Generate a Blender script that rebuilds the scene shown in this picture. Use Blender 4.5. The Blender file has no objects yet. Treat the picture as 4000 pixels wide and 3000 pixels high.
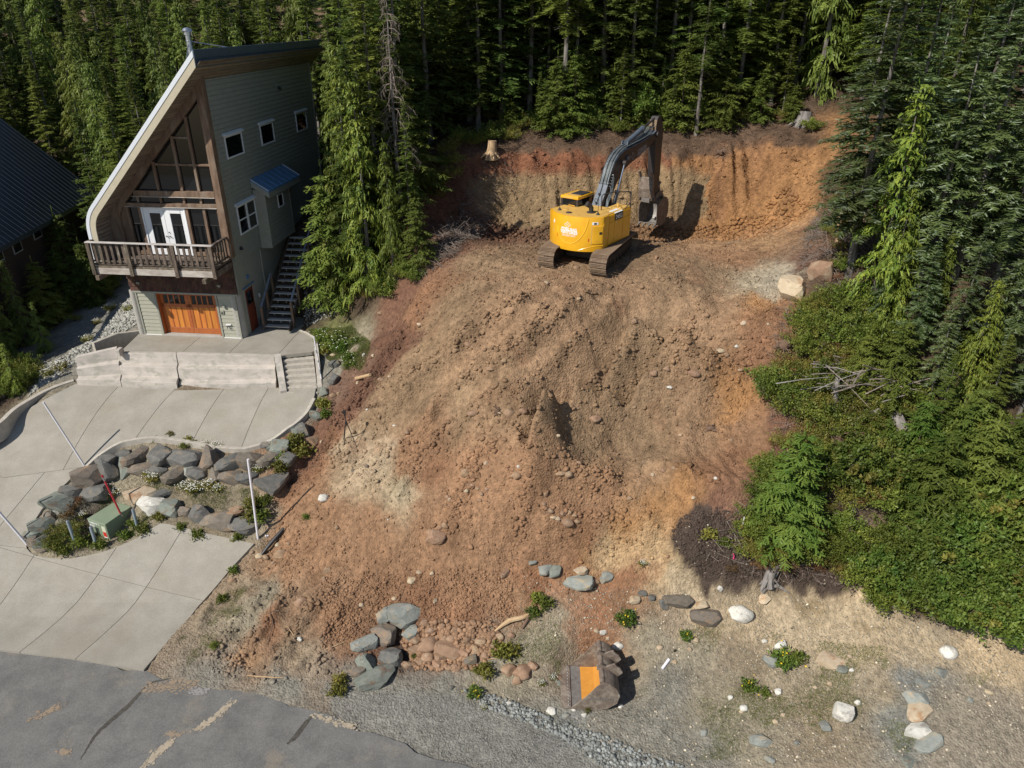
import bpy, bmesh, math, random
import numpy as np
from mathutils import Vector, Matrix
from mathutils.geometry import tessellate_polygon
random.seed(7); RNG = np.random.default_rng(7)
scn = bpy.context.scene
COL = scn.collection
# ---------------------------------------------------------------- camera
PITCH = math.radians(26.9); CAMZ = 20.0; FPX = 2830.0      # focal length in pixels of the 4000 px wide photograph
cd = bpy.data.cameras.new('camera'); cam = bpy.data.objects.new('camera', cd); COL.objects.link(cam)
cd.sensor_width = 36.0; cd.lens = 36.0*FPX/4000.0; cd.clip_start = 0.1; cd.clip_end = 1500
cam.location = (0, 0, CAMZ); cam.rotation_euler = (math.pi/2-PITCH, 0, 0)
scn.camera = cam
# ---------------------------------------------------------------- sky and sun
SUN_AZ, SUN_EL = math.radians(230), math.radians(43)        # azimuth clockwise from +Y of the place the light comes from
w = bpy.data.worlds.new('World'); scn.world = w; w.use_nodes = True
nt = w.node_tree; nt.nodes.clear()
sky = nt.nodes.new('ShaderNodeTexSky'); sky.sky_type = 'NISHITA'; sky.sun_disc = False
sky.sun_elevation = SUN_EL; sky.sun_rotation = SUN_AZ; sky.altitude = 900; sky.air_density = 1.0; sky.dust_density = 0.6; sky.ozone_density = 1.0
bg = nt.nodes.new('ShaderNodeBackground'); bg.inputs[1].default_value = 0.075
wo = nt.nodes.new('ShaderNodeOutputWorld')
nt.links.new(sky.outputs[0], bg.inputs[0]); nt.links.new(bg.outputs[0], wo.inputs[0])
sd = bpy.data.lights.new('sun', 'SUN'); sun = bpy.data.objects.new('sun', sd); COL.objects.link(sun)
sd.energy = 4.0; sd.angle = math.radians(0.53); sd.color = (1.0, 0.94, 0.85)
ld = Vector((-math.sin(SUN_AZ)*math.cos(SUN_EL), -math.cos(SUN_AZ)*math.cos(SUN_EL), -math.sin(SUN_EL)))
sun.rotation_euler = ld.to_track_quat('-Z', 'Y').to_euler()
scn.view_settings.view_transform = 'Standard'; scn.view_settings.look = 'None'
scn.view_settings.exposure = 0.38; scn.view_settings.gamma = 1.0; scn.view_settings.use_curve_mapping = False
scn.render.engine = 'CYCLES'
scn.cycles.max_bounces = 5; scn.cycles.transparent_max_bounces = 6; scn.cycles.transmission_bounces = 3

# ---------------------------------------------------------------- projection helpers (pixels of the 2212 px wide view)
_F = np.array([0, math.cos(PITCH), -math.sin(PITCH)]); _U = np.array([0, math.sin(PITCH), math.cos(PITCH)]); _R = np.array([1., 0, 0])
K = 4000/2212.
def ray(dx, dy):
    return _F + _R*((dx*K-2000)/FPX) - _U*((dy*K-1500)/FPX)
def at(dx, dy, z):
    r = ray(dx, dy); t = (z-CAMZ)/r[2]
    return (r[0]*t, r[1]*t, z)
def proj(p):
    d = np.array([p[0], p[1], p[2]-CAMZ]); k = d@_F
    return (2000+FPX*(d@_R)/k)/K, (1500-FPX*(d@_U)/k)/K
def depth(p):
    return float(np.array([p[0], p[1], p[2]-CAMZ])@_F)
def c3(x, y): return (x*0.325, 719+y*0.325)
def c5(x, y): return (x*0.35, 1161.5+y*0.35)

# ---------------------------------------------------------------- noise
def _hash(ix, iy, seed):
    h = (ix.astype(np.int64)*374761393 + iy.astype(np.int64)*668265263 + seed*1442695041) & 0xffffffff
    h = ((h ^ (h >> 13))*1274126177) & 0xffffffff
    h = ((h ^ (h >> 16))*2246822519) & 0xffffffff
    return ((h ^ (h >> 15)) & 0xffff)/65535.0
def vnoise(x, y, seed=0):
    ix = np.floor(x); iy = np.floor(y); fx = x-ix; fy = y-iy
    fx = fx*fx*(3-2*fx); fy = fy*fy*(3-2*fy); ix = ix.astype(np.int64); iy = iy.astype(np.int64)
    a = _hash(ix, iy, seed); b = _hash(ix+1, iy, seed); c = _hash(ix, iy+1, seed); d = _hash(ix+1, iy+1, seed)
    return (a*(1-fx)+b*fx)*(1-fy)+(c*(1-fx)+d*fx)*fy
def fbm(x, y, s, oct=4, seed=0, gain=.5):
    x = np.asarray(x, float)/s; y = np.asarray(y, float)/s; v = 0; a = 1; t = 0
    ca, sa = math.cos(.6), math.sin(.6)
    for i in range(oct):
        v = v + a*vnoise(x, y, seed+i*17); t += a; a *= gain
        x, y = (ca*x-sa*y)*2.03+3.1, (sa*x+ca*y)*2.03+1.7
    return v/t*2-1
def smooth(a, b, x):
    t = np.clip((x-a)/(b-a), 0, 1); return t*t*(3-2*t)

# ---------------------------------------------------------------- materials
MATS = {}
def _n(nt, t, **k):
    n = nt.nodes.new(t)
    for a, b in k.items(): setattr(n, a, b)
    return n
def mat(name, col, col2=None, scale=8.0, rough=.8, bump=0.0, bscale=None, metal=0.0, detail=4.0, attr=False, spec=.5,
        stretch=(1, 1, 1), transl=0.0, objvar=0.0, col3=None, s3=1.0, coat=0.0, contrast=(.35, .65), gen=False, hard=(.55, .7), bands=None):
    if name in MATS: return MATS[name]
    m = bpy.data.materials.new(name); m.use_nodes = True; nt = m.node_tree; nt.nodes.clear()
    out = _n(nt, 'ShaderNodeOutputMaterial'); p = _n(nt, 'ShaderNodeBsdfPrincipled')
    L = nt.links.new
    tc = _n(nt, 'ShaderNodeTexCoord'); mp = _n(nt, 'ShaderNodeMapping'); mp.inputs['Scale'].default_value = stretch
    L(tc.outputs['Object'], mp.inputs[0])
    if objvar or gen:
        oi = _n(nt, 'ShaderNodeObjectInfo')
        va = _n(nt, 'ShaderNodeVectorMath', operation='MULTIPLY_ADD')
        cmb = _n(nt, 'ShaderNodeCombineXYZ')
        for i in range(3): L(oi.outputs['Random'], cmb.inputs[i])
        va.inputs[1].default_value = (37, 51, 23); L(cmb.outputs[0], va.inputs[0]); L(mp.outputs[0], va.inputs[2]); vec = va.outputs[0]
    else: vec = mp.outputs[0]
    col = (*col[:3], 1)
    if attr:
        at_ = _n(nt, 'ShaderNodeAttribute'); at_.attribute_name = 'Col'; base = at_.outputs['Color']
    else: base = None
    cur = base
    if col2 is not None:
        nz = _n(nt, 'ShaderNodeTexNoise'); nz.inputs['Scale'].default_value = scale; nz.inputs['Detail'].default_value = detail; nz.inputs['Roughness'].default_value = .62
        L(vec, nz.inputs['Vector'])
        rp = _n(nt, 'ShaderNodeMapRange'); rp.inputs[1].default_value = contrast[0]; rp.inputs[2].default_value = contrast[1]; L(nz.outputs[0], rp.inputs[0])
        mx = _n(nt, 'ShaderNodeMix', data_type='RGBA'); L(rp.outputs[0], mx.inputs[0])
        if base is None:
            mx.inputs[6].default_value = col; mx.inputs[7].default_value = (*col2[:3], 1); cur = mx.outputs[2]
        else:
            mx.inputs[6].default_value = col; mx.inputs[7].default_value = (*col2[:3], 1)
            ml = _n(nt, 'ShaderNodeMix', data_type='RGBA', blend_type='MULTIPLY'); ml.inputs[0].default_value = 1
            L(base, ml.inputs[6]); L(mx.outputs[2], ml.inputs[7]); cur = ml.outputs[2]
    if col3 is not None:
        n3 = _n(nt, 'ShaderNodeTexNoise'); n3.inputs['Scale'].default_value = s3; n3.inputs['Detail'].default_value = 5; n3.inputs['Roughness'].default_value = .65; L(vec, n3.inputs['Vector'])
        r3 = _n(nt, 'ShaderNodeMapRange'); r3.inputs[1].default_value = hard[0]; r3.inputs[2].default_value = hard[1]; L(n3.outputs[0], r3.inputs[0])
        m3 = _n(nt, 'ShaderNodeMix', data_type='RGBA'); L(r3.outputs[0], m3.inputs[0])
        if cur is None: m3.inputs[6].default_value = col
        else: L(cur, m3.inputs[6])
        m3.inputs[7].default_value = (*col3[:3], 1); cur = m3.outputs[2]
    if objvar:
        hs = _n(nt, 'ShaderNodeHueSaturation')
        mr = _n(nt, 'ShaderNodeMapRange'); mr.inputs[3].default_value = 1-objvar; mr.inputs[4].default_value = 1+objvar; L(oi.outputs['Random'], mr.inputs[0]); L(mr.outputs[0], hs.inputs['Value'])
        mh = _n(nt, 'ShaderNodeMapRange'); mh.inputs[3].default_value = .5-objvar*.05; mh.inputs[4].default_value = .5+objvar*.05
        mm = _n(nt, 'ShaderNodeMath', operation='FRACT'); m7 = _n(nt, 'ShaderNodeMath', operation='MULTIPLY'); m7.inputs[1].default_value = 7.31
        L(oi.outputs['Random'], m7.inputs[0]); L(m7.outputs[0], mm.inputs[0]); L(mm.outputs[0], mh.inputs[0]); L(mh.outputs[0], hs.inputs['Hue'])
        if cur is None: hs.inputs['Color'].default_value = col
        else: L(cur, hs.inputs['Color'])
        cur = hs.outputs[0]
    if cur is None: p.inputs['Base Color'].default_value = col
    else: L(cur, p.inputs['Base Color'])
    p.inputs['Roughness'].default_value = rough; p.inputs['Metallic'].default_value = metal
    p.inputs['Specular IOR Level'].default_value = spec
    if coat: p.inputs['Coat Weight'].default_value = coat; p.inputs['Coat Roughness'].default_value = .15
    if bump:
        nb = _n(nt, 'ShaderNodeTexNoise'); nb.inputs['Scale'].default_value = bscale or scale*2; nb.inputs['Detail'].default_value = 6; nb.inputs['Roughness'].default_value = .7
        L(vec, nb.inputs['Vector']); bp = _n(nt, 'ShaderNodeBump'); bp.inputs['Strength'].default_value = 1; bp.inputs['Distance'].default_value = bump
        L(nb.outputs[0], bp.inputs['Height']); L(bp.outputs[0], p.inputs['Normal'])
    if transl:
        tr = _n(nt, 'ShaderNodeBsdfTranslucent'); ms = _n(nt, 'ShaderNodeMixShader'); ms.inputs[0].default_value = transl
        if cur is None: tr.inputs[0].default_value = col
        else: L(cur, tr.inputs[0])
        L(p.outputs[0], ms.inputs[1]); L(tr.outputs[0], ms.inputs[2]); L(ms.outputs[0], out.inputs[0])
    else: L(p.outputs[0], out.inputs[0])
    MATS[name] = m; return m

# ---------------------------------------------------------------- object helpers
def add(name, me, parent=None, loc=None, rot=None, **props):
    o = bpy.data.objects.new(name, me); COL.objects.link(o)
    if parent is not None: o.parent = parent
    if loc is not None: o.location = loc
    if rot is not None: o.rotation_euler = rot if hasattr(rot, '__len__') else (0, 0, rot)
    for k, v in props.items(): o[k] = v
    return o
def thing(name, label, cat, loc=(0, 0, 0), rot=0, group=None):
    o = add(name, None, None, loc, rot, label=label, category=cat); o.empty_display_size = .2
    if group: o['group'] = group
    return o
def mesh_np(name, verts, faces, mats, smooth_=False, cols=None, midx=None):
    """faces: list of tuples, or an (n,3)/(n,4) integer array"""
    me = bpy.data.meshes.new(name)
    verts = np.asarray(verts, dtype=np.float32)
    if isinstance(faces, np.ndarray):
        n, k = faces.shape
        me.vertices.add(len(verts)); me.vertices.foreach_set('co', verts.ravel())
        me.loops.add(n*k); me.loops.foreach_set('vertex_index', faces.astype(np.int32).ravel())
        me.polygons.add(n); me.polygons.foreach_set('loop_start', np.arange(0, n*k, k, dtype=np.int32))
        me.update(calc_edges=True)
    else:
        me.from_pydata([tuple(v) for v in verts.tolist()], [], faces); me.update()
    for m in (mats if isinstance(mats, (list, tuple)) else [mats]): me.materials.append(m)
    if midx is not None: me.polygons.foreach_set('material_index', np.asarray(midx, dtype=np.int32))
    if smooth_: me.polygons.foreach_set('use_smooth', np.ones(len(me.polygons), dtype=bool))
    if cols is not None:
        ca = me.color_attributes.new('Col', 'FLOAT_COLOR', 'POINT')
        c = np.ones((len(verts), 4), dtype=np.float32); c[:, :3] = cols; ca.data.foreach_set('color', c.ravel())
    return me
class MB:
    def __init__(s): s.v = []; s.f = []; s.m = []; s.M = Matrix.Identity(4)
    def _add(s, vs, fs, mi=0):
        b = len(s.v)
        for v in vs: s.v.append(tuple(s.M @ Vector(v)))
        for f in fs: s.f.append(tuple(b+i for i in f)); s.m.append(mi)
    def box(s, x0, x1, y0, y1, z0, z1, mi=0):
        s._add([(x0, y0, z0), (x1, y0, z0), (x1, y1, z0), (x0, y1, z0), (x0, y0, z1), (x1, y0, z1), (x1, y1, z1), (x0, y1, z1)],
               [(0, 3, 2, 1), (4, 5, 6, 7), (0, 1, 5, 4), (1, 2, 6, 5), (2, 3, 7, 6), (3, 0, 4, 7)], mi)
        return s
    def bar(s, a, b, wx, wy, up=(0, 0, 1), mi=0, taper=1.0):
        a = Vector(a); b = Vector(b); d = (b-a).normalized(); u = Vector(up)
        r = d.cross(u)
        if r.length < 1e-4: r = d.cross(Vector((1, 0, 0)))
        r.normalize(); u = r.cross(d).normalized()
        vs = []
        for p, k in ((a, 1), (b, taper)):
            for i, j in ((-1, -1), (1, -1), (1, 1), (-1, 1)): vs.append(p+r*(i*wx/2*k)+u*(j*wy/2*k))
        s._add(vs, [(3, 2, 1, 0), (4, 5, 6, 7), (0, 1, 5, 4), (1, 2, 6, 5), (2, 3, 7, 6), (3, 0, 4, 7)], mi); return s
    def tube(s, pts, r, n=8, mi=0, caps=True):
        pts = [Vector(p) for p in pts]; rs = r if hasattr(r, '__len__') else [r]*len(pts)
        vs = []; fs = []; prev = None
        for i, p in enumerate(pts):
            d = (pts[min(i+1, len(pts)-1)]-pts[max(i-1, 0)])
            d = d.normalized() if d.length > 1e-9 else Vector((0, 0, 1))
            if prev is None:
                q = d.cross(Vector((0, 0, 1)))
                if q.length < .05: q = d.cross(Vector((1, 0, 0)))
                q.normalize()
            else:
                q = prev-d*prev.dot(d)
                if q.length < 1e-5: q = d.cross(Vector((1, 0, 0)))
                q.normalize()
            prev = q; e = d.cross(q)
            for k in range(n):
                a = 2*math.pi*k/n; vs.append(p+(q*math.cos(a)+e*math.sin(a))*rs[i])
        for i in range(len(pts)-1):
            for k in range(n):
                k2 = (k+1) % n; fs.append((i*n+k, i*n+k2, (i+1)*n+k2, (i+1)*n+k))
        if caps: fs.append(tuple(range(n-1, -1, -1))); fs.append(tuple(range((len(pts)-1)*n, len(pts)*n)))
        s._add(vs, fs, mi); return s
    def lathe(s, prof, n=16, mi=0, cx=0, cy=0):
        vs = [(cx+r*math.cos(2*math.pi*k/n), cy+r*math.sin(2*math.pi*k/n), z) for r, z in prof for k in range(n)]
        fs = []
        for i in range(len(prof)-1):
            for k in range(n):
                k2 = (k+1) % n; fs.append((i*n+k, i*n+k2, (i+1)*n+k2, (i+1)*n+k))
        fs.append(tuple(range(n-1, -1, -1))); fs.append(tuple(range((len(prof)-1)*n, len(prof)*n)))
        s._add(vs, fs, mi); return s
    def prism(s, poly, axis, a, b, mi=0):
        """poly: 2D points; axis 'x','y','z' extruded from a to b"""
        def P(p, t):
            return {'x': (t, p[0], p[1]), 'y': (p[0], t, p[1]), 'z': (p[0], p[1], t)}[axis]
        n = len(poly); vs = [P(p, a) for p in poly]+[P(p, b) for p in poly]
        fs = [(i, (i+1) % n, n+(i+1) % n, n+i) for i in range(n)]
        tri = tessellate_polygon([[Vector((p[0], p[1], 0)) for p in poly]])
        fs += [tuple(t) for t in tri]+[tuple(n+i for i in reversed(t)) for t in tri]
        s._add(vs, fs, mi); return s
    def quad(s, a, b, c, d, mi=0): s._add([a, b, c, d], [(0, 1, 2, 3)], mi); return s
    def me(s, name, mats, smooth_=False, bevel=0, seg=1, autosmooth=None):
        me = bpy.data.meshes.new(name); me.from_pydata(s.v, [], s.f)
        for m in (mats if isinstance(mats, (list, tuple)) else [mats]): me.materials.append(m)
        me.polygons.foreach_set('material_index', s.m)
        bm = bmesh.new(); bm.from_mesh(me)
        bmesh.ops.recalc_face_normals(bm, faces=bm.faces)
        if bevel:
            ed = [e for e in bm.edges if len(e.link_faces) == 2 and e.calc_face_angle(0) > .5]
            bmesh.ops.bevel(bm, geom=ed, offset=bevel, segments=seg, affect='EDGES', profile=.5, clamp_overlap=True)
        if smooth_:
            for f in bm.faces: f.smooth = True
            for e in bm.edges:
                if len(e.link_faces) == 2 and e.calc_face_angle(0) > (autosmooth or .7): e.smooth = False
        bm.to_mesh(me); bm.free(); me.update(); return me
    def obj(s, name, mats, parent=None, loc=None, rot=None, smooth_=False, bevel=0, seg=1, autosmooth=None, **props):
        return add(name, s.me(name, mats, smooth_, bevel, seg, autosmooth), parent, loc, rot, **props)
def copy_tree(o, parent=None):
    c = o.copy(); COL.objects.link(c)
    if parent is not None: c.parent = parent
    for ch in list(o.children): copy_tree(ch, c)
    return c
def text_mesh(s, size, extrude=0.004, bold=0.0, align='CENTER'):
    cu = bpy.data.curves.new('txt', 'FONT'); cu.body = s; cu.size = size; cu.extrude = extrude; cu.align_x = align; cu.align_y = 'CENTER'; cu.offset = bold
    cu.resolution_u = 3
    o = bpy.data.objects.new('txt', cu); COL.objects.link(o)
    dg = bpy.context.evaluated_depsgraph_get(); me = bpy.data.meshes.new_from_object(o.evaluated_get(dg)); bpy.data.objects.remove(o); return me
def inpoly(px, py, poly):
    px = np.asarray(px, float); py = np.asarray(py, float); r = np.zeros(px.shape, bool); n = len(poly)
    for i in range(n):
        x1, y1 = poly[i][:2]; x2, y2 = poly[(i+1) % n][:2]
        c = ((y1 > py) != (y2 > py)) & (px < (x2-x1)*(py-y1)/((y2-y1) or 1e-9)+x1); r ^= c
    return r
def segdist(px, py, pts, closed=False):
    """distance to a polyline, signed by side (left of travel +), with the parameter along it"""
    best = np.full(px.shape, 1e9); sgn = np.ones(px.shape); par = np.zeros(px.shape); acc = 0
    n = len(pts)
    for i in range(n if closed else n-1):
        ax, ay = pts[i][:2]; bx, by = pts[(i+1) % n][:2]; L = math.hypot(bx-ax, by-ay) or 1e-9
        ux, uy = (bx-ax)/L, (by-ay)/L
        t = np.clip((px-ax)*ux+(py-ay)*uy, 0, L); d = np.hypot(px-ax-t*ux, py-ay-t*uy)
        m = d < best; best = np.where(m, d, best); cr = ux*(py-ay)-uy*(px-ax)
        sgn = np.where(m, np.where(cr >= 0, 1, -1), sgn); par = np.where(m, acc+t, par); acc += L
    return best, sgn, par
def catmull(pts, k=5, closed=False):
    P = [np.array(p, float) for p in pts]; n = len(P); out = []
    for i in range(n if closed else n-1):
        a, b, c, d = (P[(i-1) % n] if closed or i > 0 else P[0]), P[i], P[(i+1) % n], (P[(i+2) % n] if closed or i+2 < n else P[-1])
        for j in range(k):
            t = j/k; out.append(.5*((2*b)+(-a+c)*t+(2*a-5*b+4*c-d)*t*t+(-a+3*b-3*c+d)*t**3))
    if not closed: out.append(P[-1])
    return [tuple(p) for p in out]
# house frame
HZ = 6.0
HA = math.radians(-6.1); HE1 = np.array([math.cos(HA), math.sin(HA), 0]); HE2 = np.array([-math.sin(HA), math.cos(HA), 0])
HO = np.array([-18.205, 33.016, HZ])
def H(x, y, z=0): return tuple(HO+HE1*x+HE2*y+np.array([0, 0, z]))
# ================================================================ concrete outlines
DRV = [(592,846,4.6),(608,849,4.6),(619,851,4.6),(686,846,4.6),(679,865,4.55),(665,888,4.5),(650,907,4.45),(636,920,4.4),(621,930,4.4),(595,950,4.35),(569,963,4.35),(545,970,4.3),(526,974,4.3),(487,972,4.3),(455,968,4.25),(422,961,4.2),(385,955,4.15),(344,950,4.1),(312,951,4.0),(285,955,3.9),(260,961,3.8),(227,979,3.5),(205,992,3.3),(185,1008,3.1),(163,1024,2.9),(143,1044,2.65),(124,1061,2.4),(107,1080,2.2),(90,1101,2.0),(75,1125,1.8),(64,1143,1.6),(57,1158,1.45),(55,1170,1.38),(58,1184,1.3),(66,1193,1.22),(78,1200,1.15),(92,1203,1.1),(107,1205,1.05),(130,1206,1.0),(156,1205,.97),(185,1200,.95),(211,1194,.95),(236,1187,.95),(260,1178,.95),(285,1167,.97),(309,1154,1.0),(330,1139,1.03),(346,1130,1.05),(361,1131,1.03),(400,1140,1.0),(439,1150,.95),(495,1162,.88),(549,1174,.8),(500,1227,.6),(430,1308,.4),(370,1380,.2),(311,1450,.06),(232,1437,.07),(154,1424,.08),(75,1415,.09),(0,1406,.1),(-150,1388,.1),(-330,1370,.1),(-330,1200,1.0),(-300,1100,2.2),(-220,1040,3.0),(-100,985,3.8),(-60,962,4.0),(0,932,4.2),(14,917,4.25),(33,901,4.3),(62,882,4.35),(97,862,4.4),(128,848,4.45),(166,834,4.5),(270,840,4.52),(383,846,4.6)]
DRVW = [at(*p) for p in DRV]
def wpt(dx, dy, z=6.0): return at(dx, dy, z)
APR = [wpt(256,764), wpt(383,766), wpt(592,770), wpt(609,768), wpt(673,761), wpt(685,757), wpt(683,742), wpt(678,730), wpt(663,721), wpt(647,715), H(7.6,1.6), H(7.2,3.0), H(5.3,3.2), H(.02,3.2), H(-.05,-.1), wpt(300,722)]
def _rbf_fit(P, Z, smooth_=0.0):
    P = np.asarray(P, float); Z = np.asarray(Z, float); n = len(P)
    D = np.hypot(P[:, None, 0]-P[None, :, 0], P[:, None, 1]-P[None, :, 1])
    A = np.zeros((n+3, n+3)); A[:n, :n] = D-np.eye(n)*smooth_; A[:n, n] = A[n, :n] = 1; A[:n, n+1:] = P; A[n+1:, :n] = P.T
    return P, np.linalg.solve(A, np.r_[Z, 0, 0, 0])
def _rbf_eval(fit, x, y):
    P, wgt = fit; x = np.asarray(x, float); y = np.asarray(y, float); sh = x.shape; x = x.ravel(); y = y.ravel(); out = np.empty(len(x)); n = len(P)
    for i in range(0, len(x), 20000):
        s = slice(i, i+20000); D = np.hypot(x[s, None]-P[None, :, 0], y[s, None]-P[None, :, 1])
        out[s] = D@wgt[:n]+wgt[n]+wgt[n+1]*x[s]+wgt[n+2]*y[s]
    return out.reshape(sh)
def _mono(x, y):
    u = (np.asarray(x, float)+15)/8; v = (np.asarray(y, float)-24)/6
    return np.stack([u*0+1, u, v, u*u, u*v, v*v, u*v*v, v**3, u*u*v], -1)
for _ in range(8):                          # one smooth warped sheet through the outline points
    _P = np.array(DRVW); _near_ = _P[:, 0] > -24
    _c = np.linalg.solve(_mono(_P[:, 0], _P[:, 1]).T@_mono(_P[:, 0], _P[:, 1])+np.eye(9)*2.5*np.array([0,0,0,1,1,1,1,1,1]), _mono(_P[:, 0], _P[:, 1]).T@np.array([p[2] for p in DRV]))
    DRVW = [at(p[0], p[1], .5*q[2]+.5*float(np.clip(_mono(q[0], q[1])@_c, .04, 4.7))) for p, q in zip(DRV, DRVW)]
def drive_z(x, y):
    z = _mono(x, y)@_c
    return np.where(z < .3, .06+.24*np.exp(np.minimum((z-.3)/.24, 0)), z)-.0

# ================================================================ terrain control points
T = []
def row(dy, *pairs):
    for dx, z in pairs: T.append(at(dx, dy, z))
row(1659,(-400,0),(0,0),(600,0),(1100,0),(1450,-.05),(1700,.35),(1960,.8),(2212,.8),(2500,.8))
row(1600,(1300,.05),(1500,-.1),(1800,.6),(2100,1.1))
row(1550,(0,0),(500,0),(900,0.02),(1100,.06),(1230,-.12),(1500,.35),(1700,.7),(2000,1.2),(2212,1.2),(2400,1.3))
row(1500,(300,0),(700,.03),(900,.08),(1000,.05),(1060,-.12),(1280,.12),(1400,.35),(1600,.8),(1900,1.25),(2212,1.45))
row(1450,(380,.06),(560,.12),(700,.2),(860,.1),(1000,.22),(1150,.25),(1300,.33),(1500,.6),(1700,1.1),(1900,1.5),(2212,1.8))
row(1400,(0,.1),(420,.15),(560,.25),(700,.4),(790,.5),(860,.05),(920,.25),(1000,.55),(1100,.6),(1250,.62),(1400,.8),(1600,1.25),(1800,1.6),(2000,1.9),(2212,2.1))
row(1350,(480,.3),(600,.55),(720,.75),(840,.6),(950,.9),(1050,1.1),(1200,1.25),(1400,1.35),(1600,1.6),(1800,1.9),(1960,2.2),(2100,2.4),(2300,2.5))
row(1300,(530,.55),(650,.95),(780,1.2),(900,1.4),(1050,1.55),(1200,1.65),(1350,1.75),(1500,1.85),(1650,2.0),(1850,2.5),(2000,2.7),(2212,3.1))
row(1240,(560,.75),(640,1.15),(760,1.6),(880,1.9),(1000,2.1),(1120,2.2),(1190,2.15),(1300,2.2),(1420,2.35),(1500,2.6),(1600,2.75),(1800,3.0),(2000,3.2),(2212,3.4))
row(1180,(585,1.05),(660,1.6),(760,2.2),(880,2.6),(1000,2.9),(1120,3.0),(1250,3.0),(1400,3.2),(1500,3.5),(1600,3.6),(1800,3.8),(2000,4.0),(2212,4.3))
row(1120,(600,1.7),(660,2.2),(760,2.9),(880,3.3),(1000,3.7),(1120,3.9),(1250,3.9),(1400,4.05),(1500,4.3),(1600,4.5),(1800,4.6),(2000,4.8),(2212,5.1))
row(1060,(630,2.3),(700,2.9),(800,3.5),(900,3.9),(1000,4.3),(1100,4.7),(1150,4.9),(1300,4.75),(1450,4.9),(1600,5.1),(1750,5.3),(1900,5.4),(2100,5.6),(2212,5.8))
row(1015,(660,2.9),(720,3.4),(820,4.0),(900,4.4),(1000,4.9),(1100,5.5),(1160,5.6),(1250,5.35),(1400,5.35),(1550,5.5),(1680,5.7),(1850,5.9),(2100,6.1))
row(960,(680,3.6),(740,4.0),(820,4.45),(900,4.9),(1000,5.5),(1080,6.1),(1150,6.3),(1220,5.8),(1350,5.7),(1500,5.9),(1620,6.0),(1750,6.3),(1950,6.5),(2212,6.9))
row(915,(690,4.1),(730,4.35),(800,4.9),(900,5.5),(1000,6.0),(1100,6.7),(1165,6.95),(1210,6.1),(1350,6.15),(1500,6.3),(1620,6.5),(1700,6.8),(1900,7.0),(2212,7.5))
row(860,(706,4.7),(740,4.9),(800,5.5),(900,6.2),(1000,6.8),(1100,7.35),(1190,7.6),(1230,6.9),(1350,6.95),(1500,7.0),(1620,7.1),(1690,7.5),(1850,7.7),(2100,8.1))
row(800,(706,5.5),(745,5.6),(800,6.0),(900,6.7),(1000,7.5),(1100,8.0),(1240,8.3),(1350,7.8),(1500,7.9),(1620,8.0),(1690,8.2),(1800,8.4),(2000,8.8),(2212,9.2))
row(750,(695,6.05),(730,6.0),(790,6.35),(860,6.9),(950,7.5),(1050,8.2),(1200,8.75),(1300,8.8),(1430,8.7),(1550,8.7),(1640,8.7),(1720,8.8),(1900,9.1),(2212,9.7))
row(700,(680,6.4),(740,6.6),(800,6.9),(860,7.4),(950,8.2),(1050,8.9),(1200,9.35),(1350,9.5),(1500,9.5),(1620,9.4),(1690,9.5),(1780,9.6),(1950,10.0),(2212,10.4))
row(650,(700,7.1),(790,7.7),(850,8.2),(900,8.7),(1000,9.3),(1120,9.8),(1300,9.95),(1500,10.0),(1640,9.9),(1700,10.0),(1780,10.2),(1950,10.6),(2212,11.1))
row(600,(800,8.5),(880,9.1),(950,9.6),(1040,9.95),(1180,10.25),(1300,10.3),(1500,10.3),(1640,10.3),(1710,10.5),(1800,10.9),(1900,11.3),(2100,11.9))
row(550,(930,10.1),(1000,10.3),(1100,10.3),(1300,10.3),(1500,10.35),(1620,10.5),(1700,10.9),(1760,11.3),(1850,12.0),(2000,12.6))
row(515,(1020,10.4),(1200,10.3),(1350,10.3),(1500,10.4),(1600,10.5),(1680,11.0),(1740,11.7),(1800,12.4))
# foot and top of the cut bank, given as world points (x, y, z)
BANKX = [-3.3,-2.0,-.5,1,3,5,7,9,11,12.8,14.2,15.3]
FOOTY = [36.6,37.9,38.5,38.6,38.7,38.7,38.7,38.6,38.4,37.8,36.6,34.9]
FOOTZ = [10.5,10.4,10.35,10.3,10.3,10.4,10.4,10.4,10.45,10.6,10.9,11.3]
TOPDX = [-1.3,-.9,-.4,.1,.1,.05,0,.05,.3,.9,1.5,1.8]
TOPY  = [38.3,39.0,39.45,39.5,39.5,39.5,39.5,39.5,39.5,39.3,38.6,37.6]
TOPZ  = [13.2,13.4,13.5,13.5,13.5,13.55,13.6,13.65,13.9,14.3,14.6,14.6]
for i, x in enumerate(BANKX):
    T.append((x, FOOTY[i], FOOTZ[i])); T.append((x+TOPDX[i], TOPY[i], TOPZ[i]))
    T.append((x+TOPDX[i]*1.4, TOPY[i]+1.5, TOPZ[i]+.45))
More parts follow.
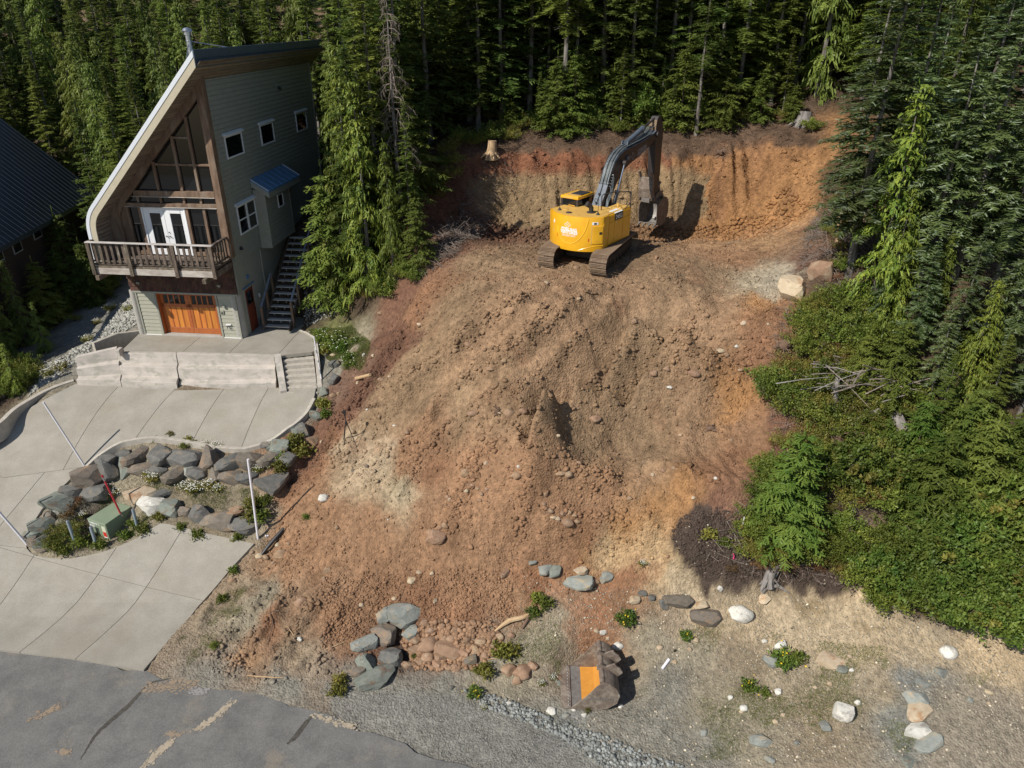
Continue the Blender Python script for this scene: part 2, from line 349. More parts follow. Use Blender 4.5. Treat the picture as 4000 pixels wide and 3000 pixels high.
for x, y, z in ((16.5,33,12.9),(15.2,31.5,11.9),(17.5,36,14.3),(-5,37.5,12.6),(-5.2,35,11.2),(-4.6,33,10.2),(-6.5,34.5,9.9),(-8,37,9.9),(-8,40,10.8),(-9.5,44,11.2),(-4.2,36.6,11.9),
                (20,30,12.4),(26,30,13.5),(24,22,9),(30,20,9),(26,40,17),(18,45,17),(8,45,15.6),(0,45,15.2),(-6,46,14.4),(-12,50,12.6),(-12.2,39,9.4),(-12,36.5,8.0),(-11.5,35,6.9),(-10.8,34.2,6.3),(-12,43,10.3),
                (-20,50,9),(-30,50,9.5),(-40,50,10),(-26,40,5.2),(-23,36,5.3),(-32,36,5),(-40,30,4.8),(-27,31,4.3),(-21.5,31.2,4.9),(-20.6,33,5.6),(-20,36,6),(-20,42,6.6),(-35,24,4),(-50,20,2),
                (0,60,17.5),(20,60,20.5),(40,60,22),(-20,60,13.5),(-40,60,13.5),(0,80,22),(30,80,25),(-30,80,19),(-60,80,18),(60,80,28),(0,110,30),(60,110,34),(-60,110,27),(0,200,52),(150,200,58),(-150,200,50),
                (60,30,20),(60,0,8),(30,8,2),(30,0,1),(0,0,-.2),(0,-40,-1),(-60,-10,-1),(60,-40,0),(-150,-40,-2),(150,-40,2),(150,60,32),(-150,60,14),(-40,14,0),(-25,12,0),(15,8,.3)):
    T.append((x, y, z))
# beside the concrete
for i, p in enumerate(DRVW):
    dx = DRV[i][0]
    if i % 2 == 0 and dx > -100: T.append((p[0], p[1], p[2]-.03))
# island: foot of the upper boulder course, shelf and lower course
for x, y, z in ((620,790,2.75),(700,860,2.8),(820,960,2.7),(950,1010,2.6),(1100,1020,2.6),(1250,1020,2.6),(1400,1020,2.6),(1550,1040,2.6),(1700,1060,2.6),(1830,1060,2.7),(1950,990,2.9),
                (700,1120,1.9),(850,1150,1.9),(1000,1150,2.1),(1150,1150,2.2),(1300,1150,2.2),(1450,1150,2.25),(1600,1150,2.25),(1720,1180,2.1),(500,1100,2.2),(430,1220,1.9),(350,1340,1.5),(450,1420,1.25),(600,1420,1.15),(700,1400,1.15),(850,1340,1.15),(800,1300,1.2),(1000,1240,1.4),
                (620,1320,1.25),(1250,1190,1.95),(1450,1230,1.85),(1600,1250,1.75),(1150,1200,1.7)):
    T.append(at(*c3(x, y), z))
for x, y, z in ((600,1020,3.2),(640,985,3.6),(670,950,3.9),(695,905,4.3),(715,850,4.9),(712,800,5.5),(560,1080,2.7),(600,1075,2.5),(585,1130,1.9)):
    T.append(at(x, y, z))
def _near(ix, iy, r):
    return any((t[0]-ix)**2+(t[1]-iy)**2 < r*r for t in Tc)
Tc = []
for t in T:
    if not _near(t[0], t[1], .22): Tc.append(t)
TP = np.array(Tc)
_sm = np.where((TP[:, 1] > 35.5) & (TP[:, 0] > -5) & (TP[:, 0] < 18), .0, .4); _sm = np.where((TP[:, 0] < -8) & (TP[:, 1] < 36), .15, _sm)
tfit = _rbf_fit(TP[:, :2], TP[:, 2], np.diag(_sm) if False else _sm)

def poly_px(pts, zf=None):
    return [at(x, y, z) for x, y, z in pts]
ROADP = [(-70,18.2),(-21,18.9),(-18.1,18.65),(-15.2,18.2),(-12.55,17.6),(-11.4,17.2),(-10,16.9),(-8.6,16.75),(-7.2,16.3),(-5.9,15.9),(-4.6,15.3),(-3.4,14.9),(-2.2,14.35),(-1,14.0),(.5,13.3),(3,12.4),(8,10.4),(20,6),(60,-4),(60,-30),(-70,-30)]
LOT = [at(*p) for p in ((560,1180,1),(640,1060,2.3),(700,940,4),(715,860,4.8),(760,770,5.8),(860,690,7.5),(900,620,9),(960,560,10),(1010,500,10.5))]
LOT += [(-4.2,37,12),(-2.5,39.5,13.4),(1,40,13.6),(7,40.2,13.7),(11.5,40.2,14),(15,39.6,14.7),(16.8,37.5,14.6)]
LOT += [at(*p) for p in ((1745,560,11),(1700,640,10.1),(1670,760,8.6),(1640,860,7.2),(1640,950,6.3),(1560,1050,5.2),(1500,1110,4.3),(1450,1170,3.3),(1440,1240,2.3),(1230,1290,1.6),(1100,1390,.8),(800,1460,.3),(560,1480,.1),(420,1440,.1),(480,1300,.4))]
LOTP = [p[:2] for p in LOT]

def ridge(x, y, pts, h, w_, seed):
    d, s, par = segdist(x, y, pts)
    n = fbm(par+d*0, d*0+seed, .8, 3, seed)*.45+.8
    return h*n*np.exp(-(d/w_)**2)
def step(x, y, pts, h, L, seed, wdt=.13):
    d, s, par = segdist(x, y, pts); Lt = sum(math.hypot(pts[i+1][0]-pts[i][0], pts[i+1][1]-pts[i][1]) for i in range(len(pts)-1))
    sd_ = d*s + .22*fbm(x*1.0, y*1.0, .9, 3, seed) + .10*fbm(x, y, .3, 2, seed+5)
    env = smooth(0, .8, par)*smooth(0, .8, Lt-par)*np.exp(-np.abs(d)/L)
    return h*(1/(1+np.exp(np.clip(-sd_/wdt*2, -30, 30)))-.5)*env
A2 = lambda *p: [at(*q)[:2] for q in p]
RIDGES = [(A2((1130,640,9.9),(1040,700,8.9),(960,760,7.6),(890,810,6.5)), .16, .18), (A2((1190,660,9.9),(1110,720,9.0),(1040,790,7.8),(980,850,6.7),(930,900,5.8)), .15, .18), (A2((1240,690,9.6),(1150,760,8.6),(1080,830,7.5),(1010,900,6.2)), .15, .2), (A2((1020,880,6.3),(960,940,5.3),(900,1010,4.4),(860,1080,3.5)), .18, .25), (A2((1090,930,6.4),(1040,1000,5.0),(1000,1080,4.0),(970,1150,3.0)), .14, .22), (A2((1180,1030,5.3),(1150,1100,3.9),(1130,1170,3.0)), .12, .2), (A2((830,960,4.8),(780,1010,4.0),(720,1080,2.9)), .12, .2), (A2((1010,735,8.2),(960,790,7.3),(905,830,6.6),(850,875,5.8),(800,905,5.0),(745,945,4.1)), .42, .28), (A2((1090,770,8.2),(1030,825,7.1),(985,870,6.4),(940,925,5.3),(900,970,4.7),(870,990,4.3)), .38, .28),
          (A2((1160,650,9.9),(1070,690,9),(1010,735,8.2)), .22, .3), (A2((1270,640,10),(1180,710,9.2),(1100,765,8.2)), .22, .3), (A2((860,760,6.6),(800,830,5.7),(760,880,5),(720,930,4.1)), .35, .35),
          (A2((1120,930,6.6),(1135,980,6.2),(1170,1018,5.6),(1250,1022,5.4),(1320,1020,5.4)), .35, .35), (A2((700,960,3.9),(760,1010,3.7),(800,1060,3.4)), .12, .4), (A2((450,1300,.45),(430,1350,.3)), .12, .25),
          (A2((1470,1040,5.1),(1600,1060,5.1),(1680,1010,5.9)), .25, .4), (A2((1180,1160,3.2),(1290,1130,3.8),(1400,1140,3.8)), .3, .35),
          (A2((560,1300,.6),(500,1370,.35),(450,1430,.15)), .07, .15), (A2((620,1290,.85),(560,1370,.5),(500,1440,.12)), .07, .12), (A2((680,1300,1.),(640,1370,.6),(600,1450,.2)), .06, .12), (A2((740,1290,1.2),(700,1370,.65),(680,1440,.25)), .06, .12)]
STEPS = [(A2((1500,662,9.9),(1440,672,9.8),(1366,674,9.6),(1345,705,9.3),(1306,740,8.9),(1280,760,8.6)), 1.5, 1.1), (A2((1570,750,8.9),(1480,730,9),(1426,742,8.8),(1385,770,8.5),(1345,800,8.1),(1280,815,7.9),(1213,822,7.9),(1190,845,7.6),(1170,885,7.2),(1150,930,6.7),(1140,985,6.1)), 2.5, 1.45),
         (A2((1620,770,8.4),(1540,790,8.0),(1480,800,7.9)), .7, .9), (A2((1840,1262,2.7),(1760,1270,2.5),(1690,1262,2.4),(1650,1282,2.3),(1580,1262,2.5),(1530,1248,2.5),(1490,1232,2.7),(1450,1205,2.9)), -.5, .7)]
TRACKS = [A2((1190,625,10.1),(1100,705,9.1),(1010,790,7.6),(920,880,5.7),(840,950,4.7)), A2((1300,630,10.1),(1210,705,9.3),(1120,790,8.1),(1030,870,6.6),(960,940,5.2)), A2((1120,640,9.8),(1030,710,8.6),(940,790,7.0),(850,880,5.5),(770,950,4.1)), A2((1380,640,10.0),(1290,700,9.4),(1200,770,8.5)), A2((700,1250,1.0),(620,1340,.5),(540,1430,.15)), A2((760,1270,1.1),(690,1350,.6),(620,1440,.2)), A2((1560,1150,3.6),(1480,1060,5.0),(1400,1010,5.4))]
def terrain_z(x, y, detail=True):
    x = np.asarray(x, float); y = np.asarray(y, float)
    # flutes left by the bucket teeth: the face steps in and out along the bank
    yw = y; bm_ = np.exp(-((y-39.0)/1.1)**2)*smooth(-4, -1, x)*smooth(15.5, 13.5, x)
    if detail:
        fl = np.abs(((x*1.6+1.3*fbm(x, x*0+3, 2.3, 3, 91)+.25*(y-39)) % 1.0)-.5)*2
        fm = smooth(-.3, .5, fbm(x, y*.6, 1.7, 2, 92))
        yw = y + bm_*(.30*fl*fm+.38*fbm(x, x*0, 1.9, 3, 33)+.16*fbm(x, y*2.2, .45, 4, 35))
    z = _rbf_eval(tfit, x, yw)
    lot = inpoly(x, y, LOTP).astype(float)
    if not detail: return z
    dl, _, _ = segdist(x, y, LOTP, True)
    lotm = np.where(lot > 0, smooth(0, .8, dl), 0)
    near = (x > -24) & (x < 26) & (y > 10) & (y < 44)
    for pts, h, w_ in RIDGES: z = z+ridge(x, y, pts, h*1.45, w_*.85, int(h*100))
    for pts, h, L in STEPS: z = z+step(x, y, pts, h, L, int(h*90))
    # lumpy earth
    px_, py_ = at(1330, 925, 5.8)[:2]; pe = ((x-px_)*.93+(y-py_)*.35)/3.0, (-(x-px_)*.35+(y-py_)*.93)/1.9; z = z-1.25*np.exp(-(pe[0]**2+pe[1]**2)**1.3)
    cx_, cy_ = at(1168, 880, 7.2)[:2]; z = z+.45*np.exp(-(((x-cx_+.35)/.9)**2+((y-cy_)/1.2)**2))
    pad = smooth(28.2, 29.2, y)*smooth(.6, 1.4, x)*smooth(6.2, 5.4, x)*smooth(34.5, 33.8, y)
    cl = fbm(x, y, .55, 4, 5); cl2 = np.abs(fbm(x, y, .3, 3, 9)); lg = fbm(x, y, 2.2, 3, 11)
    cl3 = 1-np.abs(fbm(x, y, .9, 3, 15))*2
    z = z+lotm*(1-.7*pad)*(.12*cl+.09*lg+.12*np.maximum(0, .35-cl2*1.6)+.10*cl3*smooth(-.1, .5, fbm(x, y, 3.0, 2, 16)))
    # slide marks running down the fill, and bucket tooth grooves low right
    u = x*.80+y*.6; v = -x*.6+y*.8
    g = smooth(.5, 1.5, dl)*lotm*smooth(30.5, 28, y)*smooth(5.5, 2.5, x)
    z = z+g*(.13*fbm(v*2.2, u*.32, 1.0, 4, 21)+.10*(1-2*np.abs(fbm(v*1.3, u*.22, 1.0, 3, 23))))
    cx, cy = at(1530, 1050, 5.2)[:2]; gg = np.exp(-(((x-cx)/1.9)**2+((y-cy)/1.3)**2))
    z = z+gg*.10*np.abs(np.sin((x*.86+y*.5)*8+1.5*fbm(x, y, 1.0, 2, 3)))
    for P in TRACKS:
        d, s, par = segdist(x, y, P); tm = np.exp(-(d/.30)**4)*lotm; z = z-tm*(.10+.10*cl+.05*lg)+tm*.016*np.sign(np.sin(par*math.tau/.19))+lotm*.09*np.exp(-((d-.46)/.13)**2)*(.6+cl)
    fo = np.where(lot > 0, 0, 1)*smooth(0, .6, dl)*smooth(16.5, 19, y)
    z = z+fo*(.08*fbm(x, y, .8, 4, 41)+.10*fbm(x, y, 2.5, 2, 43))
    sh = np.where(lot > 0, 0, 1)*(1-smooth(16.5, 19, y))
    z = z+sh*(.03*fbm(x, y, .5, 4, 45)+smooth(1, 4, x)*(.06*fbm(x, y, 1.1, 4, 46)+.035*np.abs(fbm(x, y, .5, 3, 47))))
    ins = inpoly(x, y, ROADP); dr, _, _ = segdist(x, y, ROADP, True)
    rm = np.where(ins, 1, smooth(.5, 0, dr)); z = z*(1-rm)+rm*np.where(ins, -.06-.0*x, z*.5)
    qx, qy = at(1290, 1478, .15)[:2]; qd = np.hypot((x-qx)/1.25, (y-qy)/1.1); qm = smooth(1.5, .8, qd); z = z*(1-qm)+qm*(.04+.03*(z-.2))
    # left and right of the concrete the ground sits below the slabs
    dv = inpoly(x, y, DRVW); z = np.where(dv, drive_z(x, y)-.17, z)
    ap = inpoly(x, y, APR); z = np.where(ap, HZ-.17, z)
    return z
# non-uniform grid: fine over the lot, coarse to the horizon
def lines(a, b, st, far, mx):
    mid = list(np.arange(a, b+1e-6, st)); s = st; lo = [a]; hi = [mid[-1]]
    while lo[-1] > -far: s = min(s*1.18, mx); lo.append(lo[-1]-s)
    s = st
    while hi[-1] < far+60: s = min(s*1.18, mx); hi.append(hi[-1]+s)
    return np.array(lo[:0:-1]+mid+hi[1:])
GX = lines(-21.5, 20.5, .082, 160, 6.0)
GY = np.unique(np.round(np.r_[lines(12.5, 37.9, .078, 60, 6.0)], 4))
GY = np.sort(np.unique(np.r_[GY[GY < 37.95], np.arange(37.95, 39.9, .045), np.arange(39.95, 42.0, .1), lines(42.0, 42.2, .12, 160, 6.0)[lines(42.0, 42.2, .12, 160, 6.0) >= 42.0]]))
GXX, GYY = np.meshgrid(GX, GY)
GZ = terrain_z(GXX, GYY)
def ground(x, y):
    x = np.asarray(x, float); y = np.asarray(y, float)
    i = np.clip(np.searchsorted(GX, x)-1, 0, len(GX)-2); j = np.clip(np.searchsorted(GY, y)-1, 0, len(GY)-2)
    fx = np.clip((x-GX[i])/(GX[i+1]-GX[i]), 0, 1); fy = np.clip((y-GY[j])/(GY[j+1]-GY[j]), 0, 1)
    return (GZ[j, i]*(1-fx)+GZ[j, i+1]*fx)*(1-fy)+(GZ[j+1, i]*(1-fx)+GZ[j+1, i+1]*fx)*fy
_ts = np.arange(10, 120, .06)
def hit(dx, dy):
    """where the line of sight through a pixel meets the ground"""
    r = ray(dx, dy); X = r[0]*_ts; Y = r[1]*_ts; Z = CAMZ+r[2]*_ts
    g = ground(X, Y); k = np.argmax(Z < g)
    if Z[k] >= g[k]: k = len(_ts)-1
    return float(X[k]), float(Y[k]), float(g[k])

# ---------------------------------------------------------------- soil colours: real differences of soil, plus shade painted into the rocky hollow
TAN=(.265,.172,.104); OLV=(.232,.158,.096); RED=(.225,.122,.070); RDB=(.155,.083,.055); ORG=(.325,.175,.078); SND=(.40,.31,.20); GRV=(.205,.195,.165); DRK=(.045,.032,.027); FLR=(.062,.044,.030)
PAL=(.42,.32,.19); GRG=(.265,.232,.17); BLG=(.20,.205,.19); PNK=(.272,.160,.093)
CP = [(1150,640,TAN),(1350,640,TAN),(1500,600,OLV),(1600,560,PNK),(1300,560,OLV),(1050,560,OLV),(1000,640,OLV),(960,700,OLV),(1100,720,TAN),(1250,700,TAN),(1400,720,OLV),(1550,700,TAN),(1620,620,(.33,.28,.2)),(1680,600,(.33,.28,.2)),(1640,650,ORG),(1700,680,RED),(1650,740,RED),
      (900,760,OLV),(880,720,RED),(930,640,RED),(840,720,RDB),(820,770,RDB),(760,860,RDB),(740,900,RDB),(720,930,RED),(830,820,OLV),(870,800,OLV),(900,860,OLV),(800,900,OLV),(760,950,(.33,.26,.17)),(820,1000,(.34,.27,.18)),(900,960,PNK),(860,1050,(.33,.27,.18)),(760,1050,(.33,.25,.16)),(680,1020,RED),(660,1000,RDB),(640,1100,PNK),(620,1060,RED),
      (700,1130,PNK),(800,1140,PNK),(900,1120,PNK),(1000,1120,PNK),(1100,1100,PNK),(1000,1020,PNK),(950,1000,RED),(1050,980,PNK),(1050,900,TAN),(1000,880,OLV),(1000,800,TAN),(1150,800,TAN),(1250,780,TAN),(1100,860,OLV),
      (1300,850,OLV),(1400,860,OLV),(1500,850,TAN),(1580,880,ORG),(1600,940,PNK),(1600,1000,RED),(1500,950,TAN),(1400,980,OLV),(1250,950,OLV),(1200,960,OLV),(1350,920,OLV),(1200,1060,PNK),(1300,1060,PNK),(1400,1060,TAN),(1530,1050,RED),(1480,1080,ORG),(1400,1110,ORG),(1300,1120,PNK),(1200,1150,PNK),
      (1280,1180,RED),(1350,1160,ORG),(1320,1220,PAL),(1400,1210,PAL),(1440,1150,ORG),(1250,1230,ORG),(1220,1180,RED),(1150,1230,RED),(1100,1180,PNK),(1100,1280,PNK),(1000,1250,PNK),(900,1220,PNK),(800,1220,PNK),(700,1200,PNK),(620,1200,PNK),(600,1250,PNK),(560,1300,GRG),(520,1340,GRG),(640,1340,(.24,.17,.11)),(580,1360,RED),(520,1420,(.27,.17,.10)),(480,1450,GRV),(650,1420,(.25,.2,.14)),(620,1480,GRV),(700,1460,(.25,.2,.15)),(740,1340,PNK),(800,1300,PNK),(900,1300,RED),(1000,1330,RED),(950,1380,RED),(1050,1400,GRV),(880,1400,DRK),(780,1390,RDB),(760,1440,GRV),(850,1490,GRV),(950,1500,GRV),  # dark point in the rocky hollow paints its shade
      (1500,1160,DRK),(1540,1190,DRK),(1500,1220,DRK),(1600,1230,DRK),(1700,1250,DRK),(1770,1260,DRK),(1560,1110,RDB),(1450,1240,PAL),(1500,1270,SND),(1600,1300,SND),(1750,1330,SND),(1850,1340,SND),(1700,1380,(.33,.27,.19)),(1850,1300,SND),(1900,1400,SND),(2000,1420,(.3,.25,.18)),(2100,1430,SND),(2180,1420,SND),(2100,1550,(.25,.215,.165)),(2180,1600,(.25,.215,.165)),(2050,1620,(.24,.21,.165)),
      (1450,1300,(.28,.22,.16)),(1350,1290,RED),(1250,1290,GRG),(1300,1330,RED),(1200,1330,GRG),(1150,1380,GRG),(1200,1450,(.22,.18,.13)),(1280,1400,RED),(1400,1400,GRG),(1500,1400,GRG),(1450,1480,GRV),(1550,1500,GRG),(1600,1450,(.25,.2,.14)),(1700,1470,(.3,.25,.175)),(1800,1450,(.3,.25,.175)),(1900,1500,(.28,.23,.16)),(1750,1560,(.25,.2,.14)),(1850,1600,(.24,.2,.145)),(1600,1600,GRG),(1500,1620,GRV),(1950,1560,BLG),(1980,1480,BLG),
      (1000,1520,BLG),(1100,1560,GRV),(1200,1590,BLG),(1300,1640,GRV),(1100,1640,GRV),(900,1560,(.25,.235,.2)),(1350,1540,GRV),(1420,1570,GRV),(1100,1450,GRG),(1050,1480,GRG),(0,1500,GRV),(500,1600,GRV),
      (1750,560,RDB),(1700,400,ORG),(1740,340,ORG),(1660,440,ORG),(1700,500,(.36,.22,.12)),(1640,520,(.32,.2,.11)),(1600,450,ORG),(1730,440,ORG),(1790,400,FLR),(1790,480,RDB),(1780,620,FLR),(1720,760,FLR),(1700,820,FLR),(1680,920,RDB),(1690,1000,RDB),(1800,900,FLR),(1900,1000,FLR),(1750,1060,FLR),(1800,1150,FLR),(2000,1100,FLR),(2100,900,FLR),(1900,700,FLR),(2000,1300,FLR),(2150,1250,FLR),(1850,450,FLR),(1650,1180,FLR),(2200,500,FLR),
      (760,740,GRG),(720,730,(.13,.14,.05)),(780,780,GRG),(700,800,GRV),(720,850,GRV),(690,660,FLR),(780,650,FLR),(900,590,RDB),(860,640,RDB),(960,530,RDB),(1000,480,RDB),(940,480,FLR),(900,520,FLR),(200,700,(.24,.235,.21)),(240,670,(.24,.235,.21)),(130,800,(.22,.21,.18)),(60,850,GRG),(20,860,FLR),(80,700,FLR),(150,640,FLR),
      (300,1090,GRG),(400,1090,(.2,.17,.12)),(500,1090,(.2,.17,.12)),(560,1120,GRG),(250,1190,GRG),(130,1180,GRG),(100,1110,(.22,.2,.16)),(150,1060,(.2,.18,.14)),(180,1150,DRK)]
cpx = np.array([hit(a, b)[:2] for a, b, c in CP]+[(0,42),(8,42),(16,43),(-8,42),(-14,48),(4,41),(12,41.5),(-4,42),(-7,46),(-3,50),(5,50),(14,50),(20,40),(22,36),(19,44),(-10,52),(0,60),(25,45),(-30,45),(40,30),(-40,30),(0,100),(60,60),(-60,60)])
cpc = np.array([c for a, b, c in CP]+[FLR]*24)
_hp = lambda P: [hit(*p)[:2] for p in P]
HARD = [(_hp([(1445,1160),(1480,1112),(1560,1095),(1650,1180),(1830,1230),(1845,1268),(1760,1275),(1690,1265),(1650,1285),(1580,1265),(1530,1250),(1490,1235),(1450,1205)]), (.068,.050,.040), .12, 1.0),
 (_hp([(1100,1240),(1440,1240),(1420,1270),(1330,1290),(1290,1350),(1260,1400),(1230,1350),(1210,1290),(1120,1270)]), (.27,.135,.075), .3, .75),
 (_hp([(1450,1245),(1650,1297),(1850,1285),(1960,1350),(2100,1425),(1950,1440),(1750,1410),(1600,1400),(1500,1330),(1440,1290)]), (.40,.32,.215), .25, .8),
 (_hp([(700,1490),(1000,1505),(1250,1590),(1460,1659),(1300,1659),(900,1659),(720,1540)]), (.225,.222,.20), .2, .8),
 (_hp([(690,870),(750,760),(800,735),(880,690),(910,730),(830,790),(770,870),(700,945),(660,990)]), (.14,.075,.050), .15, .85),
 (_hp([(1712,1305),(1765,1295),(1780,1330),(1720,1345)]), (.22,.165,.095), .15, .8), (_hp([(1850,1335),(1900,1345),(1930,1370),(1870,1370)]), (.22,.165,.095), .15, .7),
 (_hp([(720,960),(800,930),(860,960),(800,1060),(720,1080),(740,1010)]), (.37,.285,.195), .35, .6), (_hp([(1255,1185),(1330,1160),(1430,1180),(1440,1235),(1300,1240)]), (.45,.30,.165), .2, .6),
 (_hp([(1640,590),(1700,575),(1710,620),(1640,640)]), (.34,.30,.23), .25, .8), (_hp([(2000,1480),(2212,1480),(2212,1659),(1990,1659)]), (.255,.22,.17), .3, .7)]
def soil(x, y, z, sl=None):
    sh = x.shape; x = x.ravel(); y = y.ravel(); z = z.ravel(); out = np.empty((len(x), 3))
    for i in range(0, len(x), 20000):
        s = slice(i, i+20000); xs = x[s]; ys = y[s]
        wx = xs+.7*fbm(xs, ys, 1.8, 4, 51)+.25*fbm(xs, ys, .4, 3, 52); wy = ys+.7*fbm(xs, ys, 1.8, 4, 53)+.25*fbm(xs, ys, .4, 3, 54)
        d2 = (wx[:, None]-cpx[None, :, 0])**2+(wy[:, None]-cpx[None, :, 1])**2
        wt = 1/(d2+.12)**2.0; out[s] = (wt@cpc)/wt.sum(1)[:, None]
    wq = .6*fbm(x, y, 1.3, 5, 401, .65)+.35*fbm(x, y, .45, 4, 403, .7); wr = .6*fbm(x, y, 1.3, 5, 402, .65)+.35*fbm(x, y, .45, 4, 404, .7)
    for poly, colr, sf, al in HARD:
        d, _s, _p = segdist(x+wq, y+wr, poly, True); inn = inpoly(x+wq, y+wr, poly)
        mk = al*smooth(-sf, sf, np.where(inn, d, -d)); out = out*(1-mk[:, None])+np.array(colr)*mk[:, None]
    # the bank: red soil over olive till, orange to the right; dark litter on top
    fy = smooth(38.0, 38.45, y+.0*x)*smooth(-4.2, -2.5, x)*smooth(17, 15, x)
    red = smooth(12.25, 12.8, z+.45*fbm(x, y, 1.0, 4, 61)-.25*smooth(5, 9, x)+.5*smooth(9, 12, x))
    till = np.array((.235,.165,.095))*(.8+.4*(fbm(x, z*2, .7, 3, 62)[:, None]*.5+.5)); rd = np.array((.19,.085,.048))*(.75+.5*(fbm(x, z*3, .5, 3, 66)[:, None]*.5+.5)); og = np.array((.30,.160,.075))*(.75+.5*(fbm(x, z*2+y, .8, 4, 67)[:, None]*.5+.5)); fl = np.array((.105,.068,.045))*(.7+.6*(fbm(x, y, .5, 4, 69)[:, None]*.5+.5))
    lowr = np.where((smooth(9.5, 12, x)+.5*fbm(x, y*3+z, 1.6, 3, 64) > .5)[:, None], og, till)
    hi = np.where((x > 8.5)[:, None], og*.9, rd)
    bc = lowr*(1-red[:, None])+hi*red[:, None]
    topm = smooth(13.3, 13.65, z-.25*smooth(9, 13, x)+.45*fbm(x, y, .7, 4, 63)-.35*smooth(11, 14, x)) ; bc = bc*(1-topm[:, None])+fl*topm[:, None]
    out = out*(1-fy[:, None])+bc*fy[:, None]
    og2 = smooth(12.5, 15, x+.6*fbm(x, y, 1.0, 3, 68))*fy; out = out*(1-.0*og2)[:, None]
    lf = smooth(-1.5, -3.0, x+.4*fbm(x, y, 1, 3, 71))*smooth(33.5, 35, y)*smooth(-9, -7, x); out = out*(1-lf[:, None])+np.array((.11,.055,.036))*lf[:, None]
    u_ = x*.80+y*.6; v_ = -x*.6+y*.8; il_ = inpoly(x, y, LOTP); stn = fbm(v_*1.7, u_*.4, 1.0, 4, 411); out = out*(1+.20*stn*il_)[:, None]; dk = smooth(.15, .5, fbm(x, y, 1.0, 5, 412, .65))*il_; out = out*(1-.28*dk)[:, None]
    for P in TRACKS:
        d, _s, par = segdist(x, y, P); tm = np.exp(-(d/.30)**4)*smooth(-.4, .3, fbm(x, y, 1.5, 3, 431)); out = out*(1+.22*tm)[:, None]
    # small scale variation
    v = 1+.16*fbm(x, y, .35, 3, 81)+.14*fbm(x, y, 1.5, 3, 83); out = out*v[:, None]
    rr = smooth(.25, .6, fbm(x, y, 1.1, 4, 85))*inpoly(x, y, LOTP); out = out*(1-.35*rr[:, None])+np.array(RED)*.35*rr[:, None]
    return out.reshape((*sh, 3))
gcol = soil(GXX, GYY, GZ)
ny, nx = GXX.shape
vv = np.stack([GXX, GYY, GZ], -1).reshape(-1, 3)
ii = np.arange(ny*nx).reshape(ny, nx)
ff = np.stack([ii[:-1, :-1], ii[:-1, 1:], ii[1:, 1:], ii[1:, :-1]], -1).reshape(-1, 4)
m_soil = mat('soil', (.66,.65,.63), (1.48,1.47,1.45), scale=5.5, rough=.97, bump=.07, bscale=8, attr=True, spec=.15, detail=9, contrast=(.3,.72))
def soil_micro(m):
    nt = m.node_tree; L = nt.links.new
    bp = [n for n in nt.nodes if n.bl_idname == 'ShaderNodeBump'][0]; tc = [n for n in nt.nodes if n.bl_idname == 'ShaderNodeTexCoord'][0]
    vo = _n(nt, 'ShaderNodeTexVoronoi'); vo.inputs['Scale'].default_value = 13; vo.inputs['Randomness'].default_value = 1; L(tc.outputs['Object'], vo.inputs['Vector'])
    b2 = _n(nt, 'ShaderNodeBump'); b2.inputs['Distance'].default_value = .035; b2.invert = True; L(vo.outputs['Distance'], b2.inputs['Height']); L(b2.outputs[0], bp.inputs['Normal'])
soil_micro(m_soil)
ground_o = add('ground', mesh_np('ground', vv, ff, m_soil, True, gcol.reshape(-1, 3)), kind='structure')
# ================================================================ road and concrete
m_asph = mat('asphalt', (.135,.133,.127), (.185,.181,.170), scale=1.3, rough=.93, bump=.006, bscale=45, col3=(.25,.215,.165), s3=.6, hard=(.56,.80), spec=.2, detail=8)
def gritty(m, sc, lo, hi):
    nt = m.node_tree; L = nt.links.new; p = [n for n in nt.nodes if n.bl_idname == 'ShaderNodeBsdfPrincipled'][0]
    lk = p.inputs['Base Color'].links[0]; src = lk.from_socket
    tc = [n for n in nt.nodes if n.bl_idname == 'ShaderNodeTexCoord'][0]
    nz = _n(nt, 'ShaderNodeTexNoise'); nz.inputs['Scale'].default_value = sc; nz.inputs['Detail'].default_value = 3; nz.inputs['Roughness'].default_value = .8; L(tc.outputs['Object'], nz.inputs['Vector'])
    r = _n(nt, 'ShaderNodeMapRange'); r.inputs[1].default_value = .3; r.inputs[2].default_value = .7; r.inputs[3].default_value = lo; r.inputs[4].default_value = hi; L(nz.outputs[0], r.inputs[0])
    mm = _n(nt, 'ShaderNodeMix', data_type='RGBA', blend_type='MULTIPLY'); mm.inputs[0].default_value = 1; L(src, mm.inputs[6]); L(r.outputs[0], mm.inputs[7]); L(mm.outputs[2], p.inputs['Base Color'])
gritty(m_asph, 26, .72, 1.3)
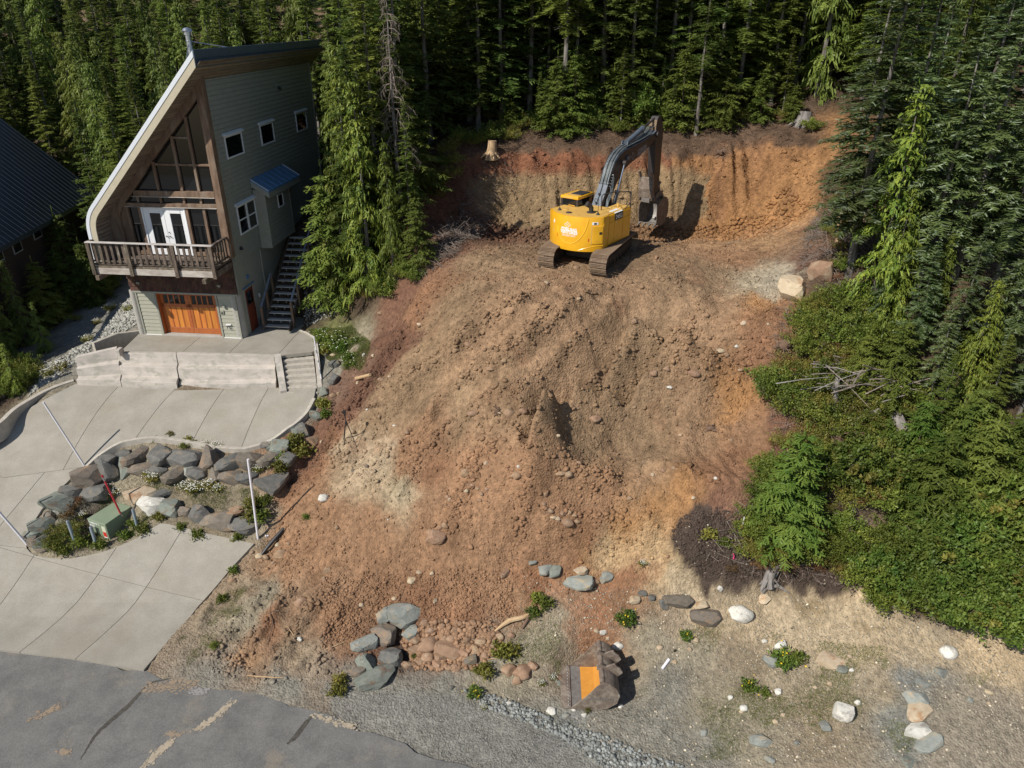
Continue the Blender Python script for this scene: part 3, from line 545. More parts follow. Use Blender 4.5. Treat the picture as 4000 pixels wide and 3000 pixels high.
def flat_poly(name, poly, zf, m, step_=.5, thick=.12, parent=None, rough_edge=0, seed=3, cuts=None, **props):
    """a slab: the outline cut into a fine grid so that it follows zf, with sides down to thick"""
    bm = bmesh.new(); pts = []
    n = len(poly)
    if rough_edge:
        q = []
        for i in range(n):
            a = np.array(poly[i][:2]); b = np.array(poly[(i+1) % n][:2]); L = np.linalg.norm(b-a); k = max(1, int(L/.12)) if (abs(a[0]) < 22 and abs(b[0]) < 22) else 1
            nrm = np.array([-(b-a)[1], (b-a)[0]])/max(L, 1e-6)
            for j in range(k):
                p = a+(b-a)*j/k; off = (float(fbm(np.array([p[0]]), np.array([p[1]]), .7, 4, seed)[0])*rough_edge) if k > 1 else 0
                q.append(p+nrm*off)
        poly = q
    vs = [bm.verts.new((p[0], p[1], 0)) for p in poly]
    tri = tessellate_polygon([[Vector((p[0], p[1], 0)) for p in poly]])
    for t in tri:
        try: bm.faces.new([vs[i] for i in t])
        except ValueError: pass
    bmesh.ops.recalc_face_normals(bm, faces=bm.faces)
    cells = {}
    if cuts:
        for (a, b) in cuts:
            d = Vector((b[0]-a[0], b[1]-a[1], 0)).normalized(); nr = Vector((-d.y, d.x, 0))
            for s in (-.011, .011):
                bmesh.ops.bisect_plane(bm, geom=bm.verts[:]+bm.edges[:]+bm.faces[:], plane_co=Vector((a[0], a[1], 0))+nr*s, plane_no=nr)
        kill = []
        for f in bm.faces:
            c = f.calc_center_median(); key = []
            for (a, b) in cuts:
                d = Vector((b[0]-a[0], b[1]-a[1], 0)).normalized(); nr = Vector((-d.y, d.x, 0)); s = (c-Vector((a[0], a[1], 0))).dot(nr)
                if abs(s) < .0111: kill.append(f); key = None; break
                key.append(s > 0)
            if key is not None: cells.setdefault(tuple(key), []).append([v.index for v in f.verts])
        bmesh.ops.delete(bm, geom=kill, context='FACES')
    xs = [v.co.x for v in bm.verts]; ys = [v.co.y for v in bm.verts]
    if step_:
        for x in np.arange(max(min(xs), -26), min(max(xs), 26), step_): bmesh.ops.bisect_plane(bm, geom=bm.verts[:]+bm.edges[:]+bm.faces[:], plane_co=(x+.003, 0, 0), plane_no=(1, 0, 0))
        for y in np.arange(max(min(ys), 8), max(ys), step_): bmesh.ops.bisect_plane(bm, geom=bm.verts[:]+bm.edges[:]+bm.faces[:], plane_co=(0, y+.003, 0), plane_no=(0, 1, 0))
    groups = {}
    for f in bm.faces:
        c = f.calc_center_median(); key = ()
        if cuts:
            for (a, b) in cuts:
                d = Vector((b[0]-a[0], b[1]-a[1], 0)).normalized(); key += ((c-Vector((a[0], a[1], 0))).dot(Vector((-d.y, d.x, 0))) > 0,)
        groups.setdefault(key, []).append(f)
    out = []
    for key, fs in sorted(groups.items()):
        if sum(f.calc_area() for f in fs) < .02: continue
        b2 = bmesh.new(); mp_ = {}
        for f in fs:
            vl = []
            for v in f.verts:
                if v.index < 0 or v not in mp_: mp_[v] = b2.verts.new(v.co)
                vl.append(mp_[v])
            try: b2.faces.new(vl)
            except ValueError: pass
        bmesh.ops.remove_doubles(b2, verts=b2.verts, dist=.0008)
        bmesh.ops.recalc_face_normals(b2, faces=b2.faces)
        for f in b2.faces:
            if f.normal.z < 0: f.normal_flip()
        co = np.array([[v.co.x, v.co.y] for v in b2.verts]); zz = zf(co[:, 0], co[:, 1])
        for v, z in zip(list(b2.verts), zz): v.co.z = float(z)
        if thick:
            be = [e for e in b2.edges if len(e.link_faces) == 1]
            r = bmesh.ops.extrude_edge_only(b2, edges=be)
            for g in r['geom']:
                if isinstance(g, bmesh.types.BMVert): g.co.z -= thick
            bmesh.ops.recalc_face_normals(b2, faces=b2.faces)
        me = bpy.data.meshes.new(name); b2.to_mesh(me); b2.free(); me.materials.append(m)
        out.append(add(name, me, parent, **props))
    bm.free(); return out
def road_z(x, y): return np.zeros_like(x)+.012+.02*fbm(x, y, 6, 2, 5)
road = flat_poly('road', ROADP, road_z, m_asph, .8, .08, None, .16, kind='structure')[0]
# crack sealing and dirt smears lying on the asphalt
m_seal = mat('crack_sealant', (.045,.042,.036), (.09,.08,.065), scale=14, rough=.9)
def strip(name, px, widths, m, dz=.006, jag=.015, parent=None, zf=None, n=5, **pr):
    P = catmull([hit(*p)[:2] for p in px], n); W = np.interp(np.linspace(0, 1, len(P)), np.linspace(0, 1, len(widths)), widths)
    vs = []; fs = []
    for i, p in enumerate(P):
        a = np.array(P[max(i-1, 0)]); b = np.array(P[min(i+1, len(P)-1)]); d = (b-a)/max(np.linalg.norm(b-a), 1e-6); nr = np.array([-d[1], d[0]])
        for s in (-1, 1):
            q = np.array(p)+nr*s*(W[i]/2+random.uniform(-jag, jag)); z = (zf(np.array([q[0]]), np.array([q[1]]))[0] if zf else ground(q[0], q[1])); vs.append((q[0], q[1], float(z)+dz))
    for i in range(len(P)-1): fs.append((2*i, 2*i+2, 2*i+3, 2*i+1))
    return add(name, mesh_np(name, vs, fs, m), parent, **pr)
strip('sealed_crack', [c5(500,1380), c5(530,1330), c5(600,1230), c5(700,1130), c5(790,1060), c5(870,970), c5(940,910), c5(1060,870)], [.03,.05,.11,.16,.17,.1,.1,.02], m_seal, parent=road, zf=road_z, n=12)
strip('sealed_crack', [c5(1775,1290), c5(1830,1235), c5(1890,1160), c5(1940,1105)], [.05,.17,.15,.04], m_seal, parent=road, zf=road_z, n=12)
def ond(dx, dy):
    r = ray(dx, dy); t = np.arange(15, 60, .02); X = r[0]*t; Y = r[1]*t; Z = CAMZ+r[2]*t; k = int(np.argmax(Z < drive_z(X, Y)+.0)); return (float(X[k]), float(Y[k]), float(drive_z(X[k], Y[k])))
m_dust = mat('pale_dust', (.33,.275,.20), (.42,.36,.27), scale=6, rough=.97)
m_dust2 = mat('tan_dust', (.30,.225,.15), (.25,.2,.15), scale=6, rough=.97)
def smear(px, wds, m, k, seed):
    rr = random.Random(seed); P = catmull([hit(*p)[:2] for p in px], 10); vs = []; fs = []
    for _ in range(k):
        t = rr.random(); i = min(int(t*(len(P)-1)), len(P)-2); a = np.array(P[i]); b = np.array(P[i+1]); d = (b-a)/max(np.linalg.norm(b-a), 1e-6); nr = np.array([-d[1], d[0]])
        c = a+nr*rr.gauss(0, wds*.4)+d*rr.gauss(0, .1); s = rr.choice((.012,.02,.035))*rr.uniform(.7, 1.5); n = 6; b0 = len(vs)
        for j in range(n):
            an = j*math.tau/n+rr.random()*.5; q = c+(d*math.cos(an)*1.6+nr*math.sin(an))*s*rr.uniform(.5, 1); vs.append((q[0], q[1], .0205+rr.random()*.004+.02*float(fbm(np.array([q[0]]), np.array([q[1]]), 6, 2, 5)[0])))
        fs.append(tuple(range(b0, b0+n)))
    return add('dried_mud', mesh_np('dried_mud', vs, fs, m), road, kind='stuff')
smear([c5(920,1400), c5(1000,1320), c5(1060,1280)], .16, m_dust, 420, 1)
smear([c5(1230,1190), c5(1330,1120), c5(1430,1040)], .14, m_dust, 380, 2)
smear([c5(210,1130), c5(300,1090), c5(370,1060)], .2, m_dust2, 180, 3); smear([c5(900,950), c5(1050,930), c5(1200,910)], .3, m_dust2, 420, 4)
smear([c5(390,1330), c5(420,1340)], .12, m_dust2, 90, 6); smear([c5(1050,1230), c5(1110,1230)], .12, m_dust2, 90, 7); smear([c5(1950,1110), c5(2080,1160), c5(2190,1180)], .14, m_dust, 200, 8); smear([c5(1200,960),c5(1280,960)], .2, mat('grey_scrape', (.27,.26,.25)), 160, 9)

m_conc = mat('concrete_slab', (.335,.313,.268), (.275,.255,.215), scale=1.1, rough=.9, bump=.004, bscale=30, gen=True, spec=.25, detail=8, col3=(.27,.235,.18), s3=.45, hard=(.48,.9)); gritty(m_conc, 24, .86, 1.14)
m_wall = mat('pink_grey_concrete', (.52,.47,.42), (.40,.365,.32), scale=1.6, rough=.9, bump=.004, bscale=25, detail=9, col3=(.36,.34,.29), s3=2.2, hard=(.52,.6), stretch=(1,1,1.6))
m_curb = mat('curb_concrete', (.47,.43,.37), (.36,.33,.28), scale=5, rough=.9, bump=.004)
J = lambda a, za, b, zb: (at(*a, za)[:2], at(*b, zb)[:2])
drv_root = add('driveway', None, kind='structure')
def nearest(px, z):
    q = at(*px, z); return min(range(len(DRVW)), key=lambda i: math.hypot(DRVW[i][0]-q[0], DRVW[i][1]-q[1]))
iB1 = [i for i, p in enumerate(DRV) if p[:2] == (185,1008)][0]; iB2 = [i for i, p in enumerate(DRV) if p[:2] == (58,1184)][0]
iL1 = [i for i, p in enumerate(DRV) if p[:2] == (-100,985)][0]; iL2 = [i for i, p in enumerate(DRV) if p[:2] == (-330,1200)][0]
W2 = [p[:2] for p in DRVW]
left_mid = W2[iL1]
upper = W2[:iB1+1]+[at(0,1010,3.35)[:2]]+W2[iL1:]
leftp = [W2[iB1]]+W2[iB1+1:iB2+1]+[at(0,1177,1.35)[:2], W2[iL2]]+W2[iL2+1:iL1+1]+[at(0,1010,3.35)[:2]]
lower = W2[iB2:iL2+1]+[at(0,1177,1.35)[:2]]
def shrink(poly, d=.011):
    n = len(poly); A = sum(poly[i][0]*poly[(i+1)%n][1]-poly[(i+1)%n][0]*poly[i][1] for i in range(n)); sg = 1 if A > 0 else -1; out = []
    for i in range(n):
        a = np.array(poly[i-1]); b = np.array(poly[i]); c = np.array(poly[(i+1) % n]); d1 = (b-a)/max(np.linalg.norm(b-a), 1e-6); d2 = (c-b)/max(np.linalg.norm(c-b), 1e-6)
        nn = np.array([-(d1+d2)[1], (d1+d2)[0]]); L = np.linalg.norm(nn); out.append(tuple(b+(nn/L if L > 1e-6 else 0)*d*sg))
    return out
A_cuts = [J((143,951),4.1,(271,839),4.5), J((266,958),3.9,(383,847),4.6), J((390,950),4.2,(491,846),4.6), J((491,962),4.3,(591,842),4.6)]
def dz2(x, y): return drive_z(x, y)
flat_poly('slab_panel', shrink(upper), dz2, m_conc, .6, .16, drv_root, cuts=A_cuts)
flat_poly('slab_panel', shrink(leftp), dz2, m_conc, .6, .16, drv_root, cuts=[J((0,1106),2.3,(75,1014),3.3)])
flat_poly('slab_panel', shrink(lower), dz2, m_conc, .6, .16, drv_root, cuts=[J((18,1258),.85,(70,1197),1.2), J((45,1405),.12,(273,1182),.95), J((161,1424),.1,(427,1150),.98), J((84,1202),1.15,(448,1293),.45)])
apr_root = add('garage_apron', None, kind='structure')
flat_poly('slab_panel', shrink([p[:2] for p in APR]), lambda x, y: np.zeros_like(x)+HZ+.012-(.0*x), m_conc, 0, .16, apr_root, cuts=[J((432,729),6,(398,758),6), J((525,733),6,(495,763),6), J((647,716),6,(602,765),6)])
def wallstrip(name, pts, w_, h_, m, below=.3, parent=None, bev=.012, **pr):
    """a kerb or low wall following 3D points (base line), w_ wide, h_ high (number or list)"""
    n = len(pts); hs = h_ if hasattr(h_, '__len__') else [h_]*n; vs = []; fs = []
    for i, p in enumerate(pts):
        a = np.array(pts[max(i-1, 0)][:2]); b = np.array(pts[min(i+1, n-1)][:2]); d = (b-a)/max(np.linalg.norm(b-a), 1e-6); nr = np.array([-d[1], d[0]])*w_/2
        for s, dz in ((-1, -below), (-1, hs[i]), (1, hs[i]), (1, -below)): vs.append((p[0]+nr[0]*s, p[1]+nr[1]*s, p[2]+dz))
    for i in range(n-1):
        for k in range(3): fs.append((4*i+k, 4*i+k+1, 4*i+5+k, 4*i+4+k))
    fs.append((0, 3, 2, 1)); fs.append((4*n-4, 4*n-3, 4*n-2, 4*n-1))
    mb = MB(); mb._add(vs, fs); return mb.obj(name, m, parent, bevel=bev, smooth_=True, autosmooth=.4, **pr)
inner = catmull([DRVW[i] for i in range([i for i, p in enumerate(DRV) if p[:2] == (679,865)][0], iB1+1)], 3)
inner = [(p[0], p[1], float(drive_z(p[0], p[1]))) for p in inner]
wallstrip('driveway_kerb', inner, .16, list(np.interp(range(len(inner)), [0, 8, 25, len(inner)-8, len(inner)-1], [.03,.13,.16,.13,.02])), m_curb, .35, None, kind='structure')
lk = catmull([at(*p) for p in ((-200,1050,3.6),(-100,985,3.8),(-50,958,4.05),(0,932,4.2),(33,901,4.3),(62,882,4.35),(97,862,4.4),(128,848,4.45),(164,836,4.5))], 3)
wallstrip('left_kerb_wall', lk, .22, .38, m_curb, .4, None, kind='structure')

# retaining wall in three tiers below the garage apron, and the steps beside it
rw = thing('retaining_wall', 'long pinkish grey tiered concrete wall in front of the garage apron', 'retaining wall', (0, 0, 0))
def tier_wall(name, top, foot, prof, m):
    vs = []; fs = []; n = len(prof)
    for (tp, ft) in zip(top, foot):
        tp = np.array(tp); ft = np.array(ft); d = (ft-tp)[:2]; L = np.linalg.norm(d); u = d/max(L, 1e-6)
        if L < .15: u = np.array([-HE2[0], -HE2[1]])
        for t, s in prof:
            if t < 0: xy = tp[:2]+u*t; z = tp[2]+s
            else: xy = tp[:2]+d*t; z = tp[2]+(ft[2]-tp[2])*s
            vs.append((xy[0], xy[1], z))
    for i in range(len(top)-1):
        for k in range(n-1): fs.append((i*n+k, i*n+k+1, (i+1)*n+k+1, (i+1)*n+k))
    fs.append(tuple(range(n-1, -1, -1))); fs.append(tuple((len(top)-1)*n+k for k in range(n)))
    mb = MB(); mb._add(vs, fs); return mb.obj(name, m, rw, bevel=.012)
PR = [(-.22, -.3), (-.22, 0.0), (0, 0), (.08, .37), (.34, .40), (.40, .74), (.80, .775), (.86, 1.25)]
PR2 = [(-.22, -.3), (-.22, 0.0), (0, 0), (.04, .40), (.30, .43), (.36, .86), (.62, .885), (.68, 1.25)]
topA = [at(162,772,6.0), at(205,762,6.14), at(252,751.5,6.26)]; footA = [ond(166,834), ond(212,838), ond(262,840)]
tier_wall('wall_section', topA, footA, PR, m_wall)
topB = [at(253.5,762.5,6.05), at(320,763.5,6.05), at(380,764.5,6.05)]; footB = [ond(263.5,840), ond(322,843), ond(382,845)]
tier_wall('wall_section', topB, footB, PR, m_wall)
topC = [at(381,764,6.07), at(480,766.5,6.07), at(592,769,6.07)]; footC = [ond(384,847), ond(480,846), ond(594,841)]
tier_wall('wall_section', topC, footC, PR2, m_wall)
st = thing('concrete_steps', 'six grey concrete steps between white cheek walls beside the parking terrace', 'steps', (0, 0, 0))
tl = np.array(at(610,769,6.0)); tr = np.array(at(676,762,6.0)); bl = np.array(ond(620,850)); br = np.array(ond(686,846))
NS = 7
for k in range(NS):
    a = k/NS; b = (k+1)/NS
    f0 = tl+(bl-tl)*a; f1 = tr+(br-tr)*a; g0 = tl+(bl-tl)*b; g1 = tr+(br-tr)*b
    zt = 6.0-(k+1)*((6.0-bl[2])/NS)+.001+(.02 if k == NS-1 else 0); mb = MB()
    vs = [(f0[0], f0[1], zt), (f1[0], f1[1], zt), (g1[0], g1[1], zt), (g0[0], g0[1], zt)]; vs2 = [(v[0], v[1], 4.3) for v in vs]
    mb._add(vs+vs2, [(0, 1, 2, 3), (7, 6, 5, 4), (0, 4, 5, 1), (1, 5, 6, 2), (2, 6, 7, 3), (3, 7, 4, 0)])
    mb.obj('step', m_curb, st, bevel=.008)
def cheek(p0, p1, w_, dz, name='cheek_wall', m=None):
    p0 = np.array(p0); p1 = np.array(p1); d = (p1-p0)[:2]; d = d/np.linalg.norm(d); nr = np.array([-d[1], d[0]])*w_/2; vs = []
    for p, zz in ((p0, p0[2]+dz), (p0, 4.2), (p1, 4.2), (p1, p1[2]+dz)):
        for s in (-1, 1): vs.append((p[0]+nr[0]*s, p[1]+nr[1]*s, zz))
    mb = MB(); mb._add(vs, [(0, 1, 3, 2), (2, 3, 5, 4), (4, 5, 7, 6), (6, 7, 1, 0), (0, 2, 4, 6), (1, 7, 5, 3)]); mb.obj(name, m or m_curb, st, bevel=.01)
cheek(at(600,769,6.03), ond(613,849), .30, .12, m=m_wall)
cheek(at(684,757,6.05), at(692,843,float(bl[2])), .2, .16)
# side kerb of the apron at the right and the low wing wall at the left
wallstrip('apron_kerb', [at(*p) for p in ((686,758,6),(684,742,6),(679,730,6),(664,720.5,6),(648,714.5,6))], .12, .09, m_curb, 1.2, kind='structure')
wallstrip('wing_wall', [at(203,752,6.0), at(255,731,6.0), at(308,715,6.0)], .2, [.28,.28,.05], m_curb, .8, kind='structure')
mb = MB(); q = at(256,760,6.2); mb.box(q[0]-.1, q[0]+.1, q[1]-.1, q[1]+.28, 6.0, 6.32); mb.obj('wall_end_block', m_wall, rw, bevel=.02)
# ================================================================ the steep-roofed house
m_side = mat('olive_grey_siding', (.275,.283,.245), (.31,.315,.275), scale=3, rough=.75, bump=.003, bscale=40)
m_lowwall = mat('grey_green_wall', (.28,.285,.245), (.32,.32,.28), scale=1.5, rough=.85, bump=.004)
m_sidl = mat('pale_sage_siding', (.33,.33,.26), (.36,.355,.285), scale=4, rough=.7)
m_trim = mat('grey_trim', (.30,.30,.25), (.27,.27,.22), scale=5, rough=.7)
m_white = mat('white_paint', (.78,.79,.80), rough=.45)
m_winf = mat('white_window_frame', (.72,.74,.77), rough=.45)
m_glass = mat('dark_glass', (.008,.009,.010), rough=.04, spec=.7)
m_wood = mat('weathered_timber', (.22,.14,.09), (.12,.075,.048), scale=7, rough=.8, bump=.004, stretch=(1,1,.25), gen=True, col3=(.27,.22,.17), s3=2.4, hard=(.5,.75))
m_wood2 = mat('grey_weathered_wood', (.15,.115,.085), (.065,.048,.036), scale=9, rough=.85, bump=.004, stretch=(1,1,.3), objvar=.28, col3=(.32,.29,.25), s3=3, hard=(.56,.72))
m_paleb = mat('bleached_and_lit_beam', (.50,.46,.41), (.30,.26,.22), scale=5, rough=.8, bump=.003, stretch=(.3,1,1), gen=True)
m_rail = mat('sunbleached_handrail', (.55,.52,.49), (.38,.35,.32), scale=5, rough=.7, stretch=(.3,1,1), gen=True)
m_soff = mat('brown_soffit_planks', (.24,.19,.145), (.17,.125,.09), scale=5, rough=.8, objvar=.2, stretch=(1,.3,1))
m_cream = mat('cream_fascia', (.50,.45,.335), (.46,.41,.30), scale=4, rough=.6)
m_cap = mat('white_metal_flashing', (.74,.78,.84), rough=.3, metal=.2)
m_ridge = mat('blue_grey_metal', (.11,.145,.20), (.09,.12,.165), scale=4, rough=.45, metal=.3)
m_bluem = mat('blue_steel_roof', (.13,.27,.48), (.11,.23,.42), scale=4, rough=.4, metal=.15)
m_shing = mat('cedar_shingle', (.085,.036,.022), (.05,.024,.016), scale=8, rough=.8, objvar=.4, stretch=(1,1,.3))
m_cedar = mat('orange_cedar', (.62,.235,.042), (.50,.165,.028), scale=6, rough=.38, stretch=(1,1,.12), objvar=.12, coat=.3)
m_cedar2 = mat('red_cedar', (.40,.120,.03), (.33,.092,.024), scale=6, rough=.42, stretch=(1,1,.12), objvar=.1, coat=.2)
m_rdoor = mat('dark_red_door', (.20,.045,.02), (.14,.03,.015), scale=5, rough=.5, stretch=(1,1,.2))
m_colc = mat('smooth_concrete', (.40,.385,.35), (.34,.325,.29), scale=3, rough=.85, bump=.004, detail=8)
m_steel = mat('galvanised_steel', (.55,.57,.60), (.42,.44,.47), scale=9, rough=.3, metal=.85)
m_black = mat('black_metal', (.02,.02,.022), rough=.5)
house = thing('house', 'tall grey-green house with one steep curved roof, timber balcony and orange garage door', 'house', tuple(HO), HA)
def hp(mb, name, m, parent=None, **k): return mb.obj(name, m, parent or house, **k)
# roof profile
SL = 1.042
def bez(a, b, c, n): return [((1-t)**2*a[0]+2*t*(1-t)*b[0]+t*t*c[0], (1-t)**2*a[1]+2*t*(1-t)*b[1]+t*t*c[1]) for t in np.linspace(0, 1, n)]
outer = [(5.86, 12.78), (2.9, 12.78-2.96*SL)]+bez((-.10, 6.57), (-.54, 6.12), (-.57, 5.45), 9)+[(-.60, 4.6), (-.62, 3.75)]
def offs(P, d):
    out = []
    for i, p in enumerate(P):
        a = np.array(P[max(i-1, 0)]); b = np.array(P[min(i+1, len(P)-1)]); t = (b-a)/np.linalg.norm(b-a); out.append((p[0]-t[1]*d, p[1]+t[0]*d))
    return out
def band(P, d0, d1, vert_end=True):
    a = offs(P, d0); b = offs(P, d1)
    if vert_end: a[0] = (5.86, a[0][1]+(5.86-a[0][0])*SL); b[0] = (5.86, b[0][1]+(5.86-b[0][0])*SL)
    return a+b[::-1]
Y0R, Y1R = -1.2, 13.6
mb = MB(); mb.prism(band(outer, .03, .36), 'y', Y0R+.045, Y1R); roof = hp(mb, 'roof', m_ridge)
mb = MB(); mb.prism(band(outer, -.03, .135), 'y', Y0R-.03, Y0R+.04); hp(mb, 'fascia_cap', m_cap, roof, bevel=.008)
mb = MB(); mb.prism(band(outer, .138, .40), 'y', Y0R-.01, Y0R+.04); hp(mb, 'fascia_board', m_cream, roof)
mb = MB(); mb.box(5.862, 5.90, Y0R-.02, Y1R+.02, 12.50, 12.84); hp(mb, 'ridge_flashing', m_ridge, roof, bevel=.006)
mb = MB(); mb.box(5.862, 5.885, Y0R-.01, Y1R, 12.2, 12.49); hp(mb, 'ridge_fascia', m_ridge, roof, bevel=.006)
# standing seams on the roof's far side
inner = offs(outer, .38)
# soffit planks under the front overhang and along the high side
acc = [0]
for i in range(1, len(inner)): acc.append(acc[-1]+math.hypot(inner[i][0]-inner[i-1][0], inner[i][1]-inner[i-1][1]))
def pat(s):
    return (float(np.interp(s, acc, [p[0] for p in inner])), float(np.interp(s, acc, [p[1] for p in inner])))
s = .12; k = 0
while s < acc[-1]-.02:
    a = pat(s); b = pat(min(s+.150, acc[-1])); 
    mb = MB(); mb.prism(offs([a, b], 0)+offs([a, b], .016)[::-1], 'y', Y0R+.04, .0 if a[0] < 5.2 else 13.4); hp(mb, 'soffit_plank', m_soff, roof); s += .172; k += 1
# glazed gable at y = 0
def wood(name, x0, x1, z0, z1, y0=-.08, y1=.08, m=None, parent=None, bev=.008):
    mb = MB(); mb.box(x0, x1, y0, y1, z0, z1); return hp(mb, name, m or m_wood, parent, bevel=bev)
rake = [(5.30, 11.70), (5.30, 11.18), (5.05, 10.90), (2.35, 8.22), (1.29, 7.02), (.62, 6.36), (.42, 6.02), (.36, 5.6), (.36, 4.12), (-.2, 4.12), (-.2, 6.0), (.0, 6.38)]
mb = MB(); mb.prism(rake, 'y', -.15, .1); hp(mb, 'rake_beam', m_wood, bevel=.01)
mb = MB(); mb.prism([(5.3, 11.98), (5.3, 11.75), (-.02, 6.47), (-.25, 6.0), (-.25, 4.1), (-.24, 4.1), (-.24, 6.1), (-.1, 6.55)], 'y', -.04, .1); hp(mb, 'gable_trim', m_soff)
mb = MB(); mb.box(.36, .70, -.02, .06, 4.12, 6.36); hp(mb, 'timber_panel', m_wood)
gl = [(5.1, 11.0), (5.1, 4.12), (.70, 4.12), (.70, 6.45), (1.3, 7.02), (2.35, 8.22)]
mb = MB(); mb.prism(gl, 'y', .03, .06); hp(mb, 'gable_glass', m_glass)
post = wood('corner_post', 5.10, 5.44, 4.1, 11.86, -.17, .17, bev=.02)
beam1 = wood('tie_beam', 1.30, 5.10, 6.84, 7.08, -.16, .06); wood('beam_cap', 1.2, 5.098, 6.805, 6.835, -.19, .05, m_paleb, beam1)  # pale cap colour paints the lit line along the sill
beam2 = wood('door_head_beam', .68, 5.10, 6.37, 6.52, -.14, .06); wood('beam_cap', .68, 5.098, 6.335, 6.365, -.17, .05, m_paleb, beam2)  # same painted lit line, on the lower cap
for x, zt in ((2.48, 8.32), (3.58, 9.42), (4.37, 10.22)): wood('mullion', x-.06, x+.06, 7.085, zt)
for x0, x1, z in ((2.545, 3.515, 8.22), (3.645, 4.305, 8.22), (4.435, 5.095, 8.22), (3.645, 4.305, 9.36)): wood('glazing_bar', x0, x1, z-.05, z+.04, -.06, .06)
for x in (1.38, 2.47, 3.56, 4.35): wood('mullion', x-.055, x+.055, 6.525, 6.80, -.06, .06)
for x in (.76, 1.36, 3.61, 4.42): wood('mullion', x-.065, x+.065, 4.12, 6.33, -.09, .06)
wood('mullion', 5.03, 5.095, 4.12, 6.33, -.09, .06)
for x0, x1 in ((.83, 1.29), (3.68, 4.35), (4.49, 5.02)): wood('sill_board', x0, x1, 4.12, 4.30, -.07, .06)
# french doors
fd = wood('french_door', 1.43, 3.53, 6.26, 6.32, -.10, .05, m_white); 
for x0, x1, z0, z1 in ((1.43, 1.50, 4.13, 6.255), (3.46, 3.53, 4.13, 6.255)): wood('door_frame', x0, x1, z0, z1, -.10, .05, m_white, fd)
for a in (1.505, 2.485):
    for x0, x1, z0, z1 in ((a, a+.28, 4.14, 6.25), (a+.79, a+.97, 4.14, 6.25) if a < 2 else (a+.80, a+.97, 4.14, 6.25), (a+.283, a+.787, 6.06, 6.25), (a+.283, a+.787, 4.14, 4.42)):
        wood('door_stile', x0, x1, z0, z1, -.06, .02, m_white, fd)
    mb = MB(); mb.box(a+.284, a+.786, -.03, -.02, 4.421, 6.059); hp(mb, 'door_pane', m_glass, fd)
for x, z in ((2.40, 5.02), (2.56, 5.02), (2.56, 5.2)):
    mb = MB(); mb.tube([(x, -.06, z), (x, -.12, z)], .022); mb.bar((x, -.12, z), (x+.09, -.12, z-.02), .02, .02) if z < 5.1 else None; hp(mb, 'door_handle', m_black, fd)
# balcony
mb = MB(); mb.box(-.48, 5.28, -1.46, -.02, 3.98, 4.04); balc = hp(mb, 'balcony', m_wood2)
for i in range(9): 
    mb = MB(); y = -1.50+i*.165; mb.box(-.50, 5.30, y, y+.155, 4.045, 4.085); hp(mb, 'deck_board', m_wood2, balc)
mb = MB(); mb.box(-.40, 5.18, -1.55, -1.47, 3.60, 3.89); hp(mb, 'rim_beam', m_paleb, balc, bevel=.01)
mb = MB(); mb.box(5.19, 5.27, -1.46, -.02, 3.60, 3.89); hp(mb, 'rim_beam', m_wood2, balc, bevel=.01)
mb = MB(); mb.box(-.46, -.41, -1.46, -.02, 3.60, 3.89); hp(mb, 'rim_beam', m_wood2, balc, bevel=.01)
mb = MB(); mb.box(-.44, 5.24, -1.53, -1.46, 3.895, 3.975); hp(mb, 'edge_board', m_wood2, balc)
for x in (-.47, 1.33, 3.47, 5.22):
    mb = MB(); mb.box(x-.085, x+.085, -1.66, -1.555, 3.58, 5.045); mb.tube([(x-.01, -1.66, 3.68), (x-.01, -1.675, 3.68)], .025, mi=1); mb.tube([(x-.01, -1.66, 3.8), (x-.01, -1.675, 3.8)], .025, mi=1); hp(mb, 'rail_post', [m_wood2, m_black], balc, bevel=.008)
bal = MB(); bal.box(-.062, .062, -.02, .02, 4.13, 5.05); balm = bal.me('baluster', m_wood2, bevel=.006)
xs = []
for a, b, n in ((-.385, 1.245, 6), (1.415, 3.385, 7), (3.555, 5.135, 6)):
    st_ = (b-a)/n
    for i in range(n): xs.append(a+st_*(i+.5))
for x in xs: add('baluster', balm, balc, (x, -1.53, 0))
for i in range(5): add('baluster', balm, balc, (5.27, -1.32+i*.25, 0), (0, 0, math.pi/2))
for i in range(5): add('baluster', balm, balc, (-.47, -1.32+i*.25, 0), (0, 0, math.pi/2))
mb = MB(); mb.box(-.56, 5.34, -1.67, -1.49, 5.055, 5.105); hp(mb, 'handrail', m_rail, balc, bevel=.012)
mb = MB(); mb.box(5.20, 5.34, -1.48, -.16, 5.055, 5.105); hp(mb, 'handrail', m_wood2, balc, bevel=.012)
mb = MB(); mb.box(-.56, -.42, -1.48, -.1, 5.055, 5.105); hp(mb, 'handrail', m_wood2, balc, bevel=.012)
mb = MB(); mb.box(-.45, 5.2, -1.505, -1.465, 4.16, 4.24); hp(mb, 'bottom_rail', m_wood2, balc)
mb = MB(); mb.box(5.235, 5.27, -1.46, -.05, 4.16, 4.24); hp(mb, 'bottom_rail', m_wood2, balc)
for x in (-.32, 4.72): mb = MB(); mb.box(x-.09, x+.09, -1.74, -.03, 3.36, 3.575); hp(mb, 'carrier_beam', m_wood2, balc, bevel=.01)
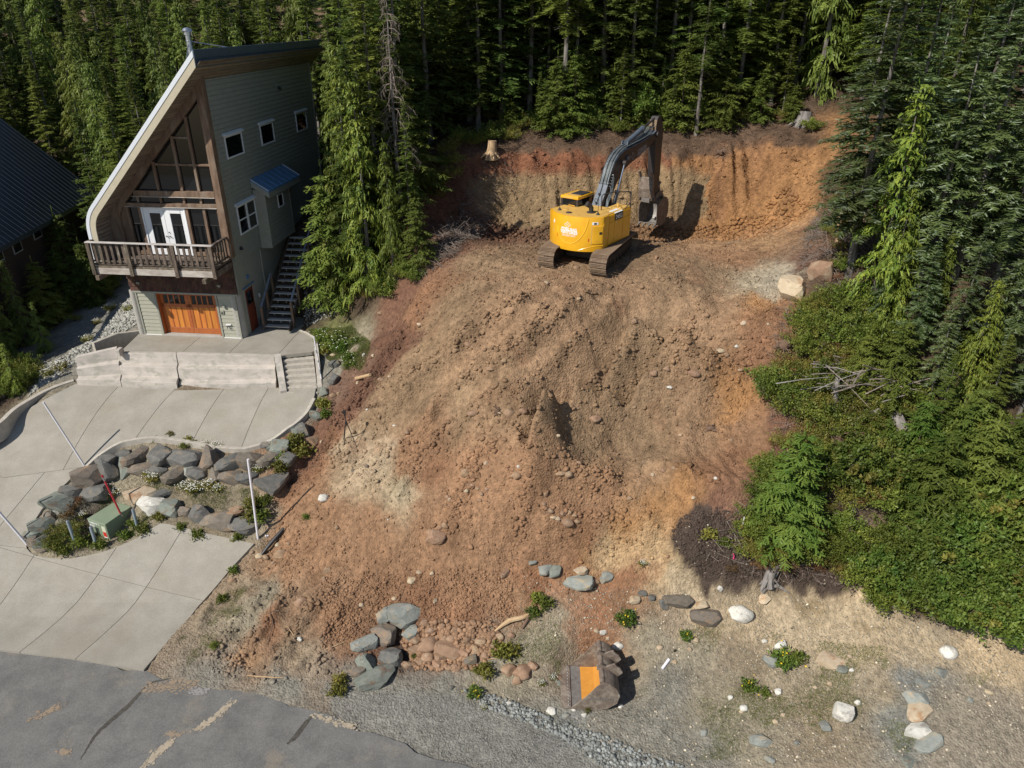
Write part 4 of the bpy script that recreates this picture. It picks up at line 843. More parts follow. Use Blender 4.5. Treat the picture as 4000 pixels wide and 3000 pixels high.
# shingled band
mb = MB(); mb.box(-.02, 5.22, .02, .2, 2.28, 3.98); band_ = hp(mb, 'shingle_band', m_shing)
shm = []
for w_ in (.15, .18, .22): 
    q = MB(); q._add([(0, 0, 0), (w_-.008, 0, 0), (w_-.008, .012, .26), (0, .012, .26), (0, -.022, 0), (w_-.008, -.022, 0)], [(4, 5, 2, 3), (0, 1, 5, 4), (4, 3, 0), (1, 2, 5)]); shm.append((w_, q.me('shingle', m_shing)))
rr = random.Random(3)
for r in range(6):
    x = -.05-rr.random()*.1; z = 2.29+r*.2
    while x < 5.2:
        w_, me_ = rr.choice(shm)
        if x+w_ > -.05 and x+w_ < 5.28: add('shingle', me_, band_, (x, .0-.002, z+rr.uniform(-.006, .006)))
        x += w_
for x in (.44, 4.46):
    mb = MB(); mb.box(x-.07, x+.07, -.16, -.03, 2.69, 2.76); mb.box(x-.03, x+.03, -.10, -.02, 2.62, 2.69); hp(mb, 'down_light', m_trim, bevel=.01)
# garage front
mb = MB(); mb.box(.02, 5.24, -.035, .06, 2.19, 2.275); hp(mb, 'band_trim', m_trim, bevel=.006)
mb = MB(); mb.box(.02, 1.10, .035, .2, 0, 2.19); mb.box(4.10, 4.98, .035, .2, 0, 2.19); wl = hp(mb, 'garage_wall', m_trim)
for (x0, x1) in ((.17, 1.02), (4.20, 5.04)):
    for i in range(11):
        z = .045+i*.194; mb = MB()
        mb._add([(x0, .005, z), (x1, .005, z), (x1, .028, z+.19), (x0, .028, z+.19), (x0, .034, z), (x1, .034, z), (x1, .034, z+.19), (x0, .034, z+.19)], [(0, 1, 2, 3), (4, 7, 6, 5), (0, 4, 5, 1), (3, 2, 6, 7), (0, 3, 7, 4), (1, 5, 6, 2)])
        hp(mb, 'siding_board', m_sidl, wl)
    mb = MB(); mb.box(x0-.01, x1+.01, -.02, .03, .005, .04); hp(mb, 'drip_flashing', m_white, wl)
for x0, x1 in ((.08, .165), (1.025, 1.125), (4.095, 4.195), (5.045, 5.12)): mb = MB(); mb.box(x0, x1, -.02, .034, .0, 2.185); hp(mb, 'corner_trim', m_trim, wl, bevel=.005)
mb = MB(); mb.tube([(-.08, .14, -.4), (-.08, .14, 2.27)], .17, 20); hp(mb, 'concrete_column', m_colc, smooth_=True)
mb = MB(); mb.tube([(4.93, .33, -.3), (4.93, .33, 2.27)], .325, 32); hp(mb, 'concrete_column', m_colc, smooth_=True)
mb = MB(); mb.box(1.0, 4.16, -.04, .5, -.15, .07); hp(mb, 'threshold', m_colc, bevel=.008)
gd = MB(); gd.box(1.13, 4.03, .27, .30, .075, 2.17); gdo = hp(gd, 'garage_door', m_cedar2)
def gp(name, x0, x1, z0, z1, y0, y1, m, bev=.004): mb = MB(); mb.box(x0, x1, y0, y1, z0, z1); return hp(mb, name, m, gdo, bevel=bev)
gp('door_jamb', 1.10, 1.16, .075, 2.18, .03, .27, m_cedar2); gp('door_jamb', 4.0, 4.06, .075, 2.18, .03, .27, m_cedar2); gp('door_head', 1.165, 3.995, 2.12, 2.185, .04, .27, m_cedar2)
for a, b in ((1.165, 2.575), (2.585, 3.995)):
    gp('bottom_rail', a, b, .08, .36, .225, .27, m_cedar2); gp('middle_rail', a, b, 1.44, 1.60, .225, .27, m_cedar2); gp('top_rail', a, b, 2.055, 2.115, .225, .27, m_cedar2)
    gp('stile', a, a+.14, .365, 2.05, .225, .27, m_cedar2); gp('stile', b-.16, b, .365, 2.05, .225, .27, m_cedar2)
    x0 = a+.14; x1 = b-.16; w_ = (x1-x0)/4
    for i in range(4):
        gp('door_plank', x0+i*w_+.004, x0+(i+1)*w_-.004, .365, 1.435, .245, .268, m_cedar)
        if i: gp('batten', x0+i*w_-.028, x0+i*w_+.028, .365, 1.435, .23, .244, m_cedar2)
        gp('door_pane', x0+i*w_+.035, x0+(i+1)*w_-.035, 1.605, 2.05, .255, .262, m_glass)
        if i: gp('window_bar', x0+i*w_-.033, x0+i*w_+.033, 1.603, 2.052, .228, .27, m_cedar2)
mb = MB(); mb.box(4.42, 4.55, -.10, .005, 1.60, 1.68); hp(mb, 'wall_light', m_trim, bevel=.01)
mb = MB(); mb.box(4.24, 4.42, -.03, .005, 1.24, 1.45); mb.box(4.28, 4.38, -.045, -.03, 1.28, 1.36, 1); hp(mb, 'door_keypad', [m_trim, m_black], bevel=.005)
mb = MB(); mb.box(4.42, 4.66, -.07, .005, .70, .74); hp(mb, 'tap_hood', m_white)
mb = MB(); mb.tube([(4.5, 0, .62), (4.5, -.09, .62), (4.5, -.11, .55)], .018); mb.tube([(4.6, 0, .60), (4.6, -.08, .6), (4.62, -.09, .52)], .014); mb.tube([(4.44, -.09, .64), (4.56, -.09, .64)], .012); hp(mb, 'hose_tap', m_black)
# side walls, back and core of the building
core = [(5.22, 11.72), (5.22, .0), (.0, .0), (.0, 5.4), (.25, 6.25)]
mb = MB(); mb.prism([(5.20, 0), (5.20, 3.98), (.02, 3.98), (.02, 0)], 'y', .52, 12.55); hp(mb, 'lower_wall', m_lowwall)
mb = MB(); mb.prism([(5.27, 3.7), (5.27, 11.5), (.35, 6.3), (-.15, 5.6), (-.15, 3.7)], 'y', .12, 12.55); hp(mb, 'upper_wall', m_side)
mb = MB(); mb.box(5.20, 5.25, .33, 12.6, -.1, 3.69); sw = hp(mb, 'side_wall', m_lowwall)
NB = 41
for i in range(NB):
    z = 3.69+i*.197; z1 = min(z+.182, 11.76)
    if z > 11.7: break
    mb = MB(); mb._add([(5.325, .17, z), (5.325, 12.6, z), (5.30, 12.6, z1), (5.30, .17, z1), (5.272, .17, z), (5.272, 12.6, z), (5.272, 12.6, z1), (5.272, .17, z1)], [(0, 1, 2, 3), (4, 7, 6, 5), (0, 4, 5, 1), (3, 2, 6, 7), (0, 3, 7, 4), (1, 5, 6, 2)])
    hp(mb, 'siding_board', m_side, sw)
mb = MB(); mb.box(5.335, 5.36, .02+.15, .26, 3.66, 11.78); hp(mb, 'corner_trim', m_side, sw); mb = MB(); mb.box(5.29, 5.36, 12.6, 12.68, 3.66, 11.78); hp(mb, 'corner_trim', m_side, sw)
mb = MB(); mb.box(5.10, 5.30, .12, .32, 2.2, 3.95); hp(mb, 'corner_trim', m_trim, sw)
def window(y0, y1, z0, z1, bars=0, x=5.33, visor=True, f=.07):
    mb = MB(); mb.box(x, x+.05, y0, y1, z0, z0+f); mb.box(x, x+.05, y0, y1, z1-f, z1); mb.box(x, x+.05, y0, y0+f, z0+f, z1-f); mb.box(x, x+.05, y1-f, y1, z0+f, z1-f)
    w_ = hp(mb, 'window', m_winf)
    if bars:
        ym = (y0+y1)/2; q = MB(); q.box(x, x+.055, ym-.07, ym+.07, z0+f, z1-f); hp(q, 'mullion', m_winf, w_)
        for a, b in ((y0+f, ym-.07), (ym+.07, y1-f)):
            q = MB(); q.box(x+.002, x+.04, a, b, (z0+z1)/2-.03, (z0+z1)/2+.03); hp(q, 'sash_bar', m_winf, w_)
            for c, d in ((z0+f, (z0+z1)/2-.03), ((z0+z1)/2+.03, z1-f)): q = MB(); q.box(x+.008, x+.015, a, b, c, d); hp(q, 'pane', m_glass, w_)
    else:
        q = MB(); q.box(x+.008, x+.015, y0+f, y1-f, z0+f, z1-f); hp(q, 'pane', m_glass, w_)
    if visor:
        q = MB(); q._add([(x, y0-.1, z1+.14), (x, y1+.1, z1+.14), (x+.13, y1+.1, z1+.06), (x+.13, y0-.1, z1+.06), (x, y0-.1, z1+.03), (x, y1+.1, z1+.03), (x+.13, y1+.1, z1+.02), (x+.13, y0-.1, z1+.02)], [(0, 1, 2, 3), (4, 7, 6, 5), (3, 2, 6, 7), (0, 3, 7, 4), (1, 5, 6, 2), (0, 4, 5, 1)]); hp(q, 'window_hood', m_winf, w_)
    return w_
window(1.12, 2.86, 8.27, 9.25); window(4.90, 6.50, 8.27, 9.25); window(9.62, 11.20, 8.27, 9.25); window(1.15, 3.1, 4.80, 6.14, 1)
mb = MB(); mb.tube([(5.33, 7.87, 10.72), (5.42, 7.87, 10.70), (5.45, 7.87, 10.6)], .07, 10); hp(mb, 'vent_hood', m_black, smooth_=True)
mb = MB(); mb.lathe([(.02, .16), (.05, .1), (.09, 0), (.09, -.01)], 12); hp(mb, 'cone_light', m_black, loc=(5.42, .85, 4.22))
# bay with its small blue roof
mb = MB(); mb.box(5.33, 5.9, 3.1, 6.1, 3.67, 6.52); bay = hp(mb, 'bay', m_side, bevel=.004)
for i in range(14):
    z = 3.69+i*.197; q = MB(); q.box(5.901, 5.918, 3.22, 6.02, z, min(z+.185, 6.5)); hp(q, 'siding_board', m_side, bay)
for y0 in (3.08, 6.02): q = MB(); q.box(5.902, 5.93, y0, y0+.12, 3.65, 6.5); hp(q, 'corner_trim', m_trim, bay)
q = MB(); q.box(5.36, 5.92, 3.075, 3.095, 3.65, 6.5); hp(q, 'front_board', m_trim, bay)
window(4.48, 5.16, 5.33, 5.98, 0, 5.905, False, .05)
cn = MB(); cn._add([(5.335, 2.98, 7.02), (5.335, 7.05, 7.02), (6.2, 7.05, 6.48), (6.2, 2.98, 6.48), (5.335, 2.98, 6.95), (5.335, 7.05, 6.95), (6.2, 7.05, 6.41), (6.2, 2.98, 6.41)], [(0, 3, 2, 1), (4, 5, 6, 7), (3, 7, 6, 2), (0, 4, 7, 3), (1, 2, 6, 5), (0, 1, 5, 4)])
can = hp(cn, 'bay_roof', m_bluem)
for i in range(8):
    y = 3.0+i*.575; q = MB(); q.bar((5.34, y, 7.035), (6.2, y, 6.497), .025, .035); hp(q, 'roof_seam', m_cap if i in (0, 7) else m_bluem, can)
q = MB(); q.box(6.14, 6.2, 3.0, 7.03, 6.16, 6.405); hp(q, 'fascia', m_side, can); q = MB(); q._add([(5.34, 2.99, 6.94), (6.2, 2.99, 6.4), (6.2, 2.99, 6.16), (5.34, 2.99, 6.66), (5.34, 3.04, 6.94), (6.2, 3.04, 6.4), (6.2, 3.04, 6.16), (5.34, 3.04, 6.66)], [(0, 1, 2, 3), (7, 6, 5, 4), (0, 4, 5, 1), (1, 5, 6, 2), (2, 6, 7, 3), (3, 7, 4, 0)]); hp(q, 'fascia', m_side, can)
# lower side door
q = MB(); q.box(5.25, 5.275, .62, .70, 0, 2.27); q.box(5.25, 5.275, 1.58, 1.66, 0, 2.27); q.box(5.25, 5.275, .70, 1.58, 2.2, 2.27); sdr = hp(q, 'side_door', m_lowwall)
q = MB(); q.box(5.252, 5.262, .70, 1.58, .03, 2.2); hp(q, 'door_leaf', m_rdoor, sdr)
q = MB(); q.box(5.263, 5.268, .84, 1.44, 1.4, 2.05); hp(q, 'pane', m_glass, sdr)
for z0, z1 in ((.25, .75), (.85, 1.3)): q = MB(); q.box(5.263, 5.27, .82, 1.46, z0, z1); hp(q, 'door_panel', m_rdoor, sdr, bevel=.004)
q = MB(); q.box(5.25, 5.31, .55, 1.75, 2.30, 2.34); hp(q, 'head_flashing', m_bluem, sdr)
q = MB(); q.tube([(5.262, 1.48, 1.05), (5.31, 1.48, 1.05)], .025); hp(q, 'door_handle', m_black, sdr)
q = MB(); q.box(5.25, 5.32, 1.13, 1.33, 2.66, 2.82); hp(q, 'wall_light', m_bluem); q = MB(); q.box(5.25, 5.29, 2.13, 2.25, 1.38, 1.56); hp(q, 'outlet_box', m_white)
q = MB(); q.tube([(5.27, 3.0, 0), (5.27, 3.0, 3.6)], .03, 8); hp(q, 'downpipe', m_lowwall)
# flue and its wires
q = MB(); q.lathe([(.11, 10.6), (.11, 13.05), (.125, 13.06), (.125, 13.10), (.11, 13.11), (.11, 13.30), (.15, 13.31), (.15, 13.42), (.2, 13.43), (.22, 13.47), (.14, 13.56), (.02, 13.60)], 20); fl = hp(q, 'flue', m_steel, loc=(4.55, 1.1, 0), smooth_=True, autosmooth=.5)
q = MB(); q.tube([(0, 0, 13.08), (1.3, 1.0, 12.8)], .018, 5); hp(q, 'stay_wire', m_steel, fl); q = MB(); q.tube([(0, 0, 13.08), (.45, -.9, 11.9)], .018, 5); hp(q, 'stay_wire', m_steel, fl); q = MB(); q.tube([(0, 0, 13.08), (.1, -1.2, 11.6)], .018, 5); hp(q, 'stay_wire', m_steel, fl)
# outdoor wooden stair up the slope
stair = thing('outdoor_stair', 'steep open wooden stair climbing beside the shaded house wall', 'stair', H(6.4, 1.2, 0), HA)
NT = 15
for i in range(NT):
    y = i*.315; z = .2+i*.235
    q = MB(); q.box(-.62, .62, y, y+.27, z-.045, z); q.obj('tread', m_rail, stair, bevel=.005)
    
    for x in (-.45, 0, .45): q = MB(); q.box(x-.015, x+.015, y+.20, y+.24, z-.23, z-.046); q.obj('riser_strut', m_rail, stair)
for x in (-.66, .66): q = MB(); q.bar((x, -.1, -.02), (x, NT*.315, NT*.235), .05, .26); q.obj('stringer', m_wood2, stair)
m_bwood = mat('blue_grey_rail', (.24,.27,.33), (.18,.20,.25), scale=6, rough=.6)
for x, a, b in ((.72, 1.2, 14.5), (-.72, .3, 5.5)):
    q = MB(); q.bar((x, a*.315, .2+a*.235+.9), (x, b*.315, .2+b*.235+.9), .09, .05); q.obj('handrail', m_bwood, stair)
    n = 4 if b > 10 else 2
    for k in range(n+1):
        i = a+(b-a)*k/n; q = MB(); q.box(x-.05, x+.05, i*.315-.05, i*.315+.05, i*.235-.25, .2+i*.235+.88); q.obj('rail_post', m_wood, stair)
# ================================================================ neighbour's house at the left
m_dkroof = mat('dark_blue_metal_roof', (.030,.042,.068), (.022,.032,.052), scale=2, rough=.38, metal=.35)
m_dkwall = mat('dark_brown_wall', (.035,.022,.018), (.025,.016,.013), scale=4, rough=.85)
E1 = np.array(at(0, 535, 10.0)); E2 = np.array(at(211, 417, 10.0)); ed = (E2-E1)/np.linalg.norm(E2-E1); upd = np.array([-ed[1], ed[0], 0])
r_ = ray(0, 255); t_ = ((E2-np.array([0, 0, CAMZ]))@ed)/(r_@ed); G = np.array([0, 0, CAMZ])+r_*t_
lat = float((G-E2)@upd); slope = (G[2]-10.0)/lat
n2 = thing('neighbour_house', "neighbour's dark house with a broad dark blue metal roof at the left edge", 'house', tuple(E2), math.atan2(ed[1], ed[0])-math.pi/2)
# local frame: y along the eave (away), x to the left = -x
def n2p(mb, name, m, parent=None, **k): return mb.obj(name, m, parent or n2, **k)
LR = 17.0; WR = 9.0
q = MB(); q._add([(0, 0, 0), (0, -LR, 0), (-WR, -LR, WR*slope), (-WR, 0, WR*slope), (0, 0, -.22), (0, -LR, -.22), (-WR, -LR, WR*slope-.22), (-WR, 0, WR*slope-.22)], [(0, 3, 2, 1), (4, 5, 6, 7), (0, 1, 5, 4), (1, 2, 6, 5), (2, 3, 7, 6), (3, 0, 4, 7)]); rf = n2p(q, 'roof', m_dkroof)
q = MB(); q._add([(-WR, 0, WR*slope), (-WR, -LR, WR*slope), (-2*WR, -LR, 0), (-2*WR, 0, 0), (-WR, 0, WR*slope-.22), (-WR, -LR, WR*slope-.22), (-2*WR, -LR, -.22), (-2*WR, 0, -.22)], [(0, 3, 2, 1), (4, 5, 6, 7), (0, 1, 5, 4), (1, 2, 6, 5), (2, 3, 7, 6), (3, 0, 4, 7)]); n2p(q, 'roof', m_dkroof)
q = MB(); q.bar((0, 0, .012), (-WR, 0, WR*slope+.012), .03, .03); smm = q.me('roof_seam', mat('roof_seam_metal', (.045,.058,.085), rough=.4, metal=.3))
for i in range(38): add('roof_seam', smm, rf, (0, -.05-i*.45, 0))
q = MB(); q.prism([(-.7, -6), (-.7, -.3), (-WR, WR*slope-.5), (-2*WR+.7, -.3), (-2*WR+.7, -6)], 'y', -LR+.8, -.8); n2w = n2p(q, 'wall', m_dkwall)
for (dx, dy) in ((130, 477), (79, 503), (36, 533), (-5, 553)):
    r_ = ray(dx, dy); P0 = E2-upd*(-.7)*-1*-1; P0 = E2+upd*.7; t_ = ((P0-np.array([0, 0, CAMZ]))@upd)/(r_@upd); W_ = np.array([0, 0, CAMZ])+r_*t_; ly = float((W_-E2)@ed); lz = W_[2]-10
    q = MB(); q.box(-.70, -.66, ly-.45, ly+.45, lz-.3, lz+.3); wf = n2p(q, 'window', mat('dim_window_frame', (.25,.26,.28), rough=.5)); q = MB(); q.box(-.658, -.65, ly-.38, ly+.38, lz-.24, lz+.24); n2p(q, 'pane', m_glass, wf)
# ================================================================ excavator
m_yel = mat('excavator_yellow', (.80,.42,.018), (.74,.37,.016), scale=2.5, rough=.33, coat=.35, col3=(.42,.24,.06), s3=3.2, hard=(.66,.8))
m_yeld = mat('dusty_yellow_top', (.66,.40,.09), (.55,.33,.09), scale=5, rough=.6)
m_arm = mat('blue_grey_arm_paint', (.095,.118,.15), (.075,.092,.12), scale=3, rough=.45)
m_armd = mat('dark_arm_paint', (.030,.026,.028), (.042,.034,.032), scale=4, rough=.5)
m_trk = mat('muddy_track_steel', (.17,.115,.075), (.22,.15,.095), scale=6, rough=.8, bump=.004, col3=(.42,.34,.26), s3=9, hard=(.6,.72))
m_trkd = mat('dark_undercarriage', (.030,.027,.026), (.055,.043,.034), scale=5, rough=.75)
m_steelw = mat('worn_bucket_steel', (.27,.255,.24), (.19,.17,.15), scale=7, rough=.5, metal=.3)
m_rust = mat('rusty_brown_steel', (.13,.095,.075), (.20,.155,.12), scale=6, rough=.7, bump=.003, col3=(.29,.25,.20), s3=4, hard=(.5,.68))
m_chrome = mat('chrome', (.75,.77,.8), rough=.12, metal=1)
m_rub = mat('rubber_hose', (.02,.02,.022), rough=.5)
m_hose = mat('grey_hydraulic_pipe', (.24,.27,.28), (.13,.15,.15), scale=8, rough=.4, metal=.3)
m_sign = mat('white_sign', (.75,.76,.76), rough=.5); m_pink = mat('pinkish_lettering', (.80,.62,.52), rough=.5); m_red = mat('red_paint', (.55,.03,.02), rough=.5)
m_cabg = mat('cab_glass', (.006,.007,.008), rough=.06, spec=.6)
m_letter = mat('grey_lettering', (.30,.29,.29), rough=.6); m_panel = mat('charcoal_panel', (.035,.036,.042), rough=.5)
CX, CY = 3.28, 31.5; YB = math.radians(-36); YT = math.radians(-25)
CZ = 10.28
exc = thing('excavator', 'yellow tracked excavator with dark boom digging at the cut bank', 'excavator', (CX, CY, CZ), YB)
def ep(mb, name, m, parent=None, **k): return mb.obj(name, m, parent or exc, **k)
# upper body: half-round counterweight and straight sides
R0 = 1.60
def cyl(a, r=R0): return (r*math.cos(math.radians(a)), r*math.sin(math.radians(a)))
arc = [cyl(a) for a in np.linspace(-144, -34, 30)]
cwl = [(-1.30, -.45)]+[(-1.30, -.95)]+arc+[(1.33, -.88), (1.33, -.45)]
mb = MB(); mb.prism(cwl, 'z', .82, 2.27); body = ep(mb, 'counterweight', [m_yel], bevel=.07, seg=3, smooth_=True, autosmooth=.9)
mb = MB(); mb.prism([(-1.295, -.44), (1.325, -.44), (1.325, 1.55), (.55, 1.62), (.52, .75), (-.42, .75), (-.44, 1.35), (-1.295, 1.35)], 'z', .95, 2.25); ep(mb, 'upper_body', m_yel, bevel=.03, seg=2, smooth_=True)
mb = MB(); mb.prism([(-1.23, -.9)]+[cyl(a, 1.51) for a in np.linspace(-142, -36, 16)]+[(1.26, -.8), (1.26, .7), (-1.23, .7)], 'z', 2.271, 2.285); top = ep(mb, 'engine_cover', m_yeld, bevel=.006)
mb = MB(); mb.prism([(.60, .73), (1.29, .73), (1.29, 1.5), (.60, 1.55)], 'z', 2.251, 2.30); ep(mb, 'tank_cover', m_yeld, bevel=.02)
for (y0, y1, z0, z1) in ((-.42, .02, 1.0, 1.92), (.05, .78, 1.0, 1.92), (.81, 1.5, 1.0, 1.92), (-.42, .02, 1.95, 2.2), (.78, 1.5, 1.95, 2.2)):
    mb = MB(); mb.box(1.326, 1.342, y0, y1, z0, z1); ep(mb, 'side_panel', m_yel, bevel=.008)
mb = MB(); mb.box(1.326, 1.344, .05, .75, 1.94, 2.24); pn = ep(mb, 'model_panel', m_panel, bevel=.005); mb = MB(); mb.prism([(1.02, 2.288), (1.348, 2.25), (1.348, 2.26), (1.02, 2.30)], 'y', .07, .73); ep(mb, 'white_cap', m_sign, pn)
def decal(txt, size, m, name, parent, mtx, ext=.003, bold=.0):
    me = text_mesh(txt, size, ext, bold); me.materials.clear(); me.materials.append(m); me.transform(mtx); me.name = name; return add(name, me, parent)
# x to the right along +y, up z, on the plane x = const
def side_mtx(x, y, z, rz=0): return Matrix.Translation((x, y, z))@Matrix.Rotation(rz, 4, 'X')@Matrix(((0, 0, 1, 0), (1, 0, 0, 0), (0, 1, 0, 0), (0, 0, 0, 1)))
decal('245G', .26, m_sign, 'model_number', pn, side_mtx(1.347, .40, 2.07), .002, .006)
decal('LC', .09, m_sign, 'model_number', pn, side_mtx(1.344, .22, 1.84), .002)
def wrap_text(txt, size, a0, z, m, name, r=R0+.004, bold=.004):
    me = text_mesh(txt, size, .0015, bold)
    bm = bmesh.new(); bm.from_mesh(me); bm.to_mesh(me); bm.free()
    co = np.empty(len(me.vertices)*3, dtype=np.float32); me.vertices.foreach_get('co', co); co = co.reshape(-1, 3); a = math.radians(a0)+co[:, 0]/r
    rr_ = r+co[:, 2]; out = np.stack([rr_*np.cos(a), rr_*np.sin(a), z+co[:, 1]], -1); me.vertices.foreach_set('co', out.ravel().astype(np.float32)); me.materials.clear(); me.materials.append(m); me.update(); return add(name, me, body)
wrap_text('STERLING', .172, -88, 1.71, m_sign, 'company_name', bold=.008); wrap_text('VENTURES', .172, -88, 1.585, m_sign, 'company_name', bold=.008); wrap_text('250-203-1017', .115, -88, 1.455, m_pink, 'phone_number', bold=.005)
def onc(a, z, r=R0+.006): x, y = cyl(a, r); return (x, y, z)
dm = [onc(-90, 2.03), onc(-84.5, 1.905), onc(-90, 1.78), onc(-95.5, 1.905), onc(-90, 2.03)]
mb = MB(); [mb.bar(dm[i], dm[i+1], .022, .01, up=(0, -1, 0)) for i in range(4)]; ep(mb, 'diamond_logo', m_pink, body)
wrap_text('S', .13, -91.4, 1.945, m_pink, 'logo_letter'); wrap_text('V', .13, -88.6, 1.87, m_pink, 'logo_letter')
m_yelr = m_yel
def pipe_c(pts, r, name='pressed_rib', m=m_yel): mb = MB(); mb.tube([onc(a, z, R0-.012) for a, z in catmull(pts, 6)], r, 6); return ep(mb, name, m, body, smooth_=True)
pipe_c([(-114, 2.2), (-112, 1.8), (-106, 1.42), (-99, 1.2), (-89, 1.12), (-79, 1.17), (-70, 1.36), (-62, 1.72), (-57, 2.2)], .028)
pipe_c([(-72, .86), (-62, .96), (-48, 1.05), (-33, 1.07)], .024)
pipe_c([(-33.5, 1.3), (-33.5, 1.65), (-33.5, 2.0)], .02)
# curved access door: built on the cylinder
def cyl_plate(a0, a1, z0, z1, r0, r1, name, m, bev=.006, n=8):
    P = [cyl(a, r0) for a in np.linspace(a0, a1, n)]+[cyl(a, r1) for a in np.linspace(a1, a0, n)]; mb = MB(); mb.prism(P, 'z', z0, z1); return ep(mb, name, m, body, bevel=bev)
cyl_plate(-53, -51.2, 1.15, 1.93, R0-.02, R0+.012, 'door_shadow_gap', m_yeld)
cyl_plate(-51, -34.5, 1.16, 1.92, R0-.02, R0+.022, 'access_door', m_yel, .01)
cyl_plate(-40.5, -36, 1.56, 1.66, R0+.0225, R0+.032, 'door_latch', m_black)
cyl_plate(-52, -42.5, 1.97, 2.08, R0-.01, R0+.008, 'safety_plate', m_sign, .002); cyl_plate(-49, -45, 1.985, 2.06, R0+.0085, R0+.012, 'safety_picture', m_panel, .001)
cyl_plate(-121, -118, 1.86, 1.99, R0-.01, R0+.008, 'safety_plate', m_sign, .002); cyl_plate(-57, -55.5, 1.27, 1.39, R0-.01, R0+.008, 'reflector', m_red, .001); cyl_plate(-111, -110, 1.33, 1.45, R0-.01, R0+.008, 'reflector', m_red, .001)
for z0, z1 in ((1.70, 1.86), (1.46, 1.66)): cyl_plate(-122, -119.5, z0, z1, R0-.02, R0+.004, 'air_vent', m_yeld, .002)
mb = MB(); mb.tube([(.50, -.55, 2.25), (.50, -.55, 2.48), (.46, -.62, 2.59), (.38, -.74, 2.67)], [.10, .10, .11, .12], 14); mb.lathe([(.19, 2.286), (.19, 2.31), (.1, 2.32)], 14, cx=.50, cy=-.55); ep(mb, 'exhaust', m_trkd, smooth_=True)
for x, y in ((-.25, -1.12), (-.65, -.75)): mb = MB(); mb.lathe([(.13, 2.286), (.13, 2.305), (.1, 2.32), (.02, 2.325)], 14, cx=x, cy=y); ep(mb, 'filler_cap', m_trkd if y < -1 else m_yeld)
for x, y, h in ((-.83, -.95, .48), (.93, -.72, .55)): mb = MB(); mb.lathe([(.09, 2.286), (.07, 2.32), (.03, 2.39)], 8, cx=x, cy=y); mb.tube([(x, y, 2.35), (x, y, 2.35+h)], .012, 5); ep(mb, 'aerial' if x < 0 else 'mirror_post', m_trkd)
mb = MB(); mb.tube([(.93, -.72, 2.87), (.93, -.72, 2.93), (.7, -.62, 2.91), (.68, -.6, 2.77)], .014, 5); ep(mb, 'mirror_arm', m_trkd)
mb = MB(); mb.tube([(.62, .1, 2.27), (.62, .1, 2.87), (.66, .16, 2.95), (.8, .8, 2.95), (1.28, 1.3, 2.95), (1.34, 1.4, 2.89), (1.34, 1.4, 2.25)], .024, 7); mb.tube([(1.34, 1.4, 2.45), (1.33, .9, 2.29)], .02, 6); ep(mb, 'guard_rail', m_trkd, smooth_=True)
mb = MB(); mb.prism([(1.35, 2.93), (1.35, 2.65), (1.22, 2.95)], 'y', 1.38, 1.42); mb.tube([(1.34, 1.4, 2.85), (1.34, 1.4, 3.2)], .012, 5); ep(mb, 'mirror', m_trkd)
mb = MB(); mb.tube([(.95, 1.0, 2.31), (.95, 1.0, 2.45)], .05, 10); mb.tube([(1.15, .85, 2.31), (1.15, .85, 2.36)], .06, 10); ep(mb, 'tank_cap', m_yeld, smooth_=True)
mb = MB(); mb.tube([(-.9, -.1, 2.27), (-.9, -.1, 2.34), (-.6, -.1, 2.34), (-.6, -.1, 2.27)], .015, 6); ep(mb, 'grab_rail', m_yel)
# cab
cx0, cx1, cy0, cy1 = -1.34, -.50, .0, 1.35
mb = MB(); mb.box(cx0, cx1, cy0, cy1, 1.2, 2.580); cab = ep(mb, 'cab', m_cabg, bevel=.03)
for x, y in ((cx0+.03, cy0+.02), (cx1-.03, cy0+.02), (cx0+.03, cy1-.04), (cx1-.03, cy1-.04)): mb = MB(); mb.box(x-.045, x+.045, y-.04, y+.04, 2.080, 2.580); ep(mb, 'cab_pillar', m_armd, cab)
mb = MB(); mb.prism([(cx0-.04, cy0-.05), (cx1+.04, cy0-.05), (cx1+.04, cy1), (cx0-.04, cy1)], 'z', 2.580, 2.710); ep(mb, 'cab_roof', m_yel, cab, bevel=.03, seg=2, smooth_=True)
mb = MB(); mb.box(cx0+.12, cx1-.05, cy0+.08, cy1-.2, 2.711, 2.725); ep(mb, 'roof_plate', m_yeld, cab); mb = MB(); mb.box(cx0+.28, cx1-.02, cy0+.32, cy1-.25, 2.726, 2.750); ep(mb, 'roof_hatch', m_panel, cab, bevel=.01)
mb = MB(); mb.box(cx0+.12, cx0+.62, cy0-.065, cy0-.05, 2.610, 2.680); ep(mb, 'lamp_strip', m_yeld, cab)
mb = MB(); mb.tube([(cx1+.012, .25+.07*math.cos(a), 2.410+.07*math.sin(a)) for a in np.linspace(0, 2*math.pi, 14)], .006, 4); mb.tube([(cx1+.012, .22, 2.380), (cx1+.012, .25, 2.440), (cx1+.012, .29, 2.410)], .007, 4); ep(mb, 'round_emblem', m_letter, cab)
mb = MB(); mb.tube([(cx0, cy1-.1, 2.180), (cx0-.28, cy1-.3, 2.280)], .015, 5); mb.box(cx0-.45, cx0-.22, cy1-.36, cy1-.30, 2.180, 2.380); ep(mb, 'cab_mirror', m_bwood, cab)
